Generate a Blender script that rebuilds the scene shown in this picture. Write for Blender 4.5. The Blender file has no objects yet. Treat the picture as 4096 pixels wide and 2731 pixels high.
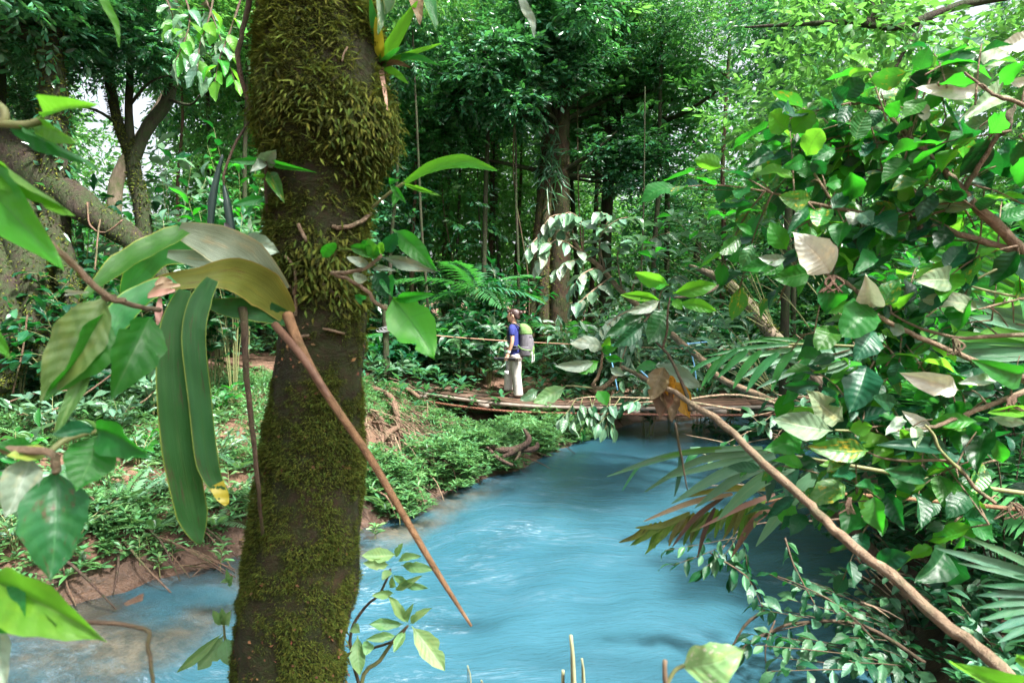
import bpy, math, random
import numpy as np
from mathutils import Vector, Matrix, noise

random.seed(7)
RNG = np.random.default_rng(11)
SC = bpy.context.scene
COL = SC.collection
R = math.radians

# ------------------------------------------------------------------ camera, sky, sun, exposure
FPX = 4096 * 24.0 / 36.0
PITCH = R(2.42)
cam_d = bpy.data.cameras.new('camera')
cam_d.lens = 24.0
cam_d.sensor_width = 36.0
cam_d.clip_start = 0.05
cam_d.clip_end = 600
cam_d.dof.use_dof = True
cam_d.dof.focus_distance = 11.0
cam_d.dof.aperture_fstop = 6.3
cam = bpy.data.objects.new('camera', cam_d)
COL.objects.link(cam)
cam.rotation_euler = (R(90) - PITCH, 0, 0)
SC.camera = cam

SUN_EL, SUN_AZ = R(55), R(130)          # azimuth measured from +Y (ahead) towards +X
world = bpy.data.worlds.new('World')
SC.world = world
world.use_nodes = True
wn = world.node_tree
bg = wn.nodes['Background']
sky = wn.nodes.new('ShaderNodeTexSky')
sky.sky_type = 'NISHITA'
sky.sun_disc = False
sky.sun_elevation = SUN_EL
sky.sun_rotation = SUN_AZ
sky.air_density = 1.0
sky.dust_density = 6.0
sky.ozone_density = 1.0
hs = wn.nodes.new('ShaderNodeHueSaturation')
hs.inputs['Saturation'].default_value = 0.35      # thin even overcast
wn.links.new(sky.outputs[0], hs.inputs['Color'])
wn.links.new(hs.outputs[0], bg.inputs['Color'])
bg.inputs['Strength'].default_value = 0.09

sun_d = bpy.data.lights.new('sun', 'SUN')
sun_d.energy = 4.0
sun_d.angle = R(7)
sun_d.color = (1.0, 0.97, 0.91)
sun = bpy.data.objects.new('sun', sun_d)
COL.objects.link(sun)
sd = Vector((math.sin(SUN_AZ) * math.cos(SUN_EL), math.cos(SUN_AZ) * math.cos(SUN_EL), math.sin(SUN_EL)))
sun.rotation_euler = sd.to_track_quat('Z', 'Y').to_euler()
sun.location = sd * 60

SC.view_settings.view_transform = 'Standard'
SC.view_settings.look = 'None'
SC.view_settings.gamma = 1.0
SC.view_settings.exposure = 2.15
SC.cycles.max_bounces = 5
SC.cycles.diffuse_bounces = 3
SC.cycles.glossy_bounces = 2
SC.cycles.transmission_bounces = 4
SC.cycles.transparent_max_bounces = 8
SC.cycles.caustics_reflective = False
SC.cycles.caustics_refractive = False
SC.cycles.use_denoising = True
SC.cycles.use_adaptive_sampling = True
SC.cycles.adaptive_threshold = 0.02

# ------------------------------------------------------------------ helpers
CP, SP = math.cos(PITCH), math.sin(PITCH)
def P(px, py, d):
    """a point seen at photo pixel (px,py) that stands d metres ahead"""
    xc = (px - 2048.0) / FPX * d
    yc = -(py - 1365.5) / FPX * d
    return Vector((xc, d * CP + yc * SP, -d * SP + yc * CP))

VIEWDIR = Vector((0, CP, -SP))

def mesh_np(name, V, F, uv=None, rnd=None, smooth=True):
    """V (n,3), F (m,k) same k for all faces"""
    V = np.asarray(V, dtype=np.float32)
    F = np.asarray(F, dtype=np.int32)
    k = F.shape[1]
    me = bpy.data.meshes.new(name)
    me.vertices.add(len(V))
    me.vertices.foreach_set('co', V.ravel())
    me.loops.add(F.size)
    me.loops.foreach_set('vertex_index', F.ravel())
    me.polygons.add(len(F))
    me.polygons.foreach_set('loop_start', np.arange(0, F.size, k, dtype=np.int32))
    me.polygons.foreach_set('loop_total', np.full(len(F), k, dtype=np.int32))
    if smooth:
        me.polygons.foreach_set('use_smooth', np.ones(len(F), dtype=bool))
    me.update(calc_edges=True)
    if uv is not None:
        l = me.uv_layers.new(name='UVMap')
        l.data.foreach_set('uv', np.asarray(uv, dtype=np.float32)[F.ravel()].ravel())
    if rnd is not None:
        a = me.attributes.new('rnd', 'FLOAT', 'POINT')
        a.data.foreach_set('value', np.asarray(rnd, dtype=np.float32))
    return me

def link(name, me, mat=None, parent=None, label=None, cat=None, group=None, kind=None):
    o = bpy.data.objects.new(name, me)
    COL.objects.link(o)
    if mat is not None and len(me.materials) == 0:
        me.materials.append(mat)
    if parent is not None:
        o.parent = parent
        o.matrix_parent_inverse = Matrix.Translation(-parent.location)
    tag(o, label, cat, group, kind)
    return o

def tag(o, label=None, cat=None, group=None, kind=None):
    if label: o['label'] = label
    if cat: o['category'] = cat
    if group: o['group'] = group
    if kind: o['kind'] = kind
    return o

def thing(name, loc, label, cat, group=None):
    o = bpy.data.objects.new(name, None)
    o.empty_display_size = 0.1
    COL.objects.link(o)
    o.location = Vector(loc)
    return tag(o, label, cat, group)

def smooth_path(pts, n=4):
    """Catmull-Rom through pts"""
    pts = [Vector(p) for p in pts]
    if len(pts) < 3:
        return [pts[0].lerp(pts[-1], i / (n * 2)) for i in range(n * 2 + 1)]
    out = []
    for i in range(len(pts) - 1):
        p0 = pts[max(i - 1, 0)]; p1 = pts[i]; p2 = pts[i + 1]; p3 = pts[min(i + 2, len(pts) - 1)]
        for j in range(n):
            t = j / n
            out.append(0.5 * ((2 * p1) + (p2 - p0) * t + (2 * p0 - 5 * p1 + 4 * p2 - p3) * t * t + (3 * p1 - p0 - 3 * p2 + p3) * t ** 3))
    out.append(pts[-1])
    return out

def tube_vf(pts, radii, seg=8, lump=0.0, lfreq=6.0, knots=0.0):
    """tapered tube along pts; radii a number, (r0,r1) or a list; closed ends; quads (caps degenerate-free fans of quads)"""
    pts = [Vector(p) for p in pts]
    n = len(pts)
    if isinstance(radii, (int, float)):
        rr = [radii] * n
    elif len(radii) == n and n > 2:
        rr = list(radii)
    else:
        k = len(radii)
        rr = list(np.interp(np.linspace(0, 1, n), np.linspace(0, 1, k), radii))
    V = []
    t0 = (pts[1] - pts[0]).normalized()
    u = t0.orthogonal().normalized()
    for i in range(n):
        t = (pts[min(i + 1, n - 1)] - pts[max(i - 1, 0)])
        if t.length < 1e-9: t = t0
        t.normalize()
        u = (u - t * u.dot(t))
        u = u.normalized() if u.length > 1e-6 else t.orthogonal().normalized()
        w = t.cross(u)
        for s in range(seg):
            a = 2 * math.pi * s / seg
            d = u * math.cos(a) + w * math.sin(a)
            r = rr[i]
            if lump:
                q = pts[i] + d * r
                r *= 1 + lump * noise.noise(q * lfreq) + lump * 0.5 * noise.noise(q * lfreq * 2.7)
            V.append(pts[i] + d * r)
    F = []
    for i in range(n - 1):
        for s in range(seg):
            a = i * seg + s; b = i * seg + (s + 1) % seg
            F.append((a, b, b + seg, a + seg))
    base = len(V)
    V.append(pts[0] - t0 * rr[0] * 0.3)
    V.append(pts[-1] + (pts[-1] - pts[-2]).normalized() * rr[-1] * 0.6)
    for s in range(0, seg, 2):
        F.append((base, (s + 2) % seg, s + 1, s))
        e = (n - 1) * seg
        F.append((base + 1, e + s, e + s + 1, e + (s + 2) % seg))
    uv = []
    for i in range(n):
        for s in range(seg):
            uv.append((i / (n - 1), s / seg))
    uv += [(0, 0.5), (1, 0.5)]
    return np.array([v[:] for v in V], dtype=np.float32), np.array(F, dtype=np.int32), np.array(uv, dtype=np.float32)

def join_vf(parts):
    V, F, U, o = [], [], [], 0
    for v, f, u in parts:
        V.append(v); F.append(f + o); U.append(u); o += len(v)
    return np.concatenate(V), np.concatenate(F), np.concatenate(U)

def tube(name, pts, radii, mat, parent=None, seg=8, smooth=4, lump=0.0, lfreq=6.0, **k):
    if smooth: pts = smooth_path(pts, smooth)
    if mat.name in ('tan twig bark', 'dark twig bark', 'root bark') and len(pts) > 4:
        r_ = radii if isinstance(radii, (int, float)) else max(radii)
        if smooth: pts = [p if i in (0, len(pts) - 1) else p + Vector((random.gauss(0, .14), random.gauss(0, .14), random.gauss(0, .14))) * min(r_, .02) for i, p in enumerate(pts)]
        lump = max(lump, .22); lfreq = max(lfreq, min(60, .5 / max(r_, 1e-3)))
    v, f, u = tube_vf(pts, radii, seg, lump, lfreq)
    return link(name, mesh_np(name, v, f, u), mat, parent, **k)

def box_vf(c, s, rot=None):
    c = Vector(c)
    V = [Vector((x * s[0] / 2, y * s[1] / 2, z * s[2] / 2)) for x in (-1, 1) for y in (-1, 1) for z in (-1, 1)]
    if rot is not None: V = [rot @ v for v in V]
    V = np.array([(c + v)[:] for v in V], dtype=np.float32)
    F = np.array([(0, 1, 3, 2), (4, 6, 7, 5), (0, 4, 5, 1), (2, 3, 7, 6), (0, 2, 6, 4), (1, 5, 7, 3)], dtype=np.int32)
    return V, F, np.zeros((8, 2), dtype=np.float32)

# ------------------------------------------------------------------ node materials
class NT:
    def __init__(s, name):
        s.m = bpy.data.materials.new(name); s.m.use_nodes = True
        s.t = s.m.node_tree; s.t.nodes.clear()
        s.out = s.n('ShaderNodeOutputMaterial')
    def n(s, typ, **k):
        x = s.t.nodes.new(typ)
        for a, b in k.items(): setattr(x, a, b)
        return x
    def put(s, sock, v):
        if isinstance(v, bpy.types.NodeSocket): s.t.links.new(v, sock)
        elif v is not None:
            try: sock.default_value = v
            except Exception: sock.default_value = (v[0], v[1], v[2], 1.0) if len(v) == 3 else v
    def math(s, op, a, b=None, c=None, clamp=False):
        x = s.n('ShaderNodeMath', operation=op, use_clamp=clamp)
        s.put(x.inputs[0], a)
        if b is not None: s.put(x.inputs[1], b)
        if c is not None: s.put(x.inputs[2], c)
        return x.outputs[0]
    def mix(s, f, a, b, blend='MIX'):
        x = s.n('ShaderNodeMix', data_type='RGBA', blend_type=blend)
        s.put(x.inputs[0], f); s.put(x.inputs[6], a); s.put(x.inputs[7], b)
        return x.outputs[2]
    def noise(s, vec, scale, detail=3.0, rough=0.55, dist=0.0):
        x = s.n('ShaderNodeTexNoise')
        if vec is not None: s.put(x.inputs['Vector'], vec)
        x.inputs['Scale'].default_value = scale; x.inputs['Detail'].default_value = detail
        x.inputs['Roughness'].default_value = rough; x.inputs['Distortion'].default_value = dist
        return x.outputs['Fac']
    def ramp(s, f, stops, interp='LINEAR'):
        x = s.n('ShaderNodeValToRGB'); x.color_ramp.interpolation = interp
        e = x.color_ramp.elements
        while len(e) < len(stops): e.new(0.5)
        for i, (p, c) in enumerate(stops):
            e[i].position = p
            e[i].color = (c, c, c, 1) if isinstance(c, (int, float)) else (c[0], c[1], c[2], 1)
        s.put(x.inputs[0], f)
        return x.outputs[0]
    def maprange(s, v, a, b, c=0.0, d=1.0):
        x = s.n('ShaderNodeMapRange', clamp=True)
        s.put(x.inputs[0], v)
        for i, q in enumerate((a, b, c, d)): x.inputs[i + 1].default_value = q
        return x.outputs[0]
    def bump(s, h, strength=0.3, dist=0.02):
        x = s.n('ShaderNodeBump')
        x.inputs['Strength'].default_value = strength; x.inputs['Distance'].default_value = dist
        s.put(x.inputs['Height'], h)
        return x.outputs[0]
    def bsdf(s, col, rough=0.5, spec=0.5, normal=None, metal=0.0, coat=0.0):
        b = s.n('ShaderNodeBsdfPrincipled')
        s.put(b.inputs['Base Color'], col); s.put(b.inputs['Roughness'], rough)
        b.inputs['Specular IOR Level'].default_value = spec
        b.inputs['Metallic'].default_value = metal
        if coat: b.inputs['Coat Weight'].default_value = coat
        if normal is not None: s.put(b.inputs['Normal'], normal)
        return b.outputs[0]
    def done(s, sh):
        s.t.links.new(sh, s.out.inputs['Surface'])
        return s.m
    def coord(s, which='Object'):
        return s.n('ShaderNodeTexCoord').outputs[which]
    def geo(s, which='Position'):
        return s.n('ShaderNodeNewGeometry').outputs[which]
    def rnd(s):
        a = s.n('ShaderNodeAttribute', attribute_name='rnd')
        o = s.n('ShaderNodeObjectInfo')
        return s.math('FRACT', s.math('ADD', a.outputs['Fac'], o.outputs['Random']))

def leaf_mat(name, top, under, trans, rough=0.4, tfac=0.35, veins=0.0, nv=8, var=0.35, spots=None, holes=0.0, rib=None, spec=0.5, hue=0.03, ribs=0.0, edge=None):
    t = NT(name)
    r = t.rnd()
    col = t.mix(t.geo('Backfacing'), top, under)
    bmp = None
    hsv = t.n('ShaderNodeHueSaturation')
    t.put(hsv.inputs['Hue'], t.math('ADD', t.math('MULTIPLY', r, hue * 2), 0.5 - hue))
    r2 = t.math('FRACT', t.math('MULTIPLY', r, 7.31))
    val = t.math('ADD', t.math('MULTIPLY', r2, var * 2), 1 - var)
    if veins > 0:
        uvn = t.n('ShaderNodeUVMap')
        sep = t.n('ShaderNodeSeparateXYZ'); t.put(sep.inputs[0], uvn.outputs[0])
        u, v = sep.outputs[0], sep.outputs[1]
        a = t.math('MULTIPLY', t.math('ABSOLUTE', t.math('SUBTRACT', v, 0.5)), 2.0)
        mid = t.maprange(a, 0.02, 0.06, 1.0, 0.0)
        nvr = t.math('MULTIPLY', t.math('ADD', t.math('MULTIPLY', r2, 0.5), 0.75), float(nv))
        ph = t.math('MULTIPLY', t.math('SUBTRACT', t.math('MULTIPLY', u, nvr), t.math('MULTIPLY', t.math('POWER', a, 1.25), nv * 0.17)), 2 * math.pi)
        s = t.math('SINE', ph)
        lat = t.maprange(s, 0.945, 1.0)
        vm = t.math('MAXIMUM', mid, t.math('MULTIPLY', lat, 0.34))
        vc = rib if rib else tuple(min(1, c * 2.1 + 0.04) for c in top)
        col = t.mix(t.math('MULTIPLY', vm, veins), col, vc)
        oi0 = t.n('ShaderNodeObjectInfo')
        v0 = t.n('ShaderNodeVectorMath', operation='MULTIPLY_ADD')
        t.put(v0.inputs[0], oi0.outputs['Location']); v0.inputs[1].default_value = (7.7, 5.3, 9.1); t.put(v0.inputs[2], t.coord('UV'))
        luv = v0.outputs[0]
        nz = t.noise(luv, 6.0, 6, 0.68)
        val = t.math('MULTIPLY', val, t.math('ADD', 0.55, t.math('MULTIPLY', nz, 0.9)))
        # sun bleached and blemished patches
        nb = t.noise(luv, 3.2, 5, 0.6)
        col = t.mix(t.math('MULTIPLY', t.maprange(nb, 0.52, 0.72), 0.45), col, tuple(min(1, c * k) for c, k in zip(top, (2.6, 1.5, 1.0))))
        nd = t.noise(luv, 24.0, 3, 0.5)
        col = t.mix(t.math('MULTIPLY', t.maprange(nd, 0.70, 0.76), 0.8), col, (0.10, 0.06, 0.025, 1))
        nf = t.noise(luv, 42.0, 3, 0.6)
        bh = t.math('SUBTRACT', t.math('MULTIPLY', s, -0.5), t.math('MULTIPLY', mid, 0.9))
        bmp = t.bump(t.math('ADD', bh, t.math('ADD', t.math('MULTIPLY', nz, 1.5), t.math('MULTIPLY', nf, 0.7))), 0.22, 0.006)
        if ribs > 0:
            mpr = t.n('ShaderNodeMapping'); t.put(mpr.inputs[0], luv); mpr.inputs['Scale'].default_value = (2.0, 42.0, 1.0)
            nr_ = t.noise(mpr.outputs[0], 1.0, 3, 0.5)
            val = t.math('MULTIPLY', val, t.math('ADD', 1.0 - ribs * 0.5, t.math('MULTIPLY', nr_, ribs)))
            bmp = t.bump(t.math('ADD', nr_, t.math('MULTIPLY', nz, 0.6)), 0.45, 0.004)
        if edge:
            col = t.mix(t.maprange(a, 0.90, 0.99), col, edge)
    if spots:
        oi = t.n('ShaderNodeObjectInfo')
        vec = t.n('ShaderNodeVectorMath', operation='ADD')
        t.put(vec.inputs[0], t.coord('UV')); t.put(vec.inputs[1], oi.outputs['Location'])
        sn = t.noise(vec.outputs[0], 5.0, 5, 0.65)
        col = t.mix(t.maprange(sn, 0.56, 0.66), col, spots)
    t.put(hsv.inputs['Value'], val)
    t.put(hsv.inputs['Color'], col)
    base = hsv.outputs[0]
    tr = t.n('ShaderNodeBsdfTranslucent')
    tc = t.mix(1.0, trans, t.mix(r2, (0.75, 0.8, 0.7, 1), (1.2, 1.15, 1.25, 1)), 'MULTIPLY')
    if veins > 0:
        tc = t.mix(t.math('MULTIPLY', vm, 0.5), tc, tuple(c * 0.35 for c in trans))
    if spots:
        tc = t.mix(t.maprange(sn, 0.56, 0.66), tc, tuple(c * 0.7 for c in spots))
    t.put(tr.inputs[0], tc)
    sh = t.bsdf(base, rough, spec, bmp)
    mx = t.n('ShaderNodeMixShader')
    mx.inputs[0].default_value = tfac
    t.t.links.new(sh, mx.inputs[1]); t.t.links.new(tr.outputs[0], mx.inputs[2])
    res = mx.outputs[0]
    if holes > 0:
        oi = t.n('ShaderNodeObjectInfo')
        vec = t.n('ShaderNodeVectorMath', operation='ADD')
        t.put(vec.inputs[0], t.coord('UV')); t.put(vec.inputs[1], oi.outputs['Location'])
        hn = t.noise(vec.outputs[0], 7.0, 2, 0.4)
        mk = t.maprange(hn, 0.72 - holes, 0.725 - holes)
        tp = t.n('ShaderNodeBsdfTransparent')
        m2 = t.n('ShaderNodeMixShader')
        t.put(m2.inputs[0], mk)
        t.t.links.new(res, m2.inputs[1]); t.t.links.new(tp.outputs[0], m2.inputs[2])
        res = m2.outputs[0]
    return t.done(res)

def bark_mat(name, c1, c2, moss=None, mossy=0.4, scale=8.0, rough=0.85, stretch=4.0, bump=1.0):
    t = NT(name)
    mp = t.n('ShaderNodeMapping'); t.put(mp.inputs[0], t.geo())
    mp.inputs['Scale'].default_value = (stretch, stretch, 1.0)
    n1 = t.noise(mp.outputs[0], scale * 0.6, 8, 0.72, 0.8)
    n2 = t.noise(t.geo(), scale * 0.35, 4, 0.6)
    col = t.mix(t.ramp(n1, [(0.3, 0.0), (0.7, 1.0)]), c1, c2)
    if moss:
        n3 = t.noise(t.geo(), scale * 2.5, 4, 0.7)
        mm = t.math('MULTIPLY', t.maprange(n2, 0.62 - mossy * 0.4, 0.78 - mossy * 0.4), t.maprange(n3, 0.3, 0.6))
        col = t.mix(mm, col, moss)
    return t.done(t.bsdf(col, rough, 0.3, t.bump(n1, bump, 0.05)))

def plain_mat(name, c1, c2=None, rough=0.6, scale=20.0, spec=0.4, metal=0.0, bump=0.2):
    t = NT(name)
    n = t.noise(t.geo(), scale, 4, 0.6)
    col = t.mix(t.ramp(n, [(0.3, 0.0), (0.7, 1.0)]), c1, c2 if c2 else tuple(x * 0.7 for x in c1))
    return t.done(t.bsdf(col, rough, spec, t.bump(n, bump, 0.01), metal))

# ------------------------------------------------------------------ leaves
PROF = {
    'ovate':   [(0, .04), (.04, .05), (.09, .42), (.2, .8), (.38, 1), (.58, .9), (.78, .55), (.9, .2), (.96, .07), (1, 0)],
    'elliptic': [(0, .03), (.06, .05), (.16, .42), (.32, .85), (.5, 1), (.66, .92), (.82, .6), (.93, .25), (1, 0)],
    'round':   [(0, .04), (.05, .06), (.1, .4), (.25, .82), (.5, 1), (.72, .92), (.88, .65), (.96, .38), (1, .02)],
    'lance':   [(0, .05), (.06, .12), (.2, .7), (.38, 1), (.6, .85), (.8, .45), (.92, .18), (1, 0)],
    'strap':   [(0, .75), (.1, .85), (.4, 1), (.75, .95), (.9, .7), (.97, .35), (1, 0)],
    'blade':   [(0, .25), (.1, .7), (.3, 1), (.55, .9), (.8, .5), (1, 0)],
}
LEAF_CACHE = {}
def leaf_mesh(kind, mat, variant=0, nx=14, ny=6):
    key = (kind, mat.name, variant, nx, ny)
    if key in LEAF_CACHE: return LEAF_CACHE[key]
    rg = random.Random(hash((kind, variant)) & 0xffff if False else variant * 31 + len(kind))
    arch = rg.uniform(0.0, 0.17) * (1 if variant % 4 else -0.4)
    fold = rg.uniform(0.05, 0.38)
    rip = rg.uniform(0.004, 0.02)
    tipd = rg.uniform(0.0, 0.45)
    bend = rg.uniform(-0.08, 0.08)
    wav = rg.uniform(0.0, 0.05)
    twist = rg.uniform(-0.35, 0.35)
    notch = [(rg.uniform(.25, .85), rg.choice((-1, 1)), rg.uniform(.02, .05), rg.uniform(.2, .55)) for _ in range(rg.choice((0, 0, 1, 2)))]
    us = np.linspace(0, 1, nx + 1)
    xs, ws = zip(*PROF[kind])
    wv = np.interp(us, xs, ws) * 0.5
    V, UV = [], []
    for i, u in enumerate(us):
        for j in range(ny + 1):
            v = j / ny * 2 - 1
            w = wv[i] * (1 + (0.05 * math.sin(u * 23 + variant) if kind in ('ovate', 'round', 'elliptic') else 0) * abs(v))
            for nu, nsd, nw, na in notch:
                if v * nsd > 0: w *= 1 - na * math.exp(-((u - nu) / nw) ** 2) * abs(v)
            y = v * w + bend * math.sin(math.pi * u)
            z = arch * math.sin(math.pi * u) + fold * abs(v) * w - tipd * max(0, u - 0.6) ** 2 * 2.0 * (1 - u) * 4
            z += rip * math.sin(2 * math.pi * 3 * u) * abs(v) * math.sin(math.pi * u)
            z += wav * math.sin(u * 11 + variant + (2 if v > 0 else 0)) * v * v
            z += y * math.sin(twist * (u - .3))
            V.append((u, y, z)); UV.append((u, 0.5 + v * 0.5))
    F = []
    for i in range(nx):
        for j in range(ny):
            a = i * (ny + 1) + j
            F.append((a, a + ny + 1, a + ny + 2, a + 1))
    me = mesh_np('leaf', V, F, UV)
    me.materials.append(mat)
    LEAF_CACHE[key] = me
    return me

def frame(x, n):
    """matrix whose X axis is x and Z axis close to n"""
    x = x.normalized()
    z = n - x * n.dot(x)
    z = z.normalized() if z.length > 1e-5 else x.orthogonal().normalized()
    y = z.cross(x)
    return Matrix((x, y, z)).transposed()

def leaf(parent, base, tip, width, normal, kind, mat, variant=None, name='leaf', nx=14, ny=6):
    base, tip = Vector(base), Vector(tip)
    L = (tip - base).length
    me = leaf_mesh(kind, mat, random.randrange(10) if variant is None else variant, nx, ny)
    o = bpy.data.objects.new(name, me)
    COL.objects.link(o)
    o.parent = parent
    o.matrix_parent_inverse = Matrix.Translation(-parent.location)
    m = frame(tip - base, Vector(normal)).to_4x4() @ Matrix.Diagonal((L, width, L, 1))
    m.translation = base
    o.matrix_basis = m
    return o

def pleaf(parent, bx, by, tx, ty, d0, d1, wpx, mat, kind='ovate', face=0.0, tilt=0.0, under=False, variant=None):
    """leaf from photo pixel (bx,by) at distance d0 to (tx,ty) at d1; face = degrees its blade is rolled away from facing the camera"""
    b, t = P(bx, by, d0), P(tx, ty, d1)
    width = wpx / FPX * (d0 + d1) / 2
    c = max(0.25, math.cos(R(face)))
    n = -((b + t) * 0.5).normalized()
    if n.z < 0 and not under: pass
    x = (t - b).normalized()
    n = (n - x * n.dot(x)).normalized()
    n = Matrix.Rotation(R(face), 3, x) @ n
    if under: n = -n
    return leaf(parent, b, t, width / c, n, kind, mat, variant)

# many small leaves in one mesh
T8 = np.array([(0, 0, 0), (.3, .42, .05), (.3, -.42, .05), (.33, 0, 0), (.66, .40, .05), (.66, -.40, .05), (.68, 0, -.01), (1, 0, -.06)], dtype=np.float32)
T8F = np.array([(0, 3, 1), (0, 2, 3), (3, 6, 4), (3, 4, 1), (3, 2, 5), (3, 5, 6), (6, 7, 4), (6, 5, 7)], dtype=np.int32)
T4 = np.array([(0, 0, 0), (.42, .5, .07), (.42, -.5, .07), (.5, 0, 0), (1, 0, -.05)], dtype=np.float32)
T4F = np.array([(0, 3, 1), (0, 2, 3), (3, 4, 1), (3, 2, 4)], dtype=np.int32)

def unit(a):
    return a / np.maximum(np.linalg.norm(a, axis=-1, keepdims=True), 1e-9)

def leaf_cloud(name, pos, dirs, nrm, length, width, simple=True):
    T, TF = (T4, T4F) if simple else (T8, T8F)
    n = len(pos)
    x = unit(dirs)
    z = unit(nrm - x * np.sum(nrm * x, axis=1, keepdims=True))
    y = np.cross(z, x)
    L = np.broadcast_to(np.asarray(length, dtype=np.float32), (n,))[:, None, None]
    Wd = np.broadcast_to(np.asarray(width, dtype=np.float32), (n,))[:, None, None]
    V = pos[:, None, :] + T[None, :, 0:1] * L * x[:, None, :] + T[None, :, 1:2] * Wd * y[:, None, :] + T[None, :, 2:3] * L * z[:, None, :]
    k = len(T)
    F = (TF[None] + (np.arange(n) * k)[:, None, None]).reshape(-1, 3)
    rnd = np.repeat(RNG.random(n), k)
    uv = np.tile(np.stack([T[:, 0], T[:, 1] + 0.5], 1), (n, 1))
    return mesh_np(name, V.reshape(-1, 3), F, uv, rnd, smooth=False)

def rdir(n, up=0.0):
    v = RNG.normal(size=(n, 3)); v[:, 2] += up
    return unit(v)

def sprays(cent, axis, twig, nl, leaf_len, ratio=0.36, droop=0.35, spread=0.8, tilt=0.55, jitter=0.25):
    """leafy twigs: alternate leaves along each axis; returns arrays for leaf_cloud"""
    S = len(cent)
    axis = unit(axis)
    upv = np.tile(np.array([[0, 0, 1.0]]), (S, 1)) + RNG.normal(size=(S, 3)) * 0.3
    side = unit(np.cross(axis, upv))
    t = (np.arange(nl) + 0.5) / nl
    tw = np.broadcast_to(np.asarray(twig), (S,))
    pos = cent[:, None, :] + axis[:, None, :] * ((t[None, :] - 0.35) * tw[:, None])[..., None]
    pos[..., 2] -= (t[None, :] ** 2) * tw[:, None] * droop * 0.6
    sgn = np.where(np.arange(nl) % 2 == 0, 1.0, -1.0)
    d = axis[:, None, :] * (0.35 + 0.7 * t[None, :, None]) + side[:, None, :] * (sgn * spread * (1.15 - 0.6 * t))[None, :, None]
    d = d + RNG.normal(size=(S, nl, 3)) * jitter
    d[..., 2] -= droop
    nr = np.zeros((S, nl, 3)); nr[..., 2] = 1.0
    nr = nr + RNG.normal(size=(S, nl, 3)) * tilt
    L = leaf_len * RNG.uniform(0.6, 1.25, (S, nl))
    return pos.reshape(-1, 3), d.reshape(-1, 3), nr.reshape(-1, 3), L.reshape(-1), (L * ratio * RNG.uniform(0.8, 1.2, (S, nl))).reshape(-1)
# ------------------------------------------------------------------ materials shared by many things
M = {}
M['canopy'] = leaf_mat('canopy leaf', (0.036, 0.145, 0.045), (0.06, 0.18, 0.07), (0.12, 0.42, 0.06), 0.30, 0.36, var=0.55, spec=0.6)
M['canopy_cool'] = leaf_mat('cool canopy leaf', (0.032, 0.135, 0.06), (0.06, 0.17, 0.09), (0.08, 0.34, 0.06), 0.26, 0.30, var=0.55, spec=0.7)
M['canopy_light'] = leaf_mat('light canopy leaf', (0.045, 0.17, 0.035), (0.08, 0.2, 0.06), (0.17, 0.46, 0.07), 0.36, 0.42, var=0.45)
M['understory'] = leaf_mat('understory leaf', (0.035, 0.125, 0.06), (0.07, 0.17, 0.10), (0.09, 0.30, 0.07), 0.32, 0.3, var=0.5)
M['cover'] = leaf_mat('ground cover leaf', (0.06, 0.17, 0.055), (0.09, 0.2, 0.1), (0.16, 0.36, 0.08), 0.42, 0.3, var=0.5)
M['pale'] = leaf_mat('pale glossy leaf', (0.075, 0.17, 0.10), (0.17, 0.26, 0.18), (0.14, 0.34, 0.12), 0.30, 0.25, veins=0.5, nv=7, var=0.35, rib=(0.3, 0.42, 0.3))
M['broad'] = leaf_mat('broad glossy leaf', (0.018, 0.13, 0.02), (0.05, 0.18, 0.05), (0.05, 0.46, 0.02), 0.38, 0.46, veins=0.5, nv=8, var=0.3, rib=(0.12, 0.30, 0.09), spec=0.35)
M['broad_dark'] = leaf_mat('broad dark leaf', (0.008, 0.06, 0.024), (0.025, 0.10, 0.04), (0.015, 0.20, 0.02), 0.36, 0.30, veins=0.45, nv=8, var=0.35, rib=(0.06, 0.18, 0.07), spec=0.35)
M['broad_light'] = leaf_mat('broad light leaf', (0.06, 0.24, 0.025), (0.12, 0.30, 0.07), (0.20, 0.62, 0.03), 0.38, 0.5, veins=0.45, nv=8, var=0.2, rib=(0.18, 0.42, 0.09), spec=0.35)
M['broad_under'] = leaf_mat('felted leaf underside', (0.16, 0.24, 0.13), (0.17, 0.27, 0.13), (0.12, 0.32, 0.08), 0.6, 0.22, veins=0.9, nv=9, var=0.15, rib=(0.40, 0.48, 0.30))
M['white_under'] = leaf_mat('pale leaf underside', (0.55, 0.57, 0.47), (0.5, 0.54, 0.44), (0.35, 0.42, 0.25), 0.45, 0.2, veins=0.35, nv=9, var=0.06, rib=(0.7, 0.7, 0.58), hue=0.01)
M['spotted'] = leaf_mat('yellow spotted leaf', (0.03, 0.14, 0.025), (0.07, 0.2, 0.06), (0.08, 0.42, 0.03), 0.36, 0.34, veins=0.5, nv=8, var=0.25, spots=(0.42, 0.36, 0.03), rib=(0.16, 0.33, 0.12))
M['holey'] = leaf_mat('eaten leaf', (0.022, 0.12, 0.03), (0.06, 0.18, 0.06), (0.05, 0.36, 0.03), 0.34, 0.34, veins=0.6, nv=8, var=0.25, holes=0.02, rib=(0.16, 0.33, 0.12))
M['palm'] = leaf_mat('palm leaflet', (0.03, 0.14, 0.05), (0.06, 0.2, 0.09), (0.08, 0.42, 0.05), 0.34, 0.34, veins=0.15, nv=1, var=0.3, ribs=0.5)
M['palm_bright'] = leaf_mat('palm bright leaflet', (0.055, 0.24, 0.03), (0.08, 0.28, 0.05), (0.14, 0.6, 0.04), 0.36, 0.42, veins=0.15, nv=1, var=0.3, ribs=0.5)
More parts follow.
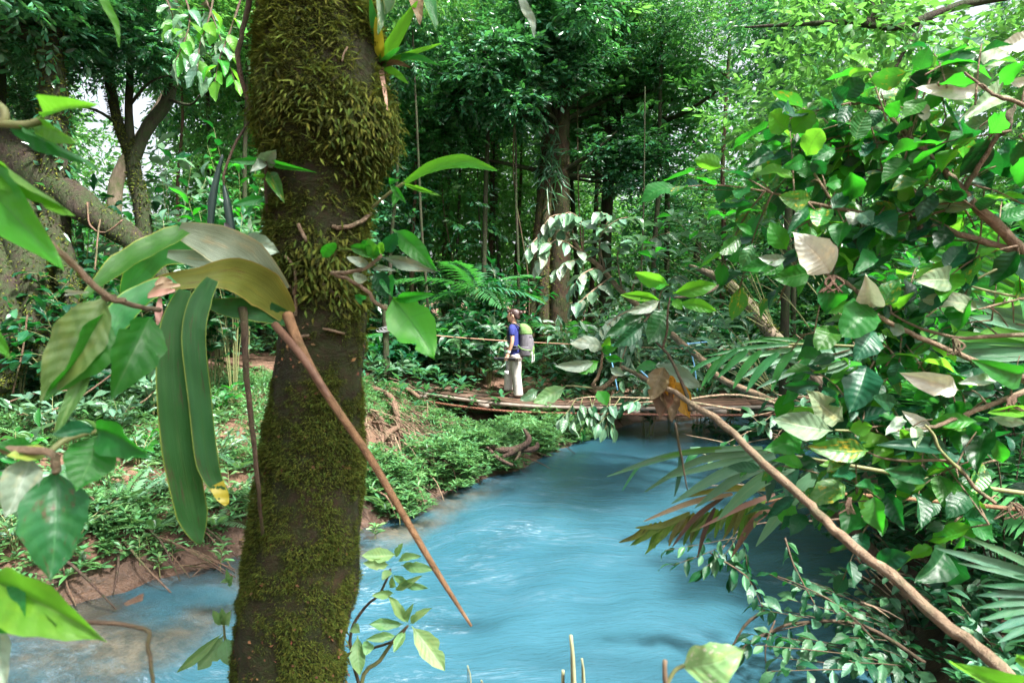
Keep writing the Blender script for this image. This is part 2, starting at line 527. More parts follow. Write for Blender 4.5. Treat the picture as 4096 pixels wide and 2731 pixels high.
M['palm_grey'] = leaf_mat('palm grey leaflet', (0.085, 0.2, 0.11), (0.16, 0.29, 0.18), (0.1, 0.34, 0.08), 0.36, 0.24, veins=0.15, nv=1, var=0.3, ribs=0.5)
M['palm_dead'] = leaf_mat('withering palm leaflet', (0.13, 0.15, 0.02), (0.2, 0.17, 0.03), (0.30, 0.26, 0.02), 0.5, 0.35, veins=0.01, var=0.5, spots=(0.12, 0.05, 0.015), hue=0.05)
M['dead'] = leaf_mat('dead brown leaf', (0.10, 0.062, 0.03), (0.13, 0.085, 0.045), (0.18, 0.10, 0.03), 0.6, 0.2, veins=0.2, nv=6, var=0.45, spots=(0.24, 0.16, 0.08))
M['bark_dark'] = bark_mat('dark mossy bark', (0.014, 0.010, 0.008), (0.06, 0.042, 0.03), (0.025, 0.045, 0.012), 0.7, 8)
M['bark_brown'] = bark_mat('brown bark', (0.025, 0.015, 0.010), (0.11, 0.06, 0.036), (0.045, 0.075, 0.02), 0.45, 6)
M['bark_pale'] = bark_mat('pale bark', (0.12, 0.09, 0.065), (0.3, 0.23, 0.17), (0.1, 0.13, 0.045), 0.4, 7)
M['twig'] = bark_mat('tan twig bark', (0.14, 0.09, 0.055), (0.42, 0.30, 0.20), (0.12, 0.13, 0.07), 0.35, 26, 0.7, 1.0, 1.0)
M['twig_dark'] = bark_mat('dark twig bark', (0.035, 0.025, 0.018), (0.12, 0.08, 0.05), (0.05, 0.055, 0.02), 0.3, 26, 0.7, 1.0, 0.6)
M['twig_green'] = bark_mat('green stem', (0.10, 0.13, 0.04), (0.2, 0.19, 0.09), None, 0, 30, 0.5, 1.0, 0.2)
M['root'] = bark_mat('root bark', (0.09, 0.05, 0.035), (0.24, 0.15, 0.10), (0.06, 0.09, 0.03), 0.3, 12)
M['moss'] = leaf_mat('moss frond', (0.068, 0.088, 0.014), (0.08, 0.095, 0.016), (0.15, 0.19, 0.025), 0.8, 0.28, var=0.85, hue=0.05, spec=0.15)

# ------------------------------------------------------------------ river course and terrain
WATER_Z = -2.25
LEFT_EDGE = [(-60, -14), (-12, 0.5), (-5.2, 3.9), (-3.9, 4.7), (-3.3, 5.3), (-2.6, 6.1), (-1.95, 6.7), (-1.45, 7.2), (-0.95, 8.2), (-0.17, 9.4), (0.8, 11.2), (1.6, 12.7), (2.5, 13.7), (4.0, 14.5), (5.6, 15.1), (9, 16.8), (20, 20), (60, 26)]
RIGHT_EDGE = [(60, 19), (20, 14.5), (11, 13.6), (8.2, 12.4), (6.3, 11), (4.7, 9), (3.8, 7.2), (2.9, 5.3), (2.4, 3.7), (1.2, 2.9), (-0.4, 2.85), (-2, 2.4), (-9, -1), (-60, -30)]
POLY = np.array(LEFT_EDGE + RIGHT_EDGE, dtype=float)

def river_dist(x, y):
    """signed distance to the waterline: > 0 on land"""
    p = np.stack([x, y], -1)
    a = POLY; b = np.roll(POLY, -1, axis=0)
    best = np.full(x.shape, 1e9); inside = np.zeros(x.shape, dtype=bool)
    for i in range(len(a)):
        e = b[i] - a[i]
        w = p - a[i]
        t = np.clip((w @ e) / (e @ e), 0, 1)
        best = np.minimum(best, np.hypot(w[..., 0] - t * e[0], w[..., 1] - t * e[1]))
        c = ((a[i][1] > y) != (b[i][1] > y)) & (x < (b[i][0] - a[i][0]) * (y - a[i][1]) / (b[i][1] - a[i][1] + 1e-12) + a[i][0])
        inside ^= c
    return np.where(inside, -best, best)

def sstep(t):
    t = np.clip(t, 0, 1); return t * t * (3 - 2 * t)

def wob(x, y):
    return (np.sin(x * 1.7 + 1.3 * np.sin(y * 1.1)) * np.cos(y * 1.9 + 0.7 * np.sin(x * 2.3)) * 0.5
            + 0.3 * np.sin(x * 4.1 + y * 2.7) * np.sin(y * 5.3 - x * 1.9) + 0.2 * np.sin(x * 9.7 - y * 3.1) * np.cos(y * 8.9 + x * 4.4))

def ground_z(x, y):
    x = np.asarray(x, dtype=float); y = np.asarray(y, dtype=float)
    d = river_dist(x, y)
    dj = d + 0.12 * wob(x * 1.3, y * 1.3)
    land = WATER_Z + 0.02 + 0.34 * sstep(dj / 0.45) + (0.36 + 0.34 * sstep((-x - 1.2) / 3.0)) * sstep(dj / 4.2) + 0.025 * np.maximum(d - 3, 0) + wob(x, y) * 0.06 * sstep(d / 1.0)
    shallow = sstep((-x - 0.6) / 2.0)
    bed = WATER_Z - 0.02 - (1.1 - 0.88 * shallow) * sstep(-dj / 1.8) + 0.05 * wob(x * 2, y * 2)
    land = land - 0.42 * np.exp(-((x + 0.5) / 2.6) ** 2 - ((y - 12.2) / 2.4) ** 2) * sstep(d / 1.2)
    return np.where(dj > 0, land, bed)

def gz(x, y):
    return float(ground_z(np.array([x]), np.array([y]))[0])

def graded(lo, f0, f1, hi, fine, ratio=1.22):
    mid = list(np.arange(f0, f1, fine))
    up = []; s = fine; v = f1
    while v < hi: up.append(v); s *= ratio; v += s
    dn = []; s = fine; v = f0 - fine
    while v > lo: dn.append(v); s *= ratio; v -= s
    return np.array([lo] + dn[::-1] + mid + up + [hi])

def grid_mesh(name, xs, ys, zf, mask=None):
    X, Y = np.meshgrid(xs, ys)
    V = np.stack([X.ravel(), Y.ravel(), zf(X, Y).ravel()], 1)
    nx, ny = len(xs), len(ys)
    i = np.arange(nx - 1)[None, :] + (np.arange(ny - 1) * nx)[:, None]
    F = np.stack([i, i + 1, i + nx + 1, i + nx], -1).reshape(-1, 4)
    return mesh_np(name, V, F)

def ground_material():
    t = NT('forest soil')
    p = t.geo()
    n1 = t.noise(p, 1.3, 5, 0.6); n2 = t.noise(p, 9, 5, 0.7); n3 = t.noise(p, 45, 4, 0.7)
    col = t.mix(t.ramp(n1, [(0.35, 0), (0.65, 1)]), (0.10, 0.05, 0.032, 1), (0.055, 0.034, 0.022, 1))
    col = t.mix(t.ramp(n2, [(0.4, 0), (0.62, 1)]), col, (0.17, 0.095, 0.062, 1))
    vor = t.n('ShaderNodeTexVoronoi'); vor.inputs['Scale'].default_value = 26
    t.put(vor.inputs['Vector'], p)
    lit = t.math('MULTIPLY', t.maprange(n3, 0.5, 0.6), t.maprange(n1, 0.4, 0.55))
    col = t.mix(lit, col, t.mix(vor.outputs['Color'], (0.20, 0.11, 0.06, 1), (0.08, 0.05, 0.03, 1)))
    z = t.n('ShaderNodeSeparateXYZ'); t.put(z.inputs[0], p)
    wet = t.maprange(z.outputs[2], WATER_Z + 0.16, WATER_Z + 0.42, 0.25, 1.0)
    col = t.mix(1.0, col, t.n('ShaderNodeCombineColor').outputs[0], 'MULTIPLY') if False else t.mix(wet, t.mix(0.75, col, (0.022, 0.015, 0.011, 1)), col)
    col = t.mix(t.maprange(z.outputs[2], WATER_Z - 0.06, WATER_Z + 0.0, 1.0, 0.0), col, t.mix(t.ramp(n2, [(0.4, 0), (0.6, 1)]), (0.26, 0.17, 0.11, 1), (0.12, 0.09, 0.065, 1)))
    rough = t.maprange(z.outputs[2], WATER_Z + 0.08, WATER_Z + 0.25, 0.35, 0.9)
    h = t.math('ADD', t.math('MULTIPLY', n2, 0.6), t.math('MULTIPLY', n3, 0.4))
    return t.done(t.bsdf(col, rough, 0.4, t.bump(h, 0.8, 0.06)))

GX = graded(-160, -7, 8.5, 160, 0.13)
GY = graded(-30, 1.5, 17, 220, 0.13)
ground = link('ground', grid_mesh('ground', GX, GY, ground_z), ground_material(), kind='structure')

def water_material():
    t = NT('milky blue river water')
    p = t.geo()
    sep = t.n('ShaderNodeSeparateXYZ'); t.put(sep.inputs[0], p)
    # streaks drawn out along the current: froth with sky reflections painted in
    wp = t.n('ShaderNodeTexNoise'); t.put(wp.inputs['Vector'], p); wp.inputs['Scale'].default_value = 0.33; wp.inputs['Detail'].default_value = 3
    dv = t.n('ShaderNodeVectorMath', operation='MULTIPLY_ADD')
    t.put(dv.inputs[0], wp.outputs['Color']); dv.inputs[1].default_value = (2.2, 2.2, 0); t.put(dv.inputs[2], p)
    mp = t.n('ShaderNodeMapping'); t.put(mp.inputs[0], dv.outputs[0])
    mp.inputs['Rotation'].default_value = (0, 0, R(18)); mp.inputs['Scale'].default_value = (0.62, 1.7, 1)
    n1 = t.noise(mp.outputs[0], 1.1, 9, 0.66, 0.3)
    n2 = t.noise(mp.outputs[0], 13.0, 7, 0.8, 0.1)
    n3 = t.noise(p, 0.35, 3, 0.5)
    big = t.noise(p, 0.55, 3, 0.55)
    body = t.mix(t.maprange(n3, 0.35, 0.65), (0.027, 0.094, 0.128, 1), (0.018, 0.074, 0.106, 1))
    body = t.mix(t.math('MULTIPLY', t.maprange(n1, 0.35, 0.75), 0.45), body, (0.05, 0.14, 0.195, 1))  # lighter wisps put sky reflection into the body colour
    foam_sheen = t.math('MULTIPLY', t.maprange(n1, 0.49, 0.66), t.maprange(n2, 0.50, 0.70))
    foam_sheen = t.math('MULTIPLY', foam_sheen, t.maprange(big, 0.38, 0.60, 0.05, 1.0))
    foam_sheen = t.math('MULTIPLY', foam_sheen, t.maprange(sep.outputs[1], 8.0, 12.0, 1.0, 0.2))
    body = t.mix(t.math('MULTIPLY', foam_sheen, 0.75), body, (0.36, 0.42, 0.48, 1))  # pale flecks: froth plus sky reflections painted into the colour
    rip = t.noise(mp.outputs[0], 3.0, 4, 0.55, 0.2)
    h = t.math('ADD', t.math('MULTIPLY', rip, 0.6), t.math('ADD', t.math('MULTIPLY', n2, 0.22), t.math('ADD', t.math('MULTIPLY', t.noise(mp.outputs[0], 22.0, 3, 0.6), 0.16), t.math('MULTIPLY', n1, 0.8))))
    sh = t.bsdf(body, t.math('ADD', 0.07, t.math('MULTIPLY', foam_sheen, 0.5)), 0.5, t.bump(h, 0.50, 0.05))
    # the shallows along the left bank are clear enough to show the bed
    at = t.n('ShaderNodeAttribute', attribute_name='rnd')
    clear = t.math('MULTIPLY', at.outputs['Fac'], t.maprange(t.noise(p, 1.4, 3), 0.38, 0.60, 0.35, 1.0), clamp=True)
    clear = t.math('MULTIPLY', clear, t.math('SUBTRACT', 1.0, foam_sheen))
    tp = t.n('ShaderNodeBsdfTransparent'); tp.inputs[0].default_value = (0.72, 0.82, 0.86, 1)
    gl = t.n('ShaderNodeBsdfGlossy'); gl.inputs['Roughness'].default_value = 0.08
    t.put(gl.inputs['Normal'], t.bump(h, 0.4, 0.05))
    fr = t.n('ShaderNodeFresnel'); fr.inputs[0].default_value = 1.33
    m1 = t.n('ShaderNodeMixShader'); t.put(m1.inputs[0], fr.outputs[0])
    t.t.links.new(tp.outputs[0], m1.inputs[1]); t.t.links.new(gl.outputs[0], m1.inputs[2])
    m2 = t.n('ShaderNodeMixShader'); t.put(m2.inputs[0], t.math('MULTIPLY', clear, 0.95))
    t.t.links.new(sh, m2.inputs[1]); t.t.links.new(m1.outputs[0], m2.inputs[2])
    return t.done(m2.outputs[0])

WX = graded(-70, -6, 9, 70, 0.10)
WY = graded(-30, 3, 15, 30, 0.10)
def water_z(X, Y):
    fl = X * 0.47 + Y * 0.88
    cr = X * 0.88 - Y * 0.47
    return WATER_Z + 0.012 * np.sin(cr * 5.2 + 1.7 * np.sin(fl * 0.9)) * np.sin(fl * 1.1 + np.sin(cr * 1.3)) + 0.008 * np.sin(cr * 9.5 + fl * 2.1 + 2 * np.sin(fl * 0.6))
wm = grid_mesh('river', WX, WY, water_z)
XX, YY = np.meshgrid(WX, WY)
a_ = wm.attributes.new('rnd', 'FLOAT', 'POINT')
depth = WATER_Z - ground_z(XX.ravel(), YY.ravel())
a_.data.foreach_set('value', (sstep((0.50 - depth) / 0.34) * sstep((0.6 - XX.ravel()) / 1.2)).astype(np.float32))
river = link('river_water', wm, water_material(), kind='structure')
M['white_pale'] = leaf_mat('pale sheen leaf', (0.22, 0.30, 0.22), (0.30, 0.36, 0.27), (0.16, 0.34, 0.14), 0.35, 0.22, veins=0.5, nv=7, var=0.25, rib=(0.42, 0.5, 0.4))  # pale leaf tone with glossy sky highlights put into the base colour
M['cover_leaf'] = leaf_mat('seedling leaf', (0.10, 0.22, 0.08), (0.14, 0.26, 0.12), (0.2, 0.42, 0.1), 0.4, 0.3, var=0.3)
M['dead_pale'] = leaf_mat('pale dead bract', (0.42, 0.27, 0.19), (0.4, 0.26, 0.18), (0.4, 0.25, 0.15), .6, .15, var=.25)
M['stalk'] = bark_mat('dry brown stalk', (0.09, 0.045, 0.02), (0.32, 0.18, 0.09), (0.10, 0.08, 0.03), .3, 22, .6, 1.0, .6)
M['stalk_dark'] = bark_mat('dry dark stalk', (0.08, 0.04, 0.025), (0.2, 0.11, 0.07), None, 0, 30, .6, 1.0, .2)
M['pod'] = plain_mat('dark pod', (0.012, 0.03, 0.026), (0.02, 0.045, 0.035), .4, 20)
M['reed'] = plain_mat('pale reed', (0.36, 0.38, 0.22), (0.26, 0.27, 0.15), .6, 20)
M['broad_olive'] = leaf_mat('olive broad leaf', (0.09, 0.17, 0.045), (0.1, 0.18, 0.05), (0.12, 0.3, 0.04), .5, .25, veins=.3, nv=8, var=.1, rib=(.16, .26, .08))
M['broad_dark2'] = leaf_mat('damaged dark leaf', (0.02, 0.12, 0.03), (0.05, 0.15, 0.05), (0.04, 0.32, 0.03), .35, .32, veins=.5, nv=8, var=.1, holes=.015, spots=(.10, .08, .04), rib=(.07, .25, .07))
M['broad_light3'] = leaf_mat('bright three veined leaf', (0.05, 0.27, 0.03), (0.1, 0.3, 0.06), (0.12, 0.62, 0.03), .36, .42, veins=.35, nv=3, var=.1, rib=(.03, .17, .03))
M['sapling_leaf'] = leaf_mat('pale ribbed leaf', (0.16, 0.32, 0.12), (0.22, 0.38, 0.2), (0.28, 0.52, 0.14), .45, .35, veins=.6, nv=9, var=.2, rib=(.35, .5, .28))
M['hole_dark'] = leaf_mat('eaten dark leaf', (0.012, 0.075, 0.028), (0.03, 0.11, 0.04), (0.02, 0.2, 0.02), .34, .26, veins=.4, nv=8, var=.15, holes=.04, rib=(.07, .2, .07))
M['orange'] = leaf_mat('orange dead leaf', (0.42, 0.17, 0.015), (0.4, 0.16, 0.015), (0.75, 0.3, 0.02), .5, .45, veins=.01, var=.3, spots=(.06, .025, .012))
M['palm_dark'] = leaf_mat('palm dark leaflet', (0.015, 0.085, 0.04), (0.02, 0.1, 0.05), (0.02, 0.18, 0.03), 0.36, 0.25, veins=0.15, nv=1, var=0.3, ribs=0.5)
M['palm_yellow'] = leaf_mat('yellow green palm leaflet', (0.09, 0.17, 0.015), (0.1, 0.18, 0.02), (0.22, 0.40, 0.02), .45, .4, veins=.01, var=.35, spots=(.02, .06, .008))
M['shrub_leaf'] = leaf_mat('river shrub leaf', (0.05, 0.15, 0.075), (0.1, 0.22, 0.13), (0.08, 0.3, 0.08), .38, .28, veins=.3, nv=7, var=.3, rib=(.14, .26, .14))
M['half_white'] = leaf_mat('half withered leaf', (0.22, 0.42, 0.16), (0.3, 0.45, 0.2), (0.3, 0.5, 0.2), .5, .3, veins=.3, nv=7, var=.05, spots=(.7, .66, .55), rib=(.4, .55, .3))

def ray_ground(px, py, lift=0.0):
    """where the line of sight through a photo pixel meets the terrain (or the water)"""
    d = np.arange(2.5, 40, .04)
    v = np.array(P(px, py, 1.0))
    X, Y, Z = v[0] * d, v[1] * d, v[2] * d
    g = np.maximum(ground_z(X, Y), WATER_Z)
    k = np.argmax(Z < g) if np.any(Z < g) else len(d) - 1
    return Vector((X[k], Y[k], g[k] + lift))
M['root_dark'] = bark_mat('dark wet root', (0.035, 0.02, 0.016), (0.12, 0.075, 0.055), (0.05, 0.07, 0.025), 0.3, 14)
M['lime'] = leaf_mat('yellowish leaf', (0.24, 0.32, 0.06), (0.26, 0.34, 0.08), (0.4, 0.5, 0.08), .45, .35, veins=.3, nv=7, var=.1, rib=(.4, .45, .15))
M['bark_centre'] = bark_mat('mossy brown bark', (0.016, 0.011, 0.008), (0.085, 0.046, 0.026), (0.03, 0.045, 0.014), 0.55, 7)
M['root_wet'] = bark_mat('grey brown root', (0.06, 0.035, 0.028), (0.17, 0.11, 0.085), (0.05, 0.07, 0.025), 0.2, 14)
# ------------------------------------------------------------------ forest behind the river
def crown_mesh(name, n_clump, rad, clump_r, n_spray, nl, twig, leaf_len, mat, ratio=0.4, shell=0.3, droop=0.4, simple=True, tilt=0.85, centers=None):
    rad = np.array(rad)
    if centers is None:
        d = rdir(n_clump)
        c = d * rad * RNG.uniform(shell, 1.0, (n_clump, 1))
    else:
        c = np.array(centers); n_clump = len(c)
    cr = clump_r * RNG.uniform(0.6, 1.3, n_clump)
    idx = np.repeat(np.arange(n_clump), n_spray)
    off = rdir(len(idx), 0.25) * (RNG.uniform(0.25, 1.0, (len(idx), 1)) ** 0.6) * cr[idx][:, None] * np.array([1.1, 1.1, 1.0])
    cen = c[idx] + off
    ax = unit(off) + rdir(len(idx)) * 0.5 + np.array([0, 0, -0.1])
    me = leaf_cloud(name, *sprays(cen, ax, twig * RNG.uniform(0.7, 1.3, len(cen)), nl, leaf_len, ratio, droop, tilt=tilt), simple=simple)
    me.materials.append(mat)
    return me, c

def limbs_to(base_pts, centers, r0, mat, parent, n=6, name='branch', zmin=None):
    """branches from points of the trunk up to clump centres"""
    base_pts = [Vector(b) for b in base_pts]
    cs = sorted(centers, key=lambda c: -np.linalg.norm(np.array(c)))
    for i in range(min(n, len(cs))):
        c = Vector(cs[int(i * len(cs) / n)])
        cand = [b for b in base_pts if b.z < c.z + 0.2] or base_pts[:1]
        b = min(cand, key=lambda q: (q - c).length + abs(q.z - (c.z - 1.0)) * 0.4)
        m = b.lerp(c, 0.5) + Vector((random.uniform(-.3, .3), random.uniform(-.3, .3), random.uniform(-0.1, .35)))
        tube(name, [b, m, c], (r0, r0 * 0.3), mat, parent, seg=6, smooth=3, lump=0.12)

def tree(name, label, path, r, bark, crowns, group=None, cat='tree', seg=10, nlimb=6, lump=0.15, limb_r=None):
    """path: trunk points in the world; crowns: list of (mesh, centre, scale, rot, clump centres)"""
    base = Vector(path[0])
    t = thing(name, base, label, cat, group)
    sp = smooth_path(path, 4)
    v, f, u = tube_vf(sp, r, seg, lump, 3.0)
    link('trunk', mesh_np('trunk', v, f, u), bark, t)
    for me, cen, sc, rz, cl in crowns:
        o = link('crown', me, None, t, kind='stuff')
        mt = Matrix.Translation(Vector(cen)) @ Matrix.Rotation(rz, 4, 'Z') @ Matrix.Diagonal((sc[0], sc[1], sc[2], 1))
        o.matrix_basis = mt
        if nlimb:
            limbs_to(sp[len(sp) // 4:], [tuple(mt @ Vector(c)) for c in cl], limb_r or (r[-1] * 0.8 if not isinstance(r, float) else r * 0.5), bark, t, nlimb)
    return t

CROWNS = []
for i, (mat, ll, nc, ns) in enumerate([('canopy', 0.20, 24, 34), ('canopy_cool', 0.17, 26, 36), ('canopy_light', 0.18, 24, 34), ('canopy', 0.15, 28, 38),
                                       ('canopy_cool', 0.24, 22, 28), ('canopy_light', 0.14, 28, 38)]):
    CROWNS.append(crown_mesh('crown', nc + 8, (2.6, 2.6, 2.4), 1.1, ns - 6, 9, 0.55, ll, M[mat], 0.42))

def fill_tree(px, d, h0, h1, w, ci, r, label, bark='bark_dark', lean=0.0, ncrown=2, group='slender trees in the forest behind'):
    x = (px - 2048) / FPX * d
    h1 = min(h1, 0.448 * d + 2.6)
    b = Vector((x, d, gz(x, d) - 0.1))
    path = [b, b + Vector((lean * 0.3, 0, h1 * 0.33)), b + Vector((lean * 0.7 + random.uniform(-.2, .2), random.uniform(-.2, .2), h1 * 0.66)), b + Vector((lean, 0, h1 * 0.98))]
    cr = []
    for k in range(ncrown):
        me, cl = CROWNS[(ci + k) % len(CROWNS)]
        f = (k + 0.5) / ncrown
        zc = b.z + h0 + (h1 - h0) * f
        cr.append((me, (x + lean * f + random.uniform(-.5, .5), d + random.uniform(-.5, .5), zc), (w / 2.6, w / 2.6, (h1 - h0) / ncrown / 4.4), random.uniform(0, 6.28), cl))
    return tree('forest_tree', label, path, (r, r * 0.85, r * 0.6, r * 0.3), M[bark], cr, group, nlimb=4, limb_r=r * 0.4)

ORD = ['first', 'second', 'third', 'fourth', 'fifth', 'sixth', 'seventh', 'eighth', 'ninth', 'tenth', 'eleventh', 'twelfth', 'thirteenth', 'fourteenth', 'fifteenth',
       'sixteenth', 'seventeenth', 'eighteenth', 'nineteenth', 'twentieth', 'twenty-first', 'twenty-second', 'twenty-third', 'twenty-fourth', 'twenty-fifth', 'twenty-sixth',
       'twenty-seventh', 'twenty-eighth', 'twenty-ninth', 'thirtieth']

# rows of trees: near row, middle row, far row   (pixel column, distance, crown base, top, crown half width, crown kind, trunk radius)
near = [(-250, 15, 1.5, 11, 2.6, 1, .16), (60, 17, 1.2, 12, 2.2, 0, .13), (930, 16, 2.5, 10, 1.8, 2, .11), (1050, 19, 1.0, 13, 2.8, 3, .15), (1330, 17, 1.0, 12, 3.0, 1, .14),
        (1640, 19, 2.4, 13, 2.6, 2, .13), (1960, 22, 2.4, 14, 2.8, 5, .14), (2740, 21, 0.6, 6.2, 2.8, 0, .15), (3050, 17, 0.6, 5.8, 2.4, 1, .13), (3380, 15, 0.4, 8, 2.4, 3, .14),
        (3750, 14, 0.4, 4.6, 2.2, 1, .14), (4150, 13, 0.4, 5.5, 2.4, 4, .15), (4500, 12, 0.5, 9, 2.6, 1, .15)]
for i, a in enumerate(near):
    fill_tree(*a, label=f'{ORD[i]} leafy tree from the left in the nearest forest row beyond the river', ncrown=2, lean=random.uniform(-.8, .8), group='nearest row of forest trees')
mid = [(-200, 24, 1, 15, 3.6, 0, .2), (250, 26, 4.6, 17, 2.6, 2, .17), (640, 27, 0.2, 3.6, 2.6, 5, .1), (900, 25, 0.5, 15, 3.6, 5, .18), (1250, 27, 0.5, 17, 3.8, 0, .2), (1560, 26, 2.4, 17, 3.6, 2, .16), (1800, 29, 2.4, 18, 4.0, 5, .2),
       (2080, 27, 2.0, 18, 3.8, 2, .18), (2380, 26, 0.4, 16, 3.6, 5, .18), (2620, 28, 0.2, 7.0, 3.4, 3, .18), (2900, 25, 0.2, 5.6, 3.2, 2, .17), (3200, 24, 0.2, 8.0, 2.8, 5, .17), (3480, 23, 0.2, 12, 3.4, 1, .17),
       (3800, 22, 0.2, 6.0, 3.0, 2, .17), (4250, 22, 0.2, 13, 3.2, 0, .17)]
for i, a in enumerate(mid):
    fill_tree(*a, label=f'{ORD[i]} taller tree from the left in the second forest row beyond the river', ncrown=2, lean=random.uniform(-.8, .8), group='second row of forest trees')

# the far wood that reads as one mass
cs = []
for i in range(190):
    d = random.uniform(36, 60); px = random.uniform(-500, 4600)
    top = 10.5 if not (2450 < px < 2950) else 6.5
    if 380 < px < 800: top = 3.0
    if 3650 < px < 4000: top = 6
    x = (px - 2048) / FPX * d
    cs.append((x, d, random.uniform(0, 1) ** 0.8 * top * d / 40 - 0.5))
me, _ = crown_mesh('far_wood', 0, (1, 1, 1), 2.6, 34, 10, 1.2, 0.42, M['canopy_light'], 0.5, centers=cs)
link('far_wood', me, None, None, 'far mass of pale green forest foliage behind all the trees', 'forest', kind='stuff')
# unseen trees added outside the view so their crowns shade river and foreground
def added_shade_tree(label, x, y, h, r, crowns):
    b = Vector((x, y, gz(x, y) - .1))
    tree('added_shade_tree', label, [b, b + Vector((.1, .1, h * .4)), b + Vector((-.1, .3, h * .7)), b + Vector((.1, .6, h))], (r, r * .85, r * .7, r * .4), M['bark_dark'],
         [(CROWNS[ci][0], c, (s, s, s * .45), ci * 1.1, CROWNS[ci][1]) for c, s, ci in crowns], 'unseen trees added for shade', nlimb=4, limb_r=r * .4)
added_shade_tree('unseen tree added for shade on the near bank behind the left of the viewer', -4.5, -2.0, 8.5, .2, [((-4.5, -1.0, 8.0), 1.0, 0), ((-7.5, 1.5, 8.0), 1.0, 3)])
added_shade_tree('unseen tree added for shade on the near bank behind the right of the viewer', 3.6, -3.4, 9.0, .22, [((3.7, -2.0, 8.4), .5, 4), ((3.0, 1.2, 8.8), .45, 3)])
added_shade_tree('unseen tree added for shade on the right bank beside the river', 8.6, 6.0, 9.0, .22, [((9.0, 7.3, 8.5), .85, 1), ((9.4, 8.2, 8.2), .6, 0)])
added_shade_tree('unseen tree added for shade on the left bank beyond the picture edge', -9.5, 5.0, 9.0, .22, [((-9.0, 6.0, 7.6), .9, 4)])
# ------------------------------------------------------------------ named trees of the background
def px_path(pts):
    return [P(*p) for p in pts]

def crown_at(px, py, d, rx, rz, ci, rot=None):
    me, cl = CROWNS[ci]
    return (me, tuple(P(px, py, d)), (rx / 2.6, rx / 2.6, rz / 2.4), random.uniform(0, 6.28) if rot is None else rot, cl)

# big leaved crown for the centre tree
BIG = crown_mesh('crown', 34, (2.2, 1.9, 2.2), 0.8, 22, 8, 0.42, 0.25, M['canopy_cool'], 0.40, droop=0.4, simple=False, tilt=0.9)
BIG2 = crown_mesh('crown', 32, (2.2, 1.9, 2.2), 0.8, 22, 8, 0.42, 0.22, M['canopy'], 0.42, droop=0.45, simple=False, tilt=0.9)
BIG3 = crown_mesh('crown', 30, (2.2, 2.0, 2.0), 0.8, 24, 8, 0.42, 0.16, M['canopy_light'], 0.46, droop=0.4, simple=False, tilt=0.9)
def big_at(which, px, py, d, rx, rz):
    me, cl = which
    rz = max(rz, .72 * rx)
    return (me, tuple(P(px, py, d)), (rx / 2.2, rx / 2.2, rz / 2.2), random.uniform(0, 6.28), cl)

def ground_at(px, d, dz=-0.08):
    x = (px - 2048) / FPX * d
    return Vector((x, d, gz(x, d) + dz))

# centre tree of three fused stems
t = thing('forest_tree', ground_at(2180, 17), 'big tree with three fused brown stems right behind the hiker', 'tree')
for pts, r in (([ground_at(2110, 17), P(2135, 1300, 17), P(2160, 1000, 17), P(2190, 650, 17), P(2215, 300, 17), P(2230, -150, 17)], (.34, .22, .21, .2, .19, .16)),
               ([ground_at(2175, 16.8), P(2172, 1300, 16.8), P(2178, 1000, 16.8), P(2195, 700, 16.9)], (.2, .15, .14, .1)),
               ([ground_at(2240, 17.1), P(2235, 1300, 17.1), P(2240, 900, 17.1), P(2240, 550, 17.1), P(2250, 200, 17.1), P(2265, -150, 17)], (.34, .27, .25, .23, .2, .16))):
    tube('trunk', pts, r, M['bark_centre'], t, seg=14, lump=0.16, lfreq=3.5)
for a, b in (((2120, 1420), (2020, 1545)), ((2160, 1430), (2150, 1560)), ((2250, 1430), (2330, 1540))):
    tube('root', [P(*a, 16.9), P((a[0] + b[0]) / 2, (a[1] * .6 + b[1] * .4) + 10, 16.6), P(b[0], b[1], 16.3)], (.16, .1, .05), M['bark_centre'], t, seg=8, lump=.15)
for px, py, d, rx, rz, w in ((2030, 330, 15.6, 1.7, 1.2, BIG), (2440, 450, 18.6, 1.9, 1.1, BIG2), (2180, 60, 16, 2.0, .7, BIG), (2500, 640, 17.2, 1.4, 0.8, BIG), (1800, 480, 16.6, 1.5, 1.2, BIG2), (2330, 230, 15.8, 1.0, .5, BIG)):
    c = big_at(w, px, py, d, rx, rz)
    o = link('crown', c[0], None, t, kind='stuff')
    mt = Matrix.Translation(Vector(c[1])) @ Matrix.Rotation(c[3], 4, 'Z') @ Matrix.Diagonal((*c[2], 1))
    o.matrix_basis = mt
    limbs_to([P(2225, y, 17) for y in (700, 500, 300, 100)], [tuple(mt @ Vector(q)) for q in c[4]], .07, M['bark_dark'], t, 6)
# hanging tuft of air plants on the centre trunk
o = link('air_plant', leaf_cloud('air_plant', np.tile(np.array(P(2205, 60, 16.7)), (220, 1)) + RNG.normal(size=(220, 3)) * np.array([.22, .15, .35]), rdir(220, -0.3), rdir(220, .6), .55, .045), M['canopy_cool'], t, kind='stuff')
o = link('air_plant', leaf_cloud('air_plant', np.tile(np.array(P(2195, 640, 16.7)), (160, 1)) + RNG.normal(size=(160, 3)) * np.array([.16, .12, .5]), rdir(160, -0.8), rdir(160, .6), .5, .04), M['understory'], t, kind='stuff')

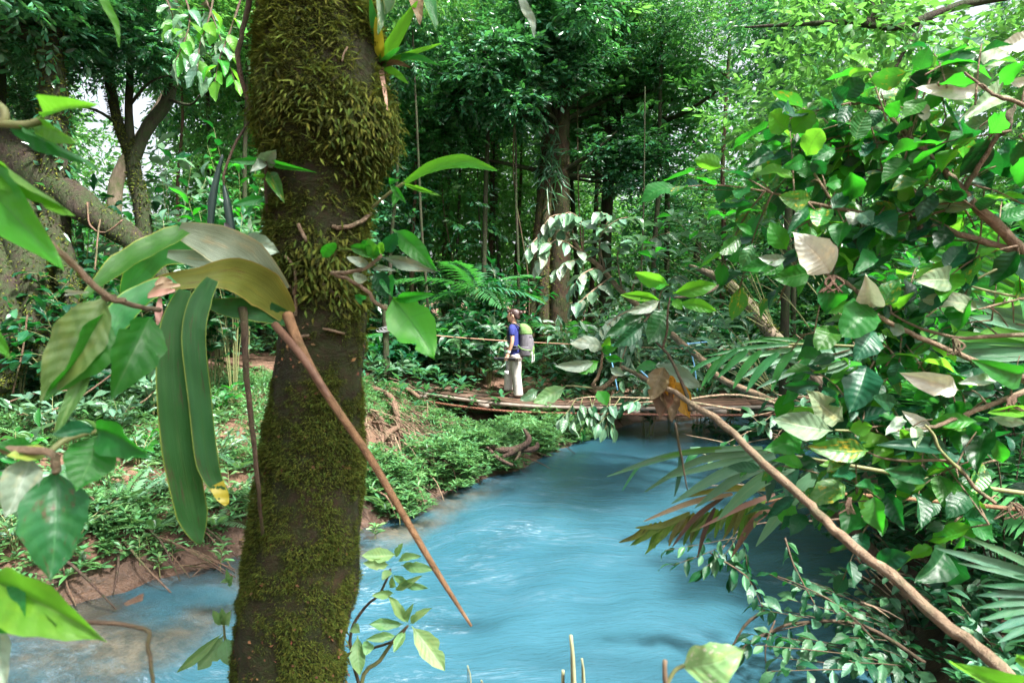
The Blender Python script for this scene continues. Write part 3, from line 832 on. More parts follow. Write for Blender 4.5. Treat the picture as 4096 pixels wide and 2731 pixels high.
# limbed tree right of centre
t = tree('forest_tree', 'dark limbed tree with spreading mossy boughs right of the three stemmed tree', [ground_at(2420, 19), P(2425, 900, 19), P(2450, 500, 18.6), P(2490, 180, 18), P(2530, -150, 18)],
         (.2, .17, .15, .12, .08), M['bark_dark'], [big_at(BIG3, 2560, 60, 17.5, 2.6, 1.3), big_at(BIG2, 2700, 420, 17.8, 2.3, 1.0), big_at(BIG3, 2380, 160, 18, 2.0, 1.3)], nlimb=7)
for pts in ([(2450, 560, 18.6), (2540, 300, 18), (2630, 200, 17.5), (2740, 140, 17)], [(2430, 700, 18.8), (2600, 520, 18), (2760, 440, 17), (2900, 340, 16.5)], [(2440, 620, 18.6), (2400, 420, 18), (2370, 280, 18)]):
    tube('bough', px_path(pts), (.09, .03), M['bark_dark'], t, seg=8, lump=.2)

# forked tree at the upper left
t = thing('forest_tree', ground_at(570, 10.5), 'dark forked tree in front of the bright sky gap', 'tree')
for pts, r in (([ground_at(590, 10.5), P(575, 900, 10.5), P(540, 720, 10.5), P(525, 600, 10.5)], (.16, .12, .11, .11)),
               ([P(530, 640, 10.5), P(475, 500, 10.5), P(440, 340, 10.5), P(405, 150, 10.4), P(380, -150, 10.3)], (.09, .08, .075, .07, .06)),
               ([P(525, 620, 10.5), P(515, 450, 10.5), P(520, 250, 10.5), P(508, -150, 10.5)], (.08, .06, .055, .05)),
               ([P(530, 640, 10.5), P(590, 510, 10.6), P(675, 390, 10.7), P(695, 200, 10.8), P(685, -150, 10.8)], (.1, .1, .09, .08, .07))):
    tube('trunk', pts, r, M['bark_dark'], t, seg=10, lump=.15)
for pts in ([(475, 500, 10.5), (380, 440, 10.2), (250, 420, 10)], [(520, 420, 10.5), (600, 330, 10.2), (690, 300, 10)], [(680, 400, 10.6), (760, 420, 10.2), (800, 380, 10)]):
    tube('branch', px_path(pts), (.03, .01), M['bark_dark'], t, seg=6)
for px, py, d, rx, rz, w in ((330, 170, 9.8, 1.0, .6, BIG), (560, 90, 9.8, 1.1, .5, BIG), (150, 430, 10.4, .6, .35, BIG), (640, 230, 10.4, .6, .3, BIG2), (30, 150, 10.2, .9, .6, BIG)):
    c = big_at(w, px, py, d, rx, rz)
    o = link('crown', c[0], None, t, kind='stuff')
    o.matrix_basis = Matrix.Translation(Vector(c[1])) @ Matrix.Rotation(c[3], 4, 'Z') @ Matrix.Diagonal((*c[2], 1))
tree('forest_tree', 'pale blotched trunk standing behind the dark forked tree', [ground_at(440, 13), P(455, 850, 13), P(500, 650, 13), P(690, 330, 13), P(720, -100, 13)], (.16, .14, .12, .11, .08), M['bark_pale'],
     [crown_at(760, 40, 13, 1.8, .9, 2)])
tree('forest_tree', 'straight dark mossy trunk at the upper left', [ground_at(225, 9), P(220, 700, 9), P(215, 400, 9), P(195, 100, 9), P(185, -200, 9)], (.2, .17, .155, .15, .14), M['bark_dark'],
     [big_at(BIG, 90, -40, 8.8, 1.4, .8)], seg=14, lump=.1)
# old buttressed tree at the left edge
t = thing('forest_tree', ground_at(-60, 9.2), 'huge buttressed tree at the left edge with a long brown root', 'tree')
tube('trunk', [ground_at(-120, 9.4), P(-120, 900, 9.4), P(-130, 300, 9.4), P(-140, -300, 9.4)], (.75, .5, .42, .4), M['bark_dark'], t, seg=18, lump=.2, lfreq=1.6)
tube('buttress_root', [P(-40, 560, 9.3), P(140, 690, 9.1), P(330, 830, 9), P(520, 950, 9), P(620, 1060, 9), P(700, 1180, 9)], (.3, .25, .2, .15, .12, .08), M['bark_dark'], t, seg=14, lump=.3, lfreq=4)
for pts, r in (([(60, 800, 9.1), (110, 1050, 8.6), (150, 1300, 8.4), (200, 1500, 8.2)], (.3, .2, .14, .08)), ([(-40, 900, 9), (20, 1150, 8.4), (40, 1400, 8.2), (10, 1560, 8)], (.3, .2, .13, .08)),
               ([(200, 900, 9), (260, 1080, 8.8), (300, 1250, 8.7), (330, 1420, 8.6)], (.2, .13, .1, .06))):
    tube('buttress_root', px_path(pts), r, M['bark_dark'], t, seg=10, lump=.2)

# slim dark trunks in the shady interior
slim = [(1560, 15.5, .05, 8), (1640, 17, .06, 5), (1715, 15, .035, -12), (1770, 19, .07, 10), (1835, 18, .05, 0), (1905, 16.5, .075, 14), (1960, 20, .08, 3), (2010, 18.5, .045, -10), (2060, 21, .07, 6), (2085, 16, .04, -6),
        (2310, 20, .1, -6), (2350, 21.5, .09, 12), (2600, 17, .08, 8), (2680, 20, .1, -8), (2870, 16, .07, 6), (3130, 11.5, .1, 4), (3180, 14, .07, -3), (980, 14, .06, 5), (870, 15.5, .07, -6), (720, 14.5, .05, 4), (1060, 18, .08, 0),
        (1580, 21, .09, -5), (1680, 22, .08, 4), (1990, 23, .1, 0)]
slim.sort()
for i, (px, d, r, ln) in enumerate(slim):
    b = ground_at(px, d)
    h = random.uniform(6.5, 9)
    pth = [b] + [Vector((b.x + ln * .03 * f + random.uniform(-.06, .06), b.y, b.z + h * f)) for f in (.2, .4, .6, .8, 1)]
    me, cl = CROWNS[i % 6]
    top = pth[-1]
    tree('slender_tree', f'{ORD[i]} thin bare trunk counting from the left in the shady understory', pth, (r, r * .9, r * .8, r * .75, r * .6, r * .45), M['bark_dark' if i % 3 else 'bark_brown'],
         [(me, (top.x, top.y, top.z + .2), (.55, .55, .5), i * 1.3, cl)], 'thin trunks in the understory', nlimb=3, limb_r=r * .5, seg=8)

# leaning pale mossy trunk at the right
t = thing('leaning_tree', ground_at(3520, 9.3), 'pale moss patched trunk leaning to the left behind the right hand shrubs', 'tree')
tube('trunk', [ground_at(3520, 9.3)] + px_path([(3330, 1600, 8.9), (3160, 1420, 9), (3060, 1300, 9.2), (2960, 1180, 9.4), (2890, 1120, 9.5), (2760, 1060, 9.7)]), (.11, .1, .09, .085, .08, .07, .03), M['bark_pale'], t, seg=10, lump=.2)
tube('branch', px_path([(2900, 1130, 9.5), (2800, 1180, 9.4), (2690, 1190, 9.3)]), (.035, .012), M['bark_pale'], t, seg=6)

# ------------------------------------------------------------------ shrubs with leaves one by one
def leafy_branch(parent, path, r, nleaf, ll, ratio, mats, kind='elliptic', droop=.35, spread=.9, t0=.25, lift=1.0, nx=8, ny=4, twig='twig_green', jitter=.25, seg=6, vary=.25, branch_name='stem', smooth=4):
    sp = smooth_path(path, smooth)
    tube(branch_name, sp, r, M[twig], parent, seg=seg, smooth=0)
    n = len(sp) - 1
    for i in range(nleaf):
        t = t0 + (1 - t0) * (i + .5) / nleaf
        f = t * n; k = min(int(f), n - 1)
        p = sp[k].lerp(sp[k + 1], f - k)
        tan = (sp[k + 1] - sp[k]).normalized()
        side = tan.cross(Vector((0, 0, 1)))
        side = side.normalized() if side.length > .1 else Vector((1, 0, 0))
        s = 1 if i % 2 else -1
        if i == nleaf - 1: s = random.uniform(-.2, .2)
        ang = random.uniform(-.6, .6)
        sv = Matrix.Rotation(ang, 3, tan) @ (side * s)
        d = tan * (.35 + .5 * t) + sv * spread + Vector((random.gauss(0, jitter), random.gauss(0, jitter), random.gauss(0, jitter) - droop))
        d.normalize()
        L = ll * random.uniform(1 - vary, 1 + vary)
        nrm = Vector((random.gauss(0, .3), random.gauss(0, .3) - .25, lift))
        m = M[random.choice(mats)]
        leaf(parent, p, p + d * L, L * ratio * random.uniform(.85, 1.15), nrm, kind, m, None, 'leaf', nx, ny)

def bush(name, label, base, h, spread, nst, nl, ll, mats, kind='elliptic', ratio=.4, group=None, r=.008, twig='twig_green', toward=None, droop=.35, cat='shrub', t0=.3, nx=6, ny=2, lift=1.0):
    base = Vector(base)
    t = thing(name, base, label, cat, group)
    for i in range(nst):
        a = 2 * math.pi * (i + random.random() * .7) / nst
        s = spread * random.uniform(.35, 1.0)
        e = Vector((math.cos(a) * s, math.sin(a) * s, h * random.uniform(.65, 1.1)))
        if toward is not None: e += Vector(toward) * random.uniform(.4, 1)
        m = Vector((e.x * .35, e.y * .35, e.z * .62))
        pth = [base + Vector((e.x * .04, e.y * .04, 0)), base + m, base + e]
        leafy_branch(t, pth, (r, r * .35), nl, ll, ratio, mats, kind, droop, t0=t0, twig=twig, nx=nx, ny=ny, lift=lift)
        if h > 1.0:
            for f in (.45, .75):
                q = base + m.lerp(e, max(0, f * 2 - 1)) if f > .5 else base + m * (f * 2)
                a2 = a + random.uniform(-1.6, 1.6)
                sl = random.uniform(.35, .7) * (.6 + spread * .4)
                q2 = q + Vector((math.cos(a2) * sl, math.sin(a2) * sl, random.uniform(.05, .4)))
                leafy_branch(t, [q, q.lerp(q2, .5) + Vector((0, 0, .06)), q2], (r * .5, r * .25), max(5, nl // 2), ll, ratio, mats, kind, droop, t0=.2, twig=twig, nx=nx, ny=ny, lift=lift, seg=5, smooth=3)
    return t

# arching pale-leaved shrub in the middle right (leans left over the bridge end)
t = thing('arching_shrub', ground_at(3640, 6.9), 'tall arching shrub with drooping pale leaves whitened by painted sky sheen right of the three stemmed tree', 'shrub')
main = [(3460, 1890, 7.2), (3180, 1650, 8.4), (2900, 1525, 9.1), (2820, 1450, 9.3), (2700, 1350, 9.2), (2560, 1230, 9.2), (2490, 1170, 9.1), (2400, 1070, 9.1), (2330, 1010, 9), (2280, 950, 9)]
tube('stem', [ground_at(3640, 6.9)] + px_path(main), (.055, .05, .048, .045, .04, .035, .03, .02), M['twig'], t, seg=8)
subs = [[(2280, 950, 9), (2220, 900, 8.9), (2150, 950, 8.8), (2110, 1000, 8.7)], [(2300, 970, 9), (2270, 870, 8.9), (2200, 870, 8.8), (2150, 960, 8.8)], [(2330, 1010, 9), (2330, 900, 8.9), (2280, 850, 8.8), (2230, 880, 8.7)],
        [(2400, 1070, 9.1), (2400, 950, 9), (2440, 870, 9), (2400, 850, 8.8)], [(2400, 1070, 9.1), (2340, 1090, 8.8), (2290, 1150, 8.7)], [(2360, 1040, 9), (2300, 1040, 8.9), (2230, 1080, 8.8)],
        [(2420, 1085, 9.1), (2400, 950, 8.9), (2470, 880, 8.8), (2540, 870, 8.7)], [(2490, 1170, 9.1), (2470, 1020, 8.9), (2500, 960, 8.9)], [(2440, 1110, 9.1), (2350, 1180, 8.8), (2300, 1230, 8.7)],
        [(2520, 1190, 9.1), (2560, 1060, 9), (2600, 960, 8.9), (2680, 930, 8.8)], [(2560, 1230, 9.2), (2480, 1260, 8.9), (2400, 1330, 8.7)], [(2600, 1260, 9.2), (2540, 1330, 8.8), (2490, 1420, 8.7)],
        [(2350, 1030, 9), (2240, 960, 8.8), (2180, 1000, 8.7), (2150, 1060, 8.7)], [(2640, 1300, 9.2), (2640, 1180, 9), (2700, 1100, 8.9)]]
for s in subs:
    leafy_branch(t, px_path(s), (.014, .005), 14, .23, .50, ['pale', 'pale', 'white_pale'] if 'white_pale' in M else ['pale'], 'ovate', .75, .8, t0=.1, lift=.8, nx=8, ny=4, twig='twig')

# whorl leaved shrubs around it
def whorl_bush(label, px, py, d, spots, ll, ratio, mats, group, root, kind='elliptic', name='whorled_shrub', nleaf=8, twig='twig'):
    t = thing(name, root, label, 'shrub', group)
    tips = [P(qx, qy, d + dd) for (qx, qy, dd) in spots]
    hub = sum(tips, Vector()) / len(tips)
    rt = Vector(root)
    hub = hub.lerp(rt, .42) - Vector((0, 0, .15))
    hubs = [hub + Vector((random.uniform(-.2, .2), random.uniform(-.2, .2), random.uniform(-.1, .2))) for _ in range(3)]
    for h_ in hubs:
        tube('stem', [rt, rt.lerp(h_, .5) + Vector((0, 0, .15)), h_], (.02, .008), M[twig], t, seg=6)
    for tip in tips:
        h_ = min(hubs, key=lambda q: (q - tip).length)
        mid = h_.lerp(tip, .55) + Vector((random.uniform(-.1, .1), random.uniform(-.1, .1), random.uniform(-.05, .12)))
        tube('twig', [h_, mid, tip], (.006, .003), M['twig_green'], t, seg=6)
        for k in range(nleaf):
            a = 2 * math.pi * (k + random.random() * .5) / nleaf
            up = random.uniform(-.15, .45)
            dv = Vector((math.cos(a), math.sin(a), up)).normalized()
            L = ll * random.uniform(.7, 1.15)
            b = tip - Vector((0, 0, random.uniform(0, .08)))
            leaf(t, b, b + dv * L, L * ratio, Vector((-dv.x * .5, -dv.y * .5, 1)), kind, M[random.choice(mats)], None, 'leaf', 8, 4)
    return t

g = 'pale whorled shrubs behind the right hand thicket'
whorl_bush('whorl leaved shrub with pale rosettes right of the arching shrub', 2720, 900, 8.5, [(2560, 960, 0), (2640, 900, .3), (2690, 860, 0), (2760, 940, -.2), (2830, 880, .4), (2880, 960, 0), (2620, 1010, -.3), (2720, 1000, .2), (2900, 860, .6), (2960, 920, .4), (2960, 1010, 0), (2800, 1060, .3)],
           .26, .36, ['pale', 'pale', 'broad'], g, ground_at(3640, 9.4))
whorl_bush('low whorl leaved shrub under the leaning mossy trunk', 2900, 1250, 8.0, [(2780, 1280, 0), (2840, 1200, .3), (2900, 1300, 0), (2960, 1260, .3), (2860, 1370, -.4), (2760, 1390, 0), (2700, 1310, .5), (2960, 1400, -.3), (2650, 1400, .3), (2600, 1330, .8)],
           .24, .38, ['pale', 'understory2' if 'understory2' in M else 'pale'], g, ground_at(3600, 8.8))
whorl_bush('whorl leaved shrub with grey green rosettes above the leaning mossy trunk', 3050, 1000, 7.5, [(2980, 800, 0), (3040, 760, .3), (3100, 820, 0), (3180, 760, .5), (3040, 900, -.4), (3120, 940, 0), (2960, 1100, 0), (3240, 860, .5), (3020, 1060, .2)],
           .23, .36, ['pale', 'pale', 'broad'], g, ground_at(3620, 8.2))

# compound leaved understory plants behind the bridge (right of centre)
for i, (px, py, d, n) in enumerate(sorted([(2330, 1290, 14, 7), (2480, 1210, 13.5, 8), (2440, 1400, 13.8, 8), (2590, 1330, 12.5, 8), (2560, 1120, 14, 7), (2690, 1130, 12.8, 7), (2800, 1150, 13.5, 7), (2320, 1450, 14.2, 7), (2900, 1400, 13, 7), (3050, 1300, 12.6, 7)])):
    b = ground_at(px, d)
    h = P(px, py, d).z - b.z
    bush('understory_shrub', f'{ORD[i]} pale feathery leaved shrub from the left behind the bridge, right of the hiker', b, max(.5, h), .85, n, 13, .26, ['pale', 'pale', 'broad_dark'], 'lance', .33, 'feathery shrubs behind the bridge', droop=.3, t0=.35)
# dark shrubs left and right of the hiker
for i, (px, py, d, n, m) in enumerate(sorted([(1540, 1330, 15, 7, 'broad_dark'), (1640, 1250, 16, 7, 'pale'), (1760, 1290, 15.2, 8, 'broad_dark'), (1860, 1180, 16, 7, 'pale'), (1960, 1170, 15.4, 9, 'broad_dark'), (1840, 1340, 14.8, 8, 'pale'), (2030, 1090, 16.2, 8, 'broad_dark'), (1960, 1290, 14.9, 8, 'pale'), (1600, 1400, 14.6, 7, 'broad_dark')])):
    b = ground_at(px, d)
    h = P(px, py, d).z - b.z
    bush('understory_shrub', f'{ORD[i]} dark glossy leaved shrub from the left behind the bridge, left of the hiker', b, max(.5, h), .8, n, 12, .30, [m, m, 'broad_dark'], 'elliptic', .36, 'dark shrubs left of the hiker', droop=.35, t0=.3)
# leafy shrubs in the upper left forest
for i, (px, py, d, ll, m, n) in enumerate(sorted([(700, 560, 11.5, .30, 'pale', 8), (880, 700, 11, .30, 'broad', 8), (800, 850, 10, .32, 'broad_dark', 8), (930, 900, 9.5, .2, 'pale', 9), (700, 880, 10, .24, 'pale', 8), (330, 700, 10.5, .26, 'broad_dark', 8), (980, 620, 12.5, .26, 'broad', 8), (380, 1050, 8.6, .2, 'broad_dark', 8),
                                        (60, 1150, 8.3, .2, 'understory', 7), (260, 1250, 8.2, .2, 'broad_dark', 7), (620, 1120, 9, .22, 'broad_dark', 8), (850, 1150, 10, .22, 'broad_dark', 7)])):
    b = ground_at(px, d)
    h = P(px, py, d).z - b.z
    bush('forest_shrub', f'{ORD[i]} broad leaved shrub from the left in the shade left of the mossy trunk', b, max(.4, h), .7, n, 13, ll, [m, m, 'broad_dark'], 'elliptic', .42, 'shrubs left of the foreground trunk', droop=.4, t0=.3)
# pale drooping branch hanging at the upper left
t = thing('hanging_branch', P(700, -60, 6.5), 'hanging branch with pale green drooping leaves left of the foreground trunk', 'branch')
for s in ([(720, -60, 6.5), (760, 60, 6.3), (740, 160, 6.2), (700, 250, 6.1)], [(860, -60, 6.5), (840, 60, 6.3), (800, 180, 6.2), (790, 290, 6.1)], [(640, -60, 6.6), (690, 60, 6.5), (690, 130, 6.4)], [(980, -60, 6.4), (930, 100, 6.3), (880, 230, 6.2), (860, 330, 6.1)], [(800, -60, 6.6), (870, 120, 6.5), (940, 330, 6.4)]):
    leafy_branch(t, px_path(s), (.012, .004), 11, .19, .5, ['pale', 'broad_light'], 'ovate', .8, .7, t0=.25, lift=.6, nx=8, ny=4, twig='twig_dark')

# low plants covering the forest floor: nobody could count these
def scatter(n, x0, x1, y0, y1, dmin=0.05, dmax=99):
    x = RNG.uniform(x0, x1, n); y = RNG.uniform(y0, y1, n)
    d = river_dist(x, y)
    k = (d > dmin) & (d < dmax)
    x, y = x[k], y[k]
    return np.stack([x, y, ground_z(x, y)], 1)

def rosettes(base, h, nl, ll, ratio, up=0.35, hv=0):
    n = len(base)
    hh = h * RNG.uniform(.25, 1.0, n)
    if hv: hh = hh * np.clip(.75 + 1.1 * wob(base[:, 0] * 1.7 + 5, base[:, 1] * 1.7), .2, 1.9); ll = ll * np.clip(.95 + .6 * wob(base[:, 0] * 1.1, base[:, 1] * 1.1 + 9), .5, 1.5)[:, None]
    top = base + np.stack([RNG.normal(size=n) * .03, RNG.normal(size=n) * .03, hh], 1)
    a = RNG.random((n, 1)) * 6.28 + np.arange(nl)[None] * 2 * math.pi / nl + RNG.normal(size=(n, nl)) * .25
    d = np.stack([np.cos(a), np.sin(a), np.full(a.shape, up) + RNG.normal(size=a.shape) * .3], -1)
    nr = np.stack([-np.cos(a) * .5, -np.sin(a) * .5, np.ones(a.shape)], -1) + RNG.normal(size=(*a.shape, 3)) * .2
    L = ll * RNG.uniform(.55, 1.3, (n, 1)) * RNG.uniform(.8, 1.1, (n, nl))
    p = np.repeat(top[:, None], nl, 1); p[..., 2] -= RNG.random((n, nl)) * hh[:, None] * .35
    return p.reshape(-1, 3), d.reshape(-1, 3), nr.reshape(-1, 3), L.ravel(), (L * ratio).ravel()

fl = scatter(5200, -16, 16, 12.5, 30, .3)
fl = fl[~((fl[:, 0] < -3.2) & (fl[:, 0] > -7.2) & (fl[:, 1] < 14.4))]
me = leaf_cloud('forest_floor_plants', *rosettes(fl, .75, 8, .26, .33))
me.materials.append(M['understory'])
link('forest_floor_plants', me, None, None, 'low dark plants covering the forest floor under the trees', 'undergrowth', kind='stuff')
# dense dark thicket between the trunks
th = scatter(1500, -22, 22, 17, 34, 2.0)
th[:, 2] += RNG.uniform(0.2, 1.0, len(th)) ** .8 * RNG.choice([1.2, 2.2, 3.4], len(th))
me = leaf_cloud('thicket', *sprays(th, rdir(len(th), .2), .9, 14, .26, .42, .4))
me.materials.append(M['understory'])
link('thicket', me, None, None, 'dense shady thicket filling the space between the trunks', 'undergrowth', kind='stuff')

# ------------------------------------------------------------------ ferns and palms
def frond_mesh(n=22, ll=.34, droop=.35, ang=55, vdrop=.15, w=.028, taper=True):
    """feather leaf along +X, unit length, one connected sheet"""
    xs = np.linspace(0, 1, n * 2 + 1)
    rz = -droop * xs ** 2
    V = [(x, 0, z) for x, z in zip(xs, rz)]
    F = []
    for side in (1, -1):
        for i in range(2, n * 2 - 1, 1 if n < 14 else 2):
            t = xs[i]
            L = ll * (math.sin(math.pi * min(1, (t * .86 + .12))) ** .7 if taper else 1)
            a = R(ang * (1 - .45 * t) + random.uniform(-5, 5))
            dx, dy = math.cos(a), math.sin(a) * side
            z0 = rz[i]
            k = len(V)
            dz = -vdrop * random.uniform(.7, 1.5)
            for f, wf in ((.4, 1.0), (.75, .75)):
                cx, cy, cz = t + dx * L * f, dy * L * f, z0 + dz * L * f * f + .02 * (1 - f)
                V.append((cx - dy * side * w * wf * .5 * side, cy + dx * w * wf * .5, cz)); V.append((cx + dy * side * w * wf * .5 * side, cy - dx * w * wf * .5, cz))
            V.append((t + dx * L, dy * L, z0 + dz * L))
            a_, b_ = (i, i + 1) if side > 0 else (i + 1, i)
            if side > 0: F += [(i + 1, i, k + 1, k), (k, k + 1, k + 3, k + 2), (k + 2, k + 3, k + 4, k + 4)]
            else: F += [(i, i + 1, k, k + 1), (k + 1, k, k + 2, k + 3), (k + 3, k + 2, k + 4, k + 4)]
    tris = []
    for f in F:
        tris.append(f[:3]);
        if f[3] != f[2]: tris.append((f[0], f[2], f[3]))
    return mesh_np('frond', V, np.array(tris), np.array([(v[0], v[1] + .5) for v in V]), smooth=False)

FR = {'palm': [frond_mesh(24, .36, .35, 58, .3, .03) for _ in range(3)], 'fern': [frond_mesh(20, .22, .4, 72, .15, .045) for _ in range(2)]}
def with_mat(me, mat, cache={}):
    k = (me.name, mat.name)
    if k not in cache:
        c = me.copy(); c.materials.clear(); c.materials.append(mat); cache[k] = c
    return cache[k]

def palm(label, base, h, nf, fl, mat, kind='palm', r=.04, group=None, elev=(.2, 1.0), name='palm', cat='palm', az=None, trunk='bark_dark'):
    base = Vector(base)
    t = thing(name, base, label, cat, group)
    top = base + Vector((0, 0, h))
    if h > .15:
        tube('trunk', [base, base + Vector((random.uniform(-.05, .05), 0, h * .5)), top], (r * 1.2, r, r * .9), M[trunk], t, seg=8)
    for i in range(nf):
        a = (2 * math.pi * (i + random.random() * .4) / nf) if az is None else random.uniform(*az)
        e = random.uniform(*elev)
        x = Vector((math.cos(a) * math.cos(e), math.sin(a) * math.cos(e), math.sin(e)))
        L = fl * random.uniform(.8, 1.15)
        o = link('frond', with_mat(random.choice(FR[kind]), M[mat]), None, t)
        m = frame(x, Vector((0, 0, 1))).to_4x4() @ Matrix.Diagonal((L, L, L, 1))
        m.translation = top
        o.matrix_basis = m
    return t

pg = 'understory palms behind the bridge'
palm('slim palm with yellow ringed stem and hanging fronds behind the hiker', ground_at(1905, 15.8), 2.2, 9, 1.7, 'palm', az=None, r=.05, elev=(-.3, .7), trunk='twig_green')
palm('low palm with feather fronds left of the hiker', ground_at(1700, 15.6), .9, 9, 1.4, 'palm', r=.05, elev=(.1, .9))
palm('feather palm beside the roots of the three stemmed tree', ground_at(2310, 15.8), 1.1, 10, 1.6, 'palm', r=.05, elev=(.1, .9))
palm('feather palm left of the pale blotched trunk', ground_at(600, 11.5), 1.3, 9, 1.5, 'palm', r=.05, elev=(.1, 1.0))
palm('dark palm under the forked tree', ground_at(480, 10.8), .5, 8, 1.3, 'palm', r=.05, elev=(.2, 1.1))
palm('feather palm high between the mossy trunk and the forked tree', ground_at(330, 12.5), 2.6, 9, 1.7, 'palm', r=.06, elev=(-.1, .9))
palm('small palm deep in the shade near the middle', ground_at(1790, 17.5), 1.7, 8, 1.7, 'palm', r=.05, elev=(-.1, .9))
palm('feather palm behind the leaning mossy trunk', ground_at(2990, 12.6), .9, 9, 1.5, 'palm', r=.05, elev=(.1, .9))
palm('bushy palm beside the right end of the bridge', ground_at(3500, 12), .8, 9, 1.6, 'palm', r=.05, elev=(.1, .9))

# moss and small climbers on the big trunks of the background
def moss_tube(parent, pts, r, n, ln, mat='moss'):
    sp = smooth_path(pts, 4); m = len(sp)
    rr = np.interp(np.linspace(0, 1, m), np.linspace(0, 1, len(r)), r)
    k = RNG.integers(0, m - 1, n); f = RNG.random(n)
    A = np.array([p[:] for p in sp])
    c = A[k] + (A[k + 1] - A[k]) * f[:, None]
    tn = unit(A[k + 1] - A[k]); q = rdir(n); q = unit(q - tn * np.sum(q * tn, 1, keepdims=True))
    pos = c + q * (rr[k] * .98)[:, None]
    d = q * .5 + RNG.normal(size=(n, 3)) * .6; d[:, 2] -= .4
    me = leaf_cloud('moss', pos, d, q + np.array([0, 0, .5]), ln * RNG.uniform(.5, 1.4, n), ln * .4)
    me.materials.append(M[mat]); link('moss', me, None, parent, kind='stuff')
for o in list(COL.objects):
    lb = o.get('label', '')
    if lb.startswith('huge buttressed'):
        moss_tube(o, [ground_at(-120, 9.4), P(-120, 900, 9.4), P(-130, 300, 9.4), P(-140, -300, 9.4)], (.75, .5, .42, .4), 3500, .07)
        moss_tube(o, [P(-40, 560, 9.3), P(140, 690, 9.1), P(330, 830, 9), P(520, 950, 9), P(620, 1060, 9)], (.31, .26, .21, .16, .12), 1500, .035)
        for pts, r in (([(60, 800, 9.1), (110, 1050, 8.6), (150, 1300, 8.4), (200, 1500, 8.2)], (.3, .2, .14, .08)), ([(-40, 900, 9), (20, 1150, 8.4), (40, 1400, 8.2), (10, 1560, 8)], (.3, .2, .13, .08)), ([(200, 900, 9), (260, 1080, 8.8), (300, 1250, 8.7), (330, 1420, 8.6)], (.2, .13, .1, .06))):
            moss_tube(o, px_path(pts), r, 1500, .05)
    elif lb.startswith('straight dark mossy'):
        moss_tube(o, [ground_at(225, 9), P(220, 700, 9), P(215, 400, 9), P(195, 100, 9), P(185, -200, 9)], (.2, .17, .155, .15, .14), 3500, .055)
        moss_tube(o, [ground_at(225, 9), P(220, 700, 9), P(215, 400, 9), P(195, 100, 9), P(185, -200, 9)], (.2, .17, .155, .15, .14), 350, .16, 'canopy_cool')
    elif lb.startswith('dark forked'):
        moss_tube(o, [ground_at(590, 10.5), P(575, 900, 10.5), P(540, 720, 10.5), P(525, 600, 10.5), P(475, 500, 10.5), P(440, 340, 10.5), P(405, 150, 10.4)], (.16, .12, .11, .11, .085, .08, .075), 2200, .05)
    elif lb.startswith('big tree with three'):
        moss_tube(o, [ground_at(2110, 17), P(2135, 1300, 17), P(2160, 1000, 17), P(2190, 650, 17)], (.34, .22, .21, .2), 2200, .05)
        moss_tube(o, [ground_at(2175, 16.8), P(2172, 1300, 16.8), P(2178, 1000, 16.8), P(2195, 700, 16.9)], (.2, .15, .14, .1), 1300, .06)
        moss_tube(o, [ground_at(2240, 17.1), P(2235, 1300, 17.1), P(2240, 900, 17.1), P(2240, 550, 17.1), P(2250, 200, 17.1)], (.34, .27, .25, .23, .2), 2200, .05)
    elif lb.startswith('pale moss patched'):
        moss_tube(o, px_path([(3330, 1600, 8.9), (3160, 1420, 9), (3060, 1300, 9.2), (2960, 1180, 9.4), (2890, 1120, 9.5)]), (.1, .09, .085, .08, .07), 900, .05)

LG = 'thin lianas hanging in the shady middle of the forest'
for i, px in enumerate(sorted([1545, 1690, 1810, 1950, 2070, 2310, 2580])):
    d = random.uniform(14.6, 19)
    b = ground_at(px + random.uniform(-30, 30), d)
    top = P(px, random.uniform(150, 500), d + random.uniform(-.5, .5))
    t = thing('liana', b, f'{ORD[i]} thin liana from the left among those hanging in the shady middle', 'vine', LG)
    tube('vine', [b, b.lerp(top, .3) + Vector((random.uniform(-.3, .3), 0, 0)), b.lerp(top, .65) + Vector((random.uniform(-.3, .3), 0, 0)), top], (.02, .014), M['bark_dark' if i % 3 == 0 else 'bark_brown'], t, seg=6)
# mixed plants overgrowing the left bank
for i, (px, py, h, ll, m, k) in enumerate(sorted([(60, 1900, .5, .17, 'broad', 'elliptic'), (210, 1700, .5, .2, 'pale', 'elliptic'), (330, 1600, .6, .22, 'broad_dark', 'elliptic'), (480, 1690, .4, .16, 'pale', 'ovate'), (620, 1620, .5, .2, 'pale', 'elliptic'), (560, 1800, .35, .14, 'broad', 'elliptic'), (760, 1740, .35, .14, 'cover_leaf', 'lance'), (880, 1800, .35, .12, 'pale', 'lance'),
                                            (920, 1960, .3, .12, 'cover_leaf', 'lance'), (420, 1900, .3, .12, 'cover_leaf', 'lance'), (150, 2000, .35, .14, 'pale', 'elliptic'), (300, 2120, .28, .11, 'cover_leaf', 'lance'), (760, 2080, .3, .12, 'cover_leaf', 'lance'), (700, 1930, .3, .13, 'pale', 'elliptic'), (100, 1560, .6, .22, 'broad_dark', 'elliptic'), (450, 1520, .6, .22, 'broad_dark', 'elliptic'),
                                            (1520, 1420, .6, .3, 'broad', 'lance'), (1560, 1480, .5, .3, 'pale', 'lance'), (880, 1600, .4, .16, 'broad', 'elliptic'), (60, 2150, .35, .13, 'cover_leaf', 'lance')])):
    b = ray_ground(px, py + 60, -.02)
    bush('bank_plant', f'{ORD[i]} leafy plant from the left among those overgrowing the left bank', b, h, .4, 7, 9, ll, [m, m, 'pale'], k, .4 if k != 'lance' else .28, 'plants overgrowing the left bank', droop=.3, t0=.25, cat='plant', r=.006)
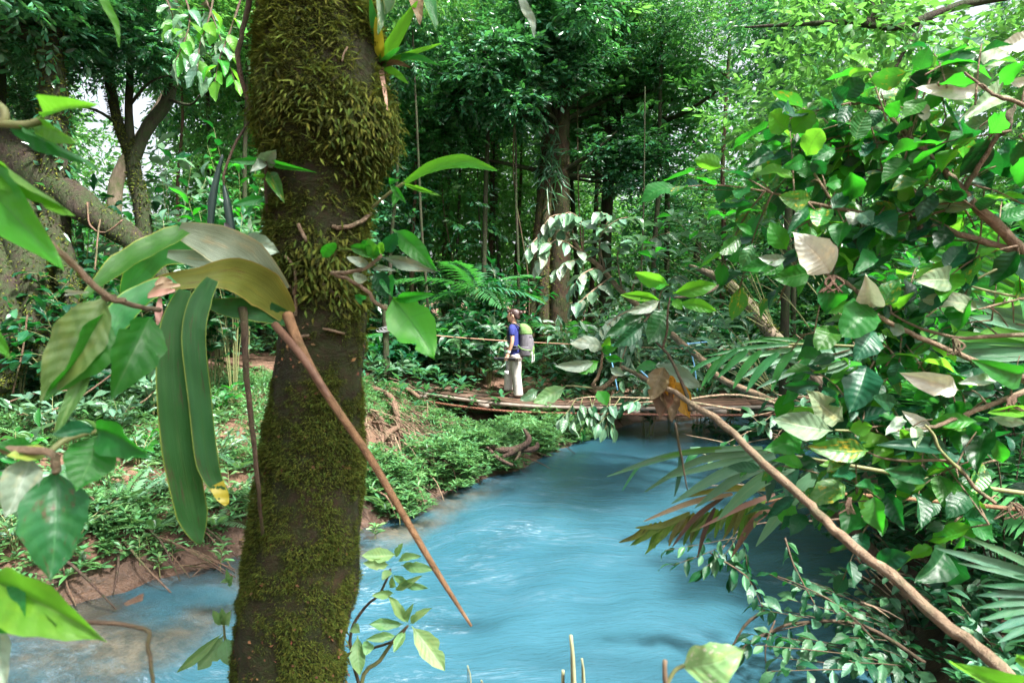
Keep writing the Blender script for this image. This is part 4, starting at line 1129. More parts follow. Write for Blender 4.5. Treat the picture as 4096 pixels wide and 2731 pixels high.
for i, (px, py) in enumerate(sorted([(130, 1800), (380, 1780), (690, 1850), (840, 1700), (960, 1900), (500, 2050), (240, 1950), (620, 2150), (1700, 1780), (1780, 1660), (1530, 2050), (860, 2130)])):
    palm(f'{ORD[i]} low fern from the left among the arching ferns of the left bank', ray_ground(px, py), .05, 9, random.uniform(.35, .5), 'cover', 'fern', .01, 'ferns on the left bank', (.2, .9), 'fern', 'fern')
# ------------------------------------------------------------------ left bank: ground cover, driftwood, roots
bank = scatter(22000, -9.5, 2.4, 4.4, 13.6, .12, 8)
keep = np.ones(len(bank), bool)
# bare mud: trodden path and slumped edge patches
for (cx, cy, rx, ry) in ((-5.6, 13.2, 1.9, 1.4), (-3.0, 7.0, .55, .42), (-2.9, 6.55, .35, .3), (-4.2, 6.9, .6, .4), (-1.75, 9.8, 1.0, 1.5), (-.4, 12.4, 1.6, .9)):
    keep &= ((bank[:, 0] - cx) / rx) ** 2 + ((bank[:, 1] - cy) / ry) ** 2 > RNG.uniform(.6, 1.4, len(bank))
keep &= (wob(bank[:, 0] * .9 + 3, bank[:, 1] * .9) > -.62)
bank = bank[keep]
half = len(bank) // 2
me = leaf_cloud('ground_cover', *rosettes(bank[:half], .24, 8, .095, .32, hv=1), simple=False)
me.materials.append(M['cover'])
link('ground_cover', me, None, None, 'low leafy ground cover carpeting the left river bank', 'ground cover', kind='stuff')
me = leaf_cloud('small_ferns', *sprays(bank[half:] + np.array([0, 0, .10]), rdir(len(bank) - half, .5), .26, 12, .06, .38, .25, 1.1, .35))
me.materials.append(M['cover'])
link('small_ferns', me, None, None, 'small pale ferns growing among the ground cover of the left bank', 'ferns', kind='stuff')
rb = scatter(6500, 2.2, 9, 2.6, 12, .1, 6)
me = leaf_cloud('ground_cover', *rosettes(rb, .3, 7, .11, .4), simple=False)
me.materials.append(M['understory'])
link('ground_cover', me, None, None, 'shaded leafy ground cover on the right river bank', 'ground cover', kind='stuff')
nb = scatter(500, -4, 2.2, 0.6, 2.8, .1, 3)
me = leaf_cloud('ground_cover', *rosettes(nb, .12, 7, .08, .4), simple=False)
me.materials.append(M['understory'])
link('ground_cover', me, None, None, 'shaded ground cover at the foot of the foreground trunk', 'ground cover', kind='stuff')
# fallen leaves and sticks on the mud
ll_ = scatter(2200, -8, 2, 5, 14, .15, 8); ll_[:, 2] += .012
me = leaf_cloud('leaf_litter', ll_, rdir(len(ll_)) * np.array([1, 1, .15]), rdir(len(ll_), 3), .09, .04)
me.materials.append(M['dead'])
link('leaf_litter', me, None, None, 'brown fallen leaves scattered over the muddy left bank', 'leaf litter', kind='stuff')

# bushy shrubs hanging over the water from the left bank
def bank_shrub(label, x, y, w, h, n, ll=.10):
    b = Vector((x, y, gz(x, y)))
    t = thing('bank_shrub', b, label, 'shrub', 'bushes along the left waterline')
    c = np.array(b)[None] + rdir(n, .35) * np.array([w, w * .8, h]) * RNG.uniform(.35, 1, (n, 1)) ** .5
    c[:, 2] = np.maximum(c[:, 2], np.maximum(ground_z(c[:, 0], c[:, 1]), WATER_Z) + .05)
    me = leaf_cloud('foliage', *rosettes(c, .03, 9, ll, .26, .25), simple=False)
    me.materials.append(M['cover'])
    link('foliage', me, None, t, kind='stuff')
    for k in range(5):
        e = Vector(c[random.randrange(n)])
        tube('stem', [b, b.lerp(e, .5) + Vector((0, 0, .1)), e], (.015, .005), M['twig_dark'], t, seg=6)
for i, a in enumerate(sorted([(-1.55, 7.75, .55, .38, 210), (-1.0, 8.6, .6, .42, 240), (-.55, 9.4, .55, .4, 220), (-.35, 10.2, .5, .34, 170), (-2.3, 7.2, .42, .3, 130), (.25, 10.7, .5, .36, 180), (.8, 11.7, .5, .36, 160), (-3.6, 5.9, .32, .28, 80), (-2.75, 6.45, .3, .26, 70), (1.35, 12.5, .45, .3, 130), (-.1, 10.6, .5, .34, 150), (-.75, 11.1, .5, .4, 190), (.1, 11.7, .5, .42, 200), (.65, 12.3, .5, .4, 180), (-1.3, 11.7, .5, .35, 170), (-.1, 12.5, .4, .3, 130), (-.2, 9.75, .45, .38, 180), (-.75, 8.85, .45, .4, 190), (-1.3, 7.55, .42, .34, 150), (.45, 10.95, .4, .36, 150), (1.2, 12.1, .4, .34, 140)], key=lambda q: q[0] / q[1])):
    bank_shrub(f'{ORD[i]} narrow leaved bush from the left of those along the left waterline', *a)
# upright seedlings one can pick out on the bank
for i, (px, py) in enumerate(sorted([(600, 2230), (560, 2280), (690, 2260), (830, 2200), (640, 2310), (880, 2290), (600, 1950), (700, 2100), (800, 2190), (1500, 2160), (1560, 2040), (420, 2180), (520, 2150), (1540, 1960), (1600, 2100), (330, 1900), (880, 1700), (500, 1620), (300, 1640), (100, 1700), (720, 1680), (1700, 1800), (1800, 1700), (60, 1900)])):
    b = ray_ground(px, py, -.01)
    t = thing('seedling', b, f'{ORD[i]} upright seedling from the left among the pale seedlings on the left bank', 'seedling', 'seedlings on the left bank')
    h = random.uniform(.14, .28)
    top = b + Vector((random.uniform(-.04, .04), 0, h))
    tube('stem', [b, b.lerp(top, .5), top], (.006, .003), M['twig_green'], t, seg=5)
    for k in range(11):
        a = k * 2.4; q = b.lerp(top, .35 + .65 * k / 10)
        dv = Vector((math.cos(a), math.sin(a), random.uniform(.05, .5))).normalized()
        L = random.uniform(.08, .13)
        leaf(t, q, q + dv * L, L * .28, (0, 0, 1), 'lance', M['cover_leaf'], None, 'leaf', 6, 2)

# driftwood and roots piled against the bank, left of the bridge end
t = thing('driftwood_pile', ray_ground(1640, 1720), 'heap of tangled driftwood and roots on the bank left of the bridge end', 'driftwood')
def rg(pts, lift=.04): return [ray_ground(p[0], p[1], p[2] if len(p) > 2 else lift) for p in pts]
for pts, r in (([(1480, 1560), (1560, 1640, .25), (1590, 1720, .22), (1620, 1800)], .06), ([(1500, 1540), (1620, 1590, .2), (1720, 1640)], .055), ([(1480, 1850), (1540, 1800, .2), (1600, 1760, .2)], .06), ([(1490, 1700), (1560, 1740, .14), (1680, 1820, .1), (1700, 1870)], .025), ([(1740, 1640), (1850, 1612, .1), (1900, 1592)], .035), ([(1600, 1760), (1660, 1880, .1), (1640, 1940)], .02), ([(1470, 1640), (1520, 1700, .15), (1560, 1800)], .035)):
    tube('log', rg(pts), (r, r * .9, r * .6), M['root'], t, seg=8, lump=.25)
for k in range(190):
    px, py = random.gauss(1590, 80), random.gauss(1740, 90)
    a = random.uniform(.0, 1.5); L = random.uniform(50, 180)
    p0 = ray_ground(px, py, random.uniform(.05, .32)); p2 = ray_ground(px + math.cos(a) * L, py + math.sin(a) * L, random.uniform(.0, .2))
    if (p2 - p0).length > 1.6: continue
    tube('stick', [p0, p0.lerp(p2, .5) + Vector((random.uniform(-.05, .05), 0, random.uniform(.0, .1))), p2], (random.uniform(.005, .012), .003), M[('root', 'twig', 'twig', 'twig_dark')[k % 4]], t, seg=5, smooth=2)
t = thing('tangled_root', P(2120, 1800, 9.8), 'dark curling roots reaching from the bank over the blue water', 'root')
for pts, r in (([(1960, 1790, 9.9), (2040, 1800, 9.7), (2100, 1780, 9.6), (2115, 1750, 9.6), (2095, 1715, 9.7)], (.05, .05, .045, .04, .02)), ([(2010, 1830, 9.7), (2060, 1805, 9.6), (2110, 1770, 9.5), (2115, 1740, 9.5)], (.035, .04, .04, .03)), ([(2060, 1800, 9.7), (2110, 1800, 9.6), (2145, 1790, 9.6), (2150, 1770, 9.6)], (.03, .04, .04, .02)),
               ([(1950, 1790, 9.8), (1990, 1830, 9.5), (2050, 1860, 9.3)], (.03, .025, .02)), ([(2080, 1790, 9.6), (2075, 1820, 9.5), (2060, 1840, 9.4)], (.03, .02, .01))):
    tube('root', [P(p[0], p[1], 9.3 + (p[2] - 9.6) * .5) for p in pts], r, M['root_wet'], t, seg=8, lump=.2)
t = thing('drift_branch', P(1800, 1990, 8), 'pale thin branches lying along the waterline of the left bank', 'branch')
for pts in ([(1620, 1940, 8.2), (1740, 1970, 8), (1870, 1980, 7.9), (1900, 1975, 7.9)], [(1700, 1960, 8.1), (1760, 1985, 7.8), (1860, 1990, 7.7), (1960, 1978, 7.9)], [(1860, 1830, 9.2), (1960, 1760, 9.4), (2060, 1735, 9.5)], [(1640, 1860, 8.8), (1690, 1930, 8.3), (1740, 1990, 8)], [(1620, 2000, 7.8), (1680, 1990, 7.8), (1740, 1985, 7.8)]):
    tube('stick', rg(pts, .05), (.014, .007), M['root'], t, seg=6)
t = thing('drift_branch', P(800, 2310, 5.9), 'bundle of thin grey sticks at the edge of the left shallows', 'branch')
for k in range(16):
    a0 = P(random.uniform(330, 900), random.uniform(2270, 2330), 6); a1 = P(random.uniform(380, 960), random.uniform(2240, 2340), 5.8)
    a0.z = max(a0.z, gz(a0.x, a0.y)) ; a1.z = max(a1.z, WATER_Z)
    tube('stick', [a0, a0.lerp(a1, .5) + Vector((0, 0, .05)), a1], (.007, .003), M['root'], t, seg=5, smooth=2)
# lianas and sticks in the dark hollow at the left
t = thing('liana', P(100, 1500, 8), 'thin pale lianas hanging beside the buttressed tree', 'vine')
for pts in ([(110, 1260, 7.8), (90, 1400, 7.8), (50, 1580, 7.8)], [(350, 810, 8.8), (360, 900, 8.7), (420, 930, 8.6), (490, 880, 8.6)], [(0, 1620, 7.6), (160, 1570, 7.7), (330, 1560, 7.8)], [(160, 1660, 7.4), (300, 1600, 7.6), (470, 1480, 8)], [(400, 880, 8.6), (390, 960, 8.4), (380, 1080, 8.3)], [(500, 1650, 8), (580, 1600, 8.2), (620, 1560, 8.4)]):
    tube('vine', px_path(pts), .011, M['root'], t, seg=6)
# mud path roots
t = thing('surface_root', P(950, 1500, 13), 'bare roots crossing the muddy path left of the foreground trunk', 'root')
for pts in ([(800, 1490, 13), (900, 1478, 13.2), (1080, 1480, 13.3)], [(820, 1530, 12.4), (950, 1545, 12.3), (1100, 1530, 12.4)], [(800, 1580, 11.8), (930, 1575, 11.8), (1090, 1585, 11.7)], [(860, 1640, 11), (960, 1590, 11.4), (1080, 1600, 11.4)], [(870, 1350, 14.5), (960, 1400, 14), (1050, 1460, 13.5), (1080, 1500, 13)]):
    tube('root', [Vector((q.x, q.y, gz(q.x, q.y) + .02)) for q in px_path(pts)] , (.05, .04, .03), M['root'], t, seg=7, lump=.2)

# roots and overhanging growth along the left waterline
er = thing('exposed_root', Vector((-1.4, 7.4, WATER_Z)), 'dark washed out roots hanging along the left waterline', 'root')
for k in range(46):
    f = random.random()
    i_ = 3 + f * 8.8; j_ = int(i_); f2 = i_ - j_
    ex, ey = [LEFT_EDGE[j_][q] * (1 - f2) + LEFT_EDGE[j_ + 1][q] * f2 for q in (0, 1)]
    nx_, ny_ = -.75, .66
    a0 = Vector((ex + nx_ * .35 + random.gauss(0, .1), ey + ny_ * .35, 0)); a0.z = gz(a0.x, a0.y) + .02
    a2 = Vector((ex - nx_ * random.uniform(-.1, .25) + random.gauss(0, .25), ey - ny_ * random.uniform(-.1, .25), WATER_Z + random.uniform(-.05, .08)))
    tube('root', [a0, a0.lerp(a2, .5) + Vector((random.gauss(0, .05), 0, random.uniform(.02, .12))), a2], (random.uniform(.008, .022), .005), M['root_dark' if k % 3 else 'root'], er, seg=6, smooth=3)
for i, (x, y) in enumerate([(2.5, 14.1), (3.4, 14.5), (4.3, 14.9), (5.2, 15.3), (6.3, 15.8)]):
    b = Vector((x, y, gz(x, y)))
    bush('far_bank_shrub', f'{ORD[i]} shrub from the left on the waterline beyond the bridge', b, .8, .6, 8, 11, .2, ['broad_dark', 'pale', 'broad_dark'], 'elliptic', .4, 'shrubs on the waterline beyond the bridge', droop=.4, t0=.1)
# ------------------------------------------------------------------ hanging footbridge
M['plank'] = bark_mat('weathered plank', (0.10, 0.055, 0.04), (0.26, 0.15, 0.10), (0.05, 0.06, 0.03), 0.2, 10, 0.8, 1.0, 0.4)
M['plank_dark'] = bark_mat('dark wet plank', (0.04, 0.025, 0.018), (0.13, 0.075, 0.05), (0.05, 0.06, 0.03), 0.3, 10, 0.7, 1.0, 0.4)
M['galv'] = plain_mat('weathered pipe', (0.30, 0.25, 0.21), (0.14, 0.11, 0.09), 0.6, 9, 0.4, 0.1)
M['rust_cable'] = plain_mat('rusty steel cable', (0.26, 0.11, 0.07), (0.14, 0.06, 0.04), 0.6, 60, 0.4, 0.2)
M['rope'] = plain_mat('tan rope', (0.40, 0.24, 0.16), (0.3, 0.17, 0.11), 0.8, 60)
M['blue_rope'] = plain_mat('blue nylon rope', (0.12, 0.33, 0.55), (0.2, 0.42, 0.62), 0.6, 60)
M['steel'] = plain_mat('steel shackle', (0.45, 0.46, 0.48), (0.3, 0.3, 0.32), 0.35, 40, 0.6, 0.7)

BR = smooth_path([P(1600, 1528, 14.6), P(1760, 1553, 14.0), P(2060, 1592, 13.0), P(2330, 1604, 12.7), P(2600, 1607, 12.4), P(2900, 1603, 12.2), P(3300, 1588, 12.0), P(3700, 1560, 11.9), P(4100, 1520, 11.9)], 8)
BL = [0.0]
for i in range(1, len(BR)): BL.append(BL[-1] + (BR[i] - BR[i - 1]).length)
def br(s, off=0.0, dz=0.0):
    s = min(max(s, 0), BL[-1] - 1e-4)
    k = max(i for i in range(len(BL)) if BL[i] <= s)
    k = min(k, len(BR) - 2)
    f = (s - BL[k]) / (BL[k + 1] - BL[k])
    p = BR[k].lerp(BR[k + 1], f)
    tn = (BR[k + 1] - BR[k]).normalized()
    sd_ = Vector((0, 0, 1)).cross(tn).normalized()       # points away from the camera (far side)
    return p + sd_ * off + Vector((0, 0, dz))
bridge = thing('footbridge', BR[0], 'sagging plank footbridge hung on steel cables across the blue river', 'bridge')
def plank(s0, s1, off, w, mat, th=.045, dz=0.0, n=6):
    V, F = [], []
    wob_ = random.uniform(-.012, .012)
    for i in range(n + 1):
        s = s0 + (s1 - s0) * i / n
        for (o, z) in ((-w / 2, 0), (w / 2, 0), (w / 2, -th), (-w / 2, -th)):
            V.append(br(s, off + o + random.uniform(-.006, .006), z + dz + wob_ + random.uniform(-.004, .004)))
    for i in range(n):
        for k in range(4):
            a = i * 4 + k; b = i * 4 + (k + 1) % 4
            F.append((a, a + 4, b + 4, b))
    F.append((0, 1, 2, 3)); e = n * 4; F.append((e + 3, e + 2, e + 1, e))
    link('plank', mesh_np('plank', [v[:] for v in V], np.array(F), smooth=False), M[mat], bridge)
W3 = [-.30, 0.0, .30]
for r_, off in enumerate(W3):
    s = -.1 + .5 * r_
    s = 0 if r_ == 0 else s - .6
    while s < BL[-1]:
        L = random.uniform(1.9, 2.8)
        if s + L > 0: plank(max(s, 0), min(s + L - .02, BL[-1]), off + random.uniform(-.01, .01), .275, random.choice(['plank', 'plank', 'plank_dark']) if s > 2.2 else 'plank_dark', dz=random.uniform(-.005, .012))
        s += L
s = .3
while s < BL[-1]:
    a, b = br(s, -.5, -.075), br(s, .5, -.075)
    c = (a + b) / 2; dv = (b - a).normalized()
    v, f, u = box_vf(c, (1.0, .07, .05), frame(dv, Vector((0, 0, 1))))
    link('crossbeam', mesh_np('crossbeam', v, f, smooth=False), M['plank_dark'], bridge)
    s += 1.15
link('side_pipe', mesh_np('side_pipe', *tube_vf([br(s_, -.52, -.055) for s_ in np.linspace(.9, BL[-1], 40)], .034, 8)[:2]), M['galv'], bridge)
link('side_pipe', mesh_np('side_pipe', *tube_vf([br(s_, .50, -.055) for s_ in np.linspace(.9, BL[-1], 40)], .034, 8)[:2]), M['galv'], bridge)
def cable(name, pts, r, mat, parent, strands=3):
    """laid strands twisted round the line"""
    sp = pts; L = 0; out = []
    acc = [0]
    for i in range(1, len(sp)): acc.append(acc[-1] + (sp[i] - sp[i - 1]).length)
    n = max(8, int(acc[-1] / (r * 2.2)))
    parts = []
    for k in range(strands):
        q = []
        for i in range(n + 1):
            s_ = acc[-1] * i / n
            j = max(m_ for m_ in range(len(acc)) if acc[m_] <= s_ + 1e-9); j = min(j, len(sp) - 2)
            f = (s_ - acc[j]) / max(1e-9, acc[j + 1] - acc[j])
            tn = (sp[j + 1] - sp[j]).normalized(); u_ = tn.orthogonal().normalized(); w_ = tn.cross(u_)
            a = s_ / (r * 9) * 2 * math.pi + k * 2 * math.pi / strands
            q.append(sp[j].lerp(sp[j + 1], f) + (u_ * math.cos(a) + w_ * math.sin(a)) * r * .5)
        parts.append(tube_vf(q, r * .58, 4))
    v, f, u = join_vf(parts)
    return link(name, mesh_np(name, v, f, u), M[mat], parent, kind='stuff')
cable('suspension_cable', [br(s_, -.60, -.16 - .02 * math.sin(s_)) for s_ in np.linspace(1.2, BL[-1], 30)], .024, 'rust_cable', bridge)
cable('suspension_cable', [br(s_, .58, -.16) for s_ in np.linspace(1.2, BL[-1], 30)], .024, 'rust_cable', bridge)
for s_ in (1.1, 2.6, 5.2, 6.6, 8.3, 10.0):
    v, f, u = box_vf(br(s_, -.56, -.11), (.22, .05, .075), frame(br(s_ + .1) - br(s_), Vector((0, 0, 1))))
    link('clamp', mesh_np('clamp', v, f, smooth=False), M['galv'], bridge)
# hand line, post and shackle
post = thing('mooring_post', ground_at(1545, 13.9), 'dark wooden post holding the bridge hand line, right of the foreground trunk', 'post')
tube('shaft', [ground_at(1545, 13.9), P(1543, 1350, 13.9), P(1540, 1220, 13.9)], (.075, .065, .06), M['bark_dark'], post, seg=10, lump=.15)
ln = thing('hand_line', P(1550, 1315, 13.8), 'thin tan hand line strung behind the hiker along the bridge', 'rope')
tube('rope', [P(1545, 1318, 13.85), P(1700, 1338, 13.75), P(2000, 1362, 13.55), P(2300, 1377, 13.3), P(2650, 1392, 13.0), P(3000, 1398, 12.8), P(3500, 1390, 12.6), P(4100, 1360, 12.5)], .011, M['rope'], ln, seg=6)
for k in range(3):
    a = [P(1530 + 26 * math.cos(q) + 12 * k, 1320 + 9 * math.sin(q) - 3 * k, 13.78) for q in np.linspace(0, 6.28, 12)]
    tube('shackle', a, .008, M['steel'], ln, seg=5, smooth=0)
nt = thing('side_rope', P(2700, 1500, 11.7), 'blue nylon ropes slung beside the bridge behind the near sapling', 'rope')
for pts in ([(2560, 1480, 11.6), (2640, 1550, 11.6), (2720, 1610, 11.7)], [(2750, 1370, 11.7), (2775, 1450, 11.7), (2790, 1560, 11.7)], [(2740, 1376, 11.8), (2840, 1366, 11.8)], [(2430, 1380, 11.8), (2450, 1460, 11.7), (2470, 1560, 11.7)]):
    tube('rope', px_path(pts), .012, M['blue_rope'], nt, seg=6)
# ------------------------------------------------------------------ hiker on the bridge (local: -X ahead, -Y towards the camera)
M['skin'] = plain_mat('skin', (0.58, 0.33, 0.22), (0.54, 0.29, 0.19), 0.55, 30, 0.35, 0, 0.02)
M['shirt'] = plain_mat('blue violet shirt', (0.035, 0.045, 0.20), (0.025, 0.032, 0.15), 0.8, 25, 0.2, 0, 0.15)
M['trousers'] = plain_mat('light grey trousers', (0.47, 0.44, 0.41), (0.32, 0.30, 0.275), 0.85, 14, 0.2, 0, 0.3)
M['hair'] = plain_mat('dark brown hair', (0.055, 0.028, 0.022), (0.025, 0.013, 0.012), 0.4, 60, 0.4, 0, 0.4)
M['boot'] = plain_mat('brown hiking shoe', (0.10, 0.055, 0.035), (0.05, 0.03, 0.022), 0.7, 40, 0.3, 0, 0.3)
M['sole'] = plain_mat('rubber sole', (0.03, 0.026, 0.024), None, 0.8, 40)
M['black'] = plain_mat('black webbing', (0.015, 0.016, 0.02), (0.03, 0.03, 0.034), 0.5, 40)
M['pack_grey'] = plain_mat('grey pack cloth', (0.15, 0.14, 0.155), (0.10, 0.095, 0.11), 0.8, 20, 0.2, 0, 0.3)
M['pack_green'] = plain_mat('lime pack cloth', (0.15, 0.27, 0.09), (0.11, 0.21, 0.06), 0.75, 20, 0.2, 0, 0.3)
M['white'] = plain_mat('white plastic', (0.75, 0.74, 0.72), (0.65, 0.64, 0.62), 0.5, 20, 0.4, 0, 0.02)
M['lip'] = plain_mat('lips', (0.45, 0.17, 0.14), None, 0.5, 20)
M['eye'] = plain_mat('eye', (0.03, 0.02, 0.018), None, 0.2, 20)

HP = br(2.95, 0.02, 0.02)
tn_ = (br(3.0) - br(2.9)).normalized()
HM = Matrix.Translation(HP) @ Matrix.Rotation(math.atan2(tn_.y, tn_.x) * 0.5, 4, 'Z')

def ring_loft(rings, seg=16, power=2.0):
    """rings: (x,y,z, rx, ry[, tilt]) stacked along z"""
    V, F = [], []
    for r_ in rings:
        x, y, z, rx, ry = r_[:5]
        tl = r_[5] if len(r_) > 5 else 0
        for s in range(seg):
            a = 2 * math.pi * s / seg
            c, sn = math.cos(a), math.sin(a)
            cx = math.copysign(abs(c) ** (2 / power), c) * rx; cy = math.copysign(abs(sn) ** (2 / power), sn) * ry
            V.append((x + cx, y + cy, z + tl * cx))
    n = len(rings)
    for i in range(n - 1):
        for s in range(seg):
            a = i * seg + s; b = i * seg + (s + 1) % seg
            F.append((a, b, b + seg, a + seg))
    k = len(V)
    V.append(tuple(np.mean(V[:seg], axis=0))); V.append(tuple(np.mean(V[(n - 1) * seg:n * seg], axis=0)))
    for s in range(0, seg, 2):
        F.append((k, (s + 2) % seg, s + 1, s)); e = (n - 1) * seg
        F.append((k + 1, e + s, e + s + 1, e + (s + 2) % seg))
    return np.array(V, dtype=np.float32), np.array(F, dtype=np.int32), np.zeros((len(V), 2), dtype=np.float32)

TMP = bpy.data.scenes.new('tmp')
def solid(name, parts, mat, parent, voxel=.009, smooth_it=4, xf=HM):
    """closed pieces merged into one continuous skin"""
    v, f, u = join_vf(parts)
    me = mesh_np(name, v, f)
    if not voxel:
        me.transform(xf)
        return link(name, me, mat, parent)
    o = bpy.data.objects.new(name, me); TMP.collection.objects.link(o)
    if voxel:
        m = o.modifiers.new('r', 'REMESH'); m.mode = 'VOXEL'; m.voxel_size = voxel; m.use_smooth_shade = True
        m2 = o.modifiers.new('s', 'SMOOTH'); m2.iterations = smooth_it; m2.factor = .5
    with bpy.context.temp_override(scene=TMP, view_layer=TMP.view_layers[0]):
        dg = bpy.context.evaluated_depsgraph_get()
    me2 = bpy.data.meshes.new_from_object(o.evaluated_get(dg))
    bpy.data.objects.remove(o)
    me2.transform(xf)
    me2.materials.clear()
    if len(me2.polygons): me2.polygons.foreach_set('use_smooth', np.ones(len(me2.polygons), dtype=bool))
    return link(name, me2, mat, parent)

def tb(pts, r, seg=10): return tube_vf(smooth_path(pts, 3), r, seg)

hiker = thing('person', HP, 'hiker in blue shirt and pale trousers walking left across the bridge, holding a tripod', 'person')
AN = [(-.035, -.20, 1.335), (-.03, -.225, 1.20), (-.025, -.235, 1.07), (-.06, -.225, .95), (-.105, -.215, .84)]
AF = [(-.035, .19, 1.335), (-.03, .215, 1.2), (-.03, .22, 1.08), (-.1, .19, .98), (-.17, .13, .93)]
hand = [tb([(-.105, -.215, .845), (-.118, -.215, .80), (-.128, -.215, .765)], (.026, .036, .034))]
for k, (dx, ln_) in enumerate(((-.036, .075), (-.014, .082), (.008, .078), (.028, .062))):
    x0 = -.125 + dx
    hand.append(tb([(x0, -.225, .775), (x0 - .004, -.25, .75), (x0 - .006, -.245, .718), (x0 - .004, -.215, .704 - ln_ * .05)], (.0105, .010, .0095, .008), 6))
hand.append(tb([(-.135, -.20, .80), (-.165, -.195, .775), (-.172, -.19, .745), (-.16, -.2, .722)], (.013, .012, .011, .009), 6))
hand2 = [tb([(-.17, .13, .93), (-.2, .11, .92), (-.225, .1, .915)], (.024, .034, .03))]
for k in range(4):
    hand2.append(tb([(-.22, .085 + k * .018, .93), (-.25, .08 + k * .018, .925), (-.255, .08 + k * .018, .895), (-.235, .08 + k * .018, .885)], (.010, .0095, .009, .008), 6))
hand2.append(tb([(-.19, .09, .94), (-.215, .07, .93), (-.235, .07, .915)], (.012, .011, .009), 6))
head = [ring_loft([(-.045, 0, 1.425, .035, .035), (-.075, 0, 1.44, .065, .045), (-.075, 0, 1.475, .088, .062), (-.062, 0, 1.52, .100, .071), (-.058, 0, 1.565, .104, .075), (-.052, 0, 1.61, .098, .071), (-.045, 0, 1.645, .072, .055), (-.042, 0, 1.66, .03, .025)], 20),
        tb([(-.03, 0, 1.33), (-.04, 0, 1.41), (-.05, 0, 1.48)], (.058, .05, .052), 12),
        tb([(-.158, 0, 1.56), (-.176, 0, 1.53), (-.168, 0, 1.512)], (.010, .014, .010), 6),      # nose
        tb([(-.145, 0, 1.452), (-.135, 0, 1.44)], (.022, .02), 8),                                  # chin
        tb([(-.045, -.076, 1.555), (-.04, -.080, 1.535), (-.047, -.074, 1.508)], (.013, .014, .009), 6),   # ears
        tb([(-.045, .076, 1.555), (-.04, .080, 1.535), (-.047, .074, 1.508)], (.013, .014, .009), 6)]
torso_in = [ring_loft([(-.01, 0, .76, .10, .15), (-.015, 0, .95, .085, .125), (-.02, 0, 1.15, .095, .14), (-.02, 0, 1.3, .085, .155), (-.03, 0, 1.37, .05, .07)], 16)]
legs_in = [tb([(.0, -.085, .80), (.03, -.09, .43), (.05, -.09, .06)], (.075, .052, .035), 10), tb([(-.03, .085, .80), (-.16, .09, .45), (-.165, .09, .13)], (.075, .052, .035), 10)]
body = solid('body', head + torso_in + legs_in + [tb(AN, (.05, .044, .037, .034, .026)), tb(AF, (.05, .044, .037, .034, .026))] + hand + hand2, M['skin'], hiker, .0085, 3)
solid('lips', [tb([(-.160, -.018, 1.483), (-.168, 0, 1.484), (-.160, .018, 1.483)], .006, 6)], M['lip'], body, None)
for sgn in (-1, 1):
    solid('eye', [tb([(-.150, sgn * .028, 1.552), (-.148, sgn * .042, 1.552)], .007, 6)], M['eye'], body, None)
    solid('eyebrow', [tb([(-.157, sgn * .018, 1.572), (-.148, sgn * .050, 1.575)], .005, 6)], M['hair'], body, None)
# hair: cap, fringe and bun
solid('hair', [ring_loft([(.03, 0, 1.475, .035, .055), (.022, 0, 1.51, .055, .076), (.0, 0, 1.55, .078, .083), (-.022, 0, 1.59, .105, .083), (-.04, 0, 1.63, .108, .077), (-.042, 0, 1.662, .085, .06), (-.04, 0, 1.682, .04, .03)], 18),
               tb([(-.14, -.05, 1.625), (-.160, 0, 1.632), (-.14, .05, 1.625)], .024, 8), tb([(-.155, -.028, 1.60), (-.163, 0, 1.598), (-.155, .028, 1.60)], .013, 8),
               tb([(-.085, -.078, 1.60), (-.08, -.08, 1.56), (-.075, -.076, 1.525)], (.018, .013, .006), 6),
               ring_loft([(.082, 0, 1.565, .02, .02), (.088, 0, 1.58, .042, .042), (.09, 0, 1.605, .05, .05), (.088, 0, 1.632, .04, .04), (.085, 0, 1.645, .015, .015)], 12), tb([(.06, 0, 1.60), (.085, 0, 1.60)], .03, 8)], M['hair'], hiker, .0085, 2)
# clothes
solid('shirt', [ring_loft([(-.0, 0, .80, .118, .165), (-.005, 0, .87, .116, .16), (-.015, 0, .98, .105, .145), (-.022, 0, 1.10, .112, .155), (-.03, 0, 1.2, .118, .165), (-.025, 0, 1.29, .105, .175), (-.025, 0, 1.345, .085, .165), (-.03, 0, 1.375, .062, .10), (-.032, 0, 1.395, .056, .058)], 20),
                tb([(-.03, -.16, 1.335), (-.033, -.205, 1.31), (-.03, -.226, 1.25), (-.028, -.231, 1.19)], (.062, .068, .064, .06), 12), tb([(-.03, .16, 1.335), (-.033, .2, 1.31), (-.03, .218, 1.25), (-.028, .221, 1.19)], (.062, .068, .064, .06), 12)], M['shirt'], hiker, .010, 3)
solid('trousers', [ring_loft([(.005, 0, .70, .125, .16), (.01, 0, .78, .135, .168), (.0, 0, .85, .118, .155)], 18),
                   tb([(.015, -.085, .80), (.025, -.092, .64), (.035, -.095, .44), (.055, -.095, .22), (.068, -.092, .05)], (.115, .105, .084, .086, .092), 14),
                   tb([(-.03, .085, .80), (-.09, .09, .64), (-.155, .092, .46), (-.168, .09, .3), (-.17, .09, .125)], (.112, .10, .08, .082, .086), 14)], M['trousers'], hiker, .010, 2)
def shoe(x, y, z):
    s_ = solid('shoe', [ring_loft([(x - .05, y, z + .012, .135, .046), (x - .05, y, z + .045, .132, .046), (x - .03, y, z + .075, .10, .042), (x + .02, y, z + .11, .055, .04)], 16, 2.3)], M['boot'], hiker, .008, 2)
    solid('sole', [ring_loft([(x - .052, y, z - .004, .14, .05), (x - .052, y, z + .018, .142, .05)], 16, 2.3)], M['sole'], s_, None)
shoe(.06, -.092, .0); shoe(-.20, .09, .075)
# wrist band
solid('wristband', [tb([(-.083, -.219, .895), (-.10, -.216, .858)], .034, 12)], M['white'], hiker, None)
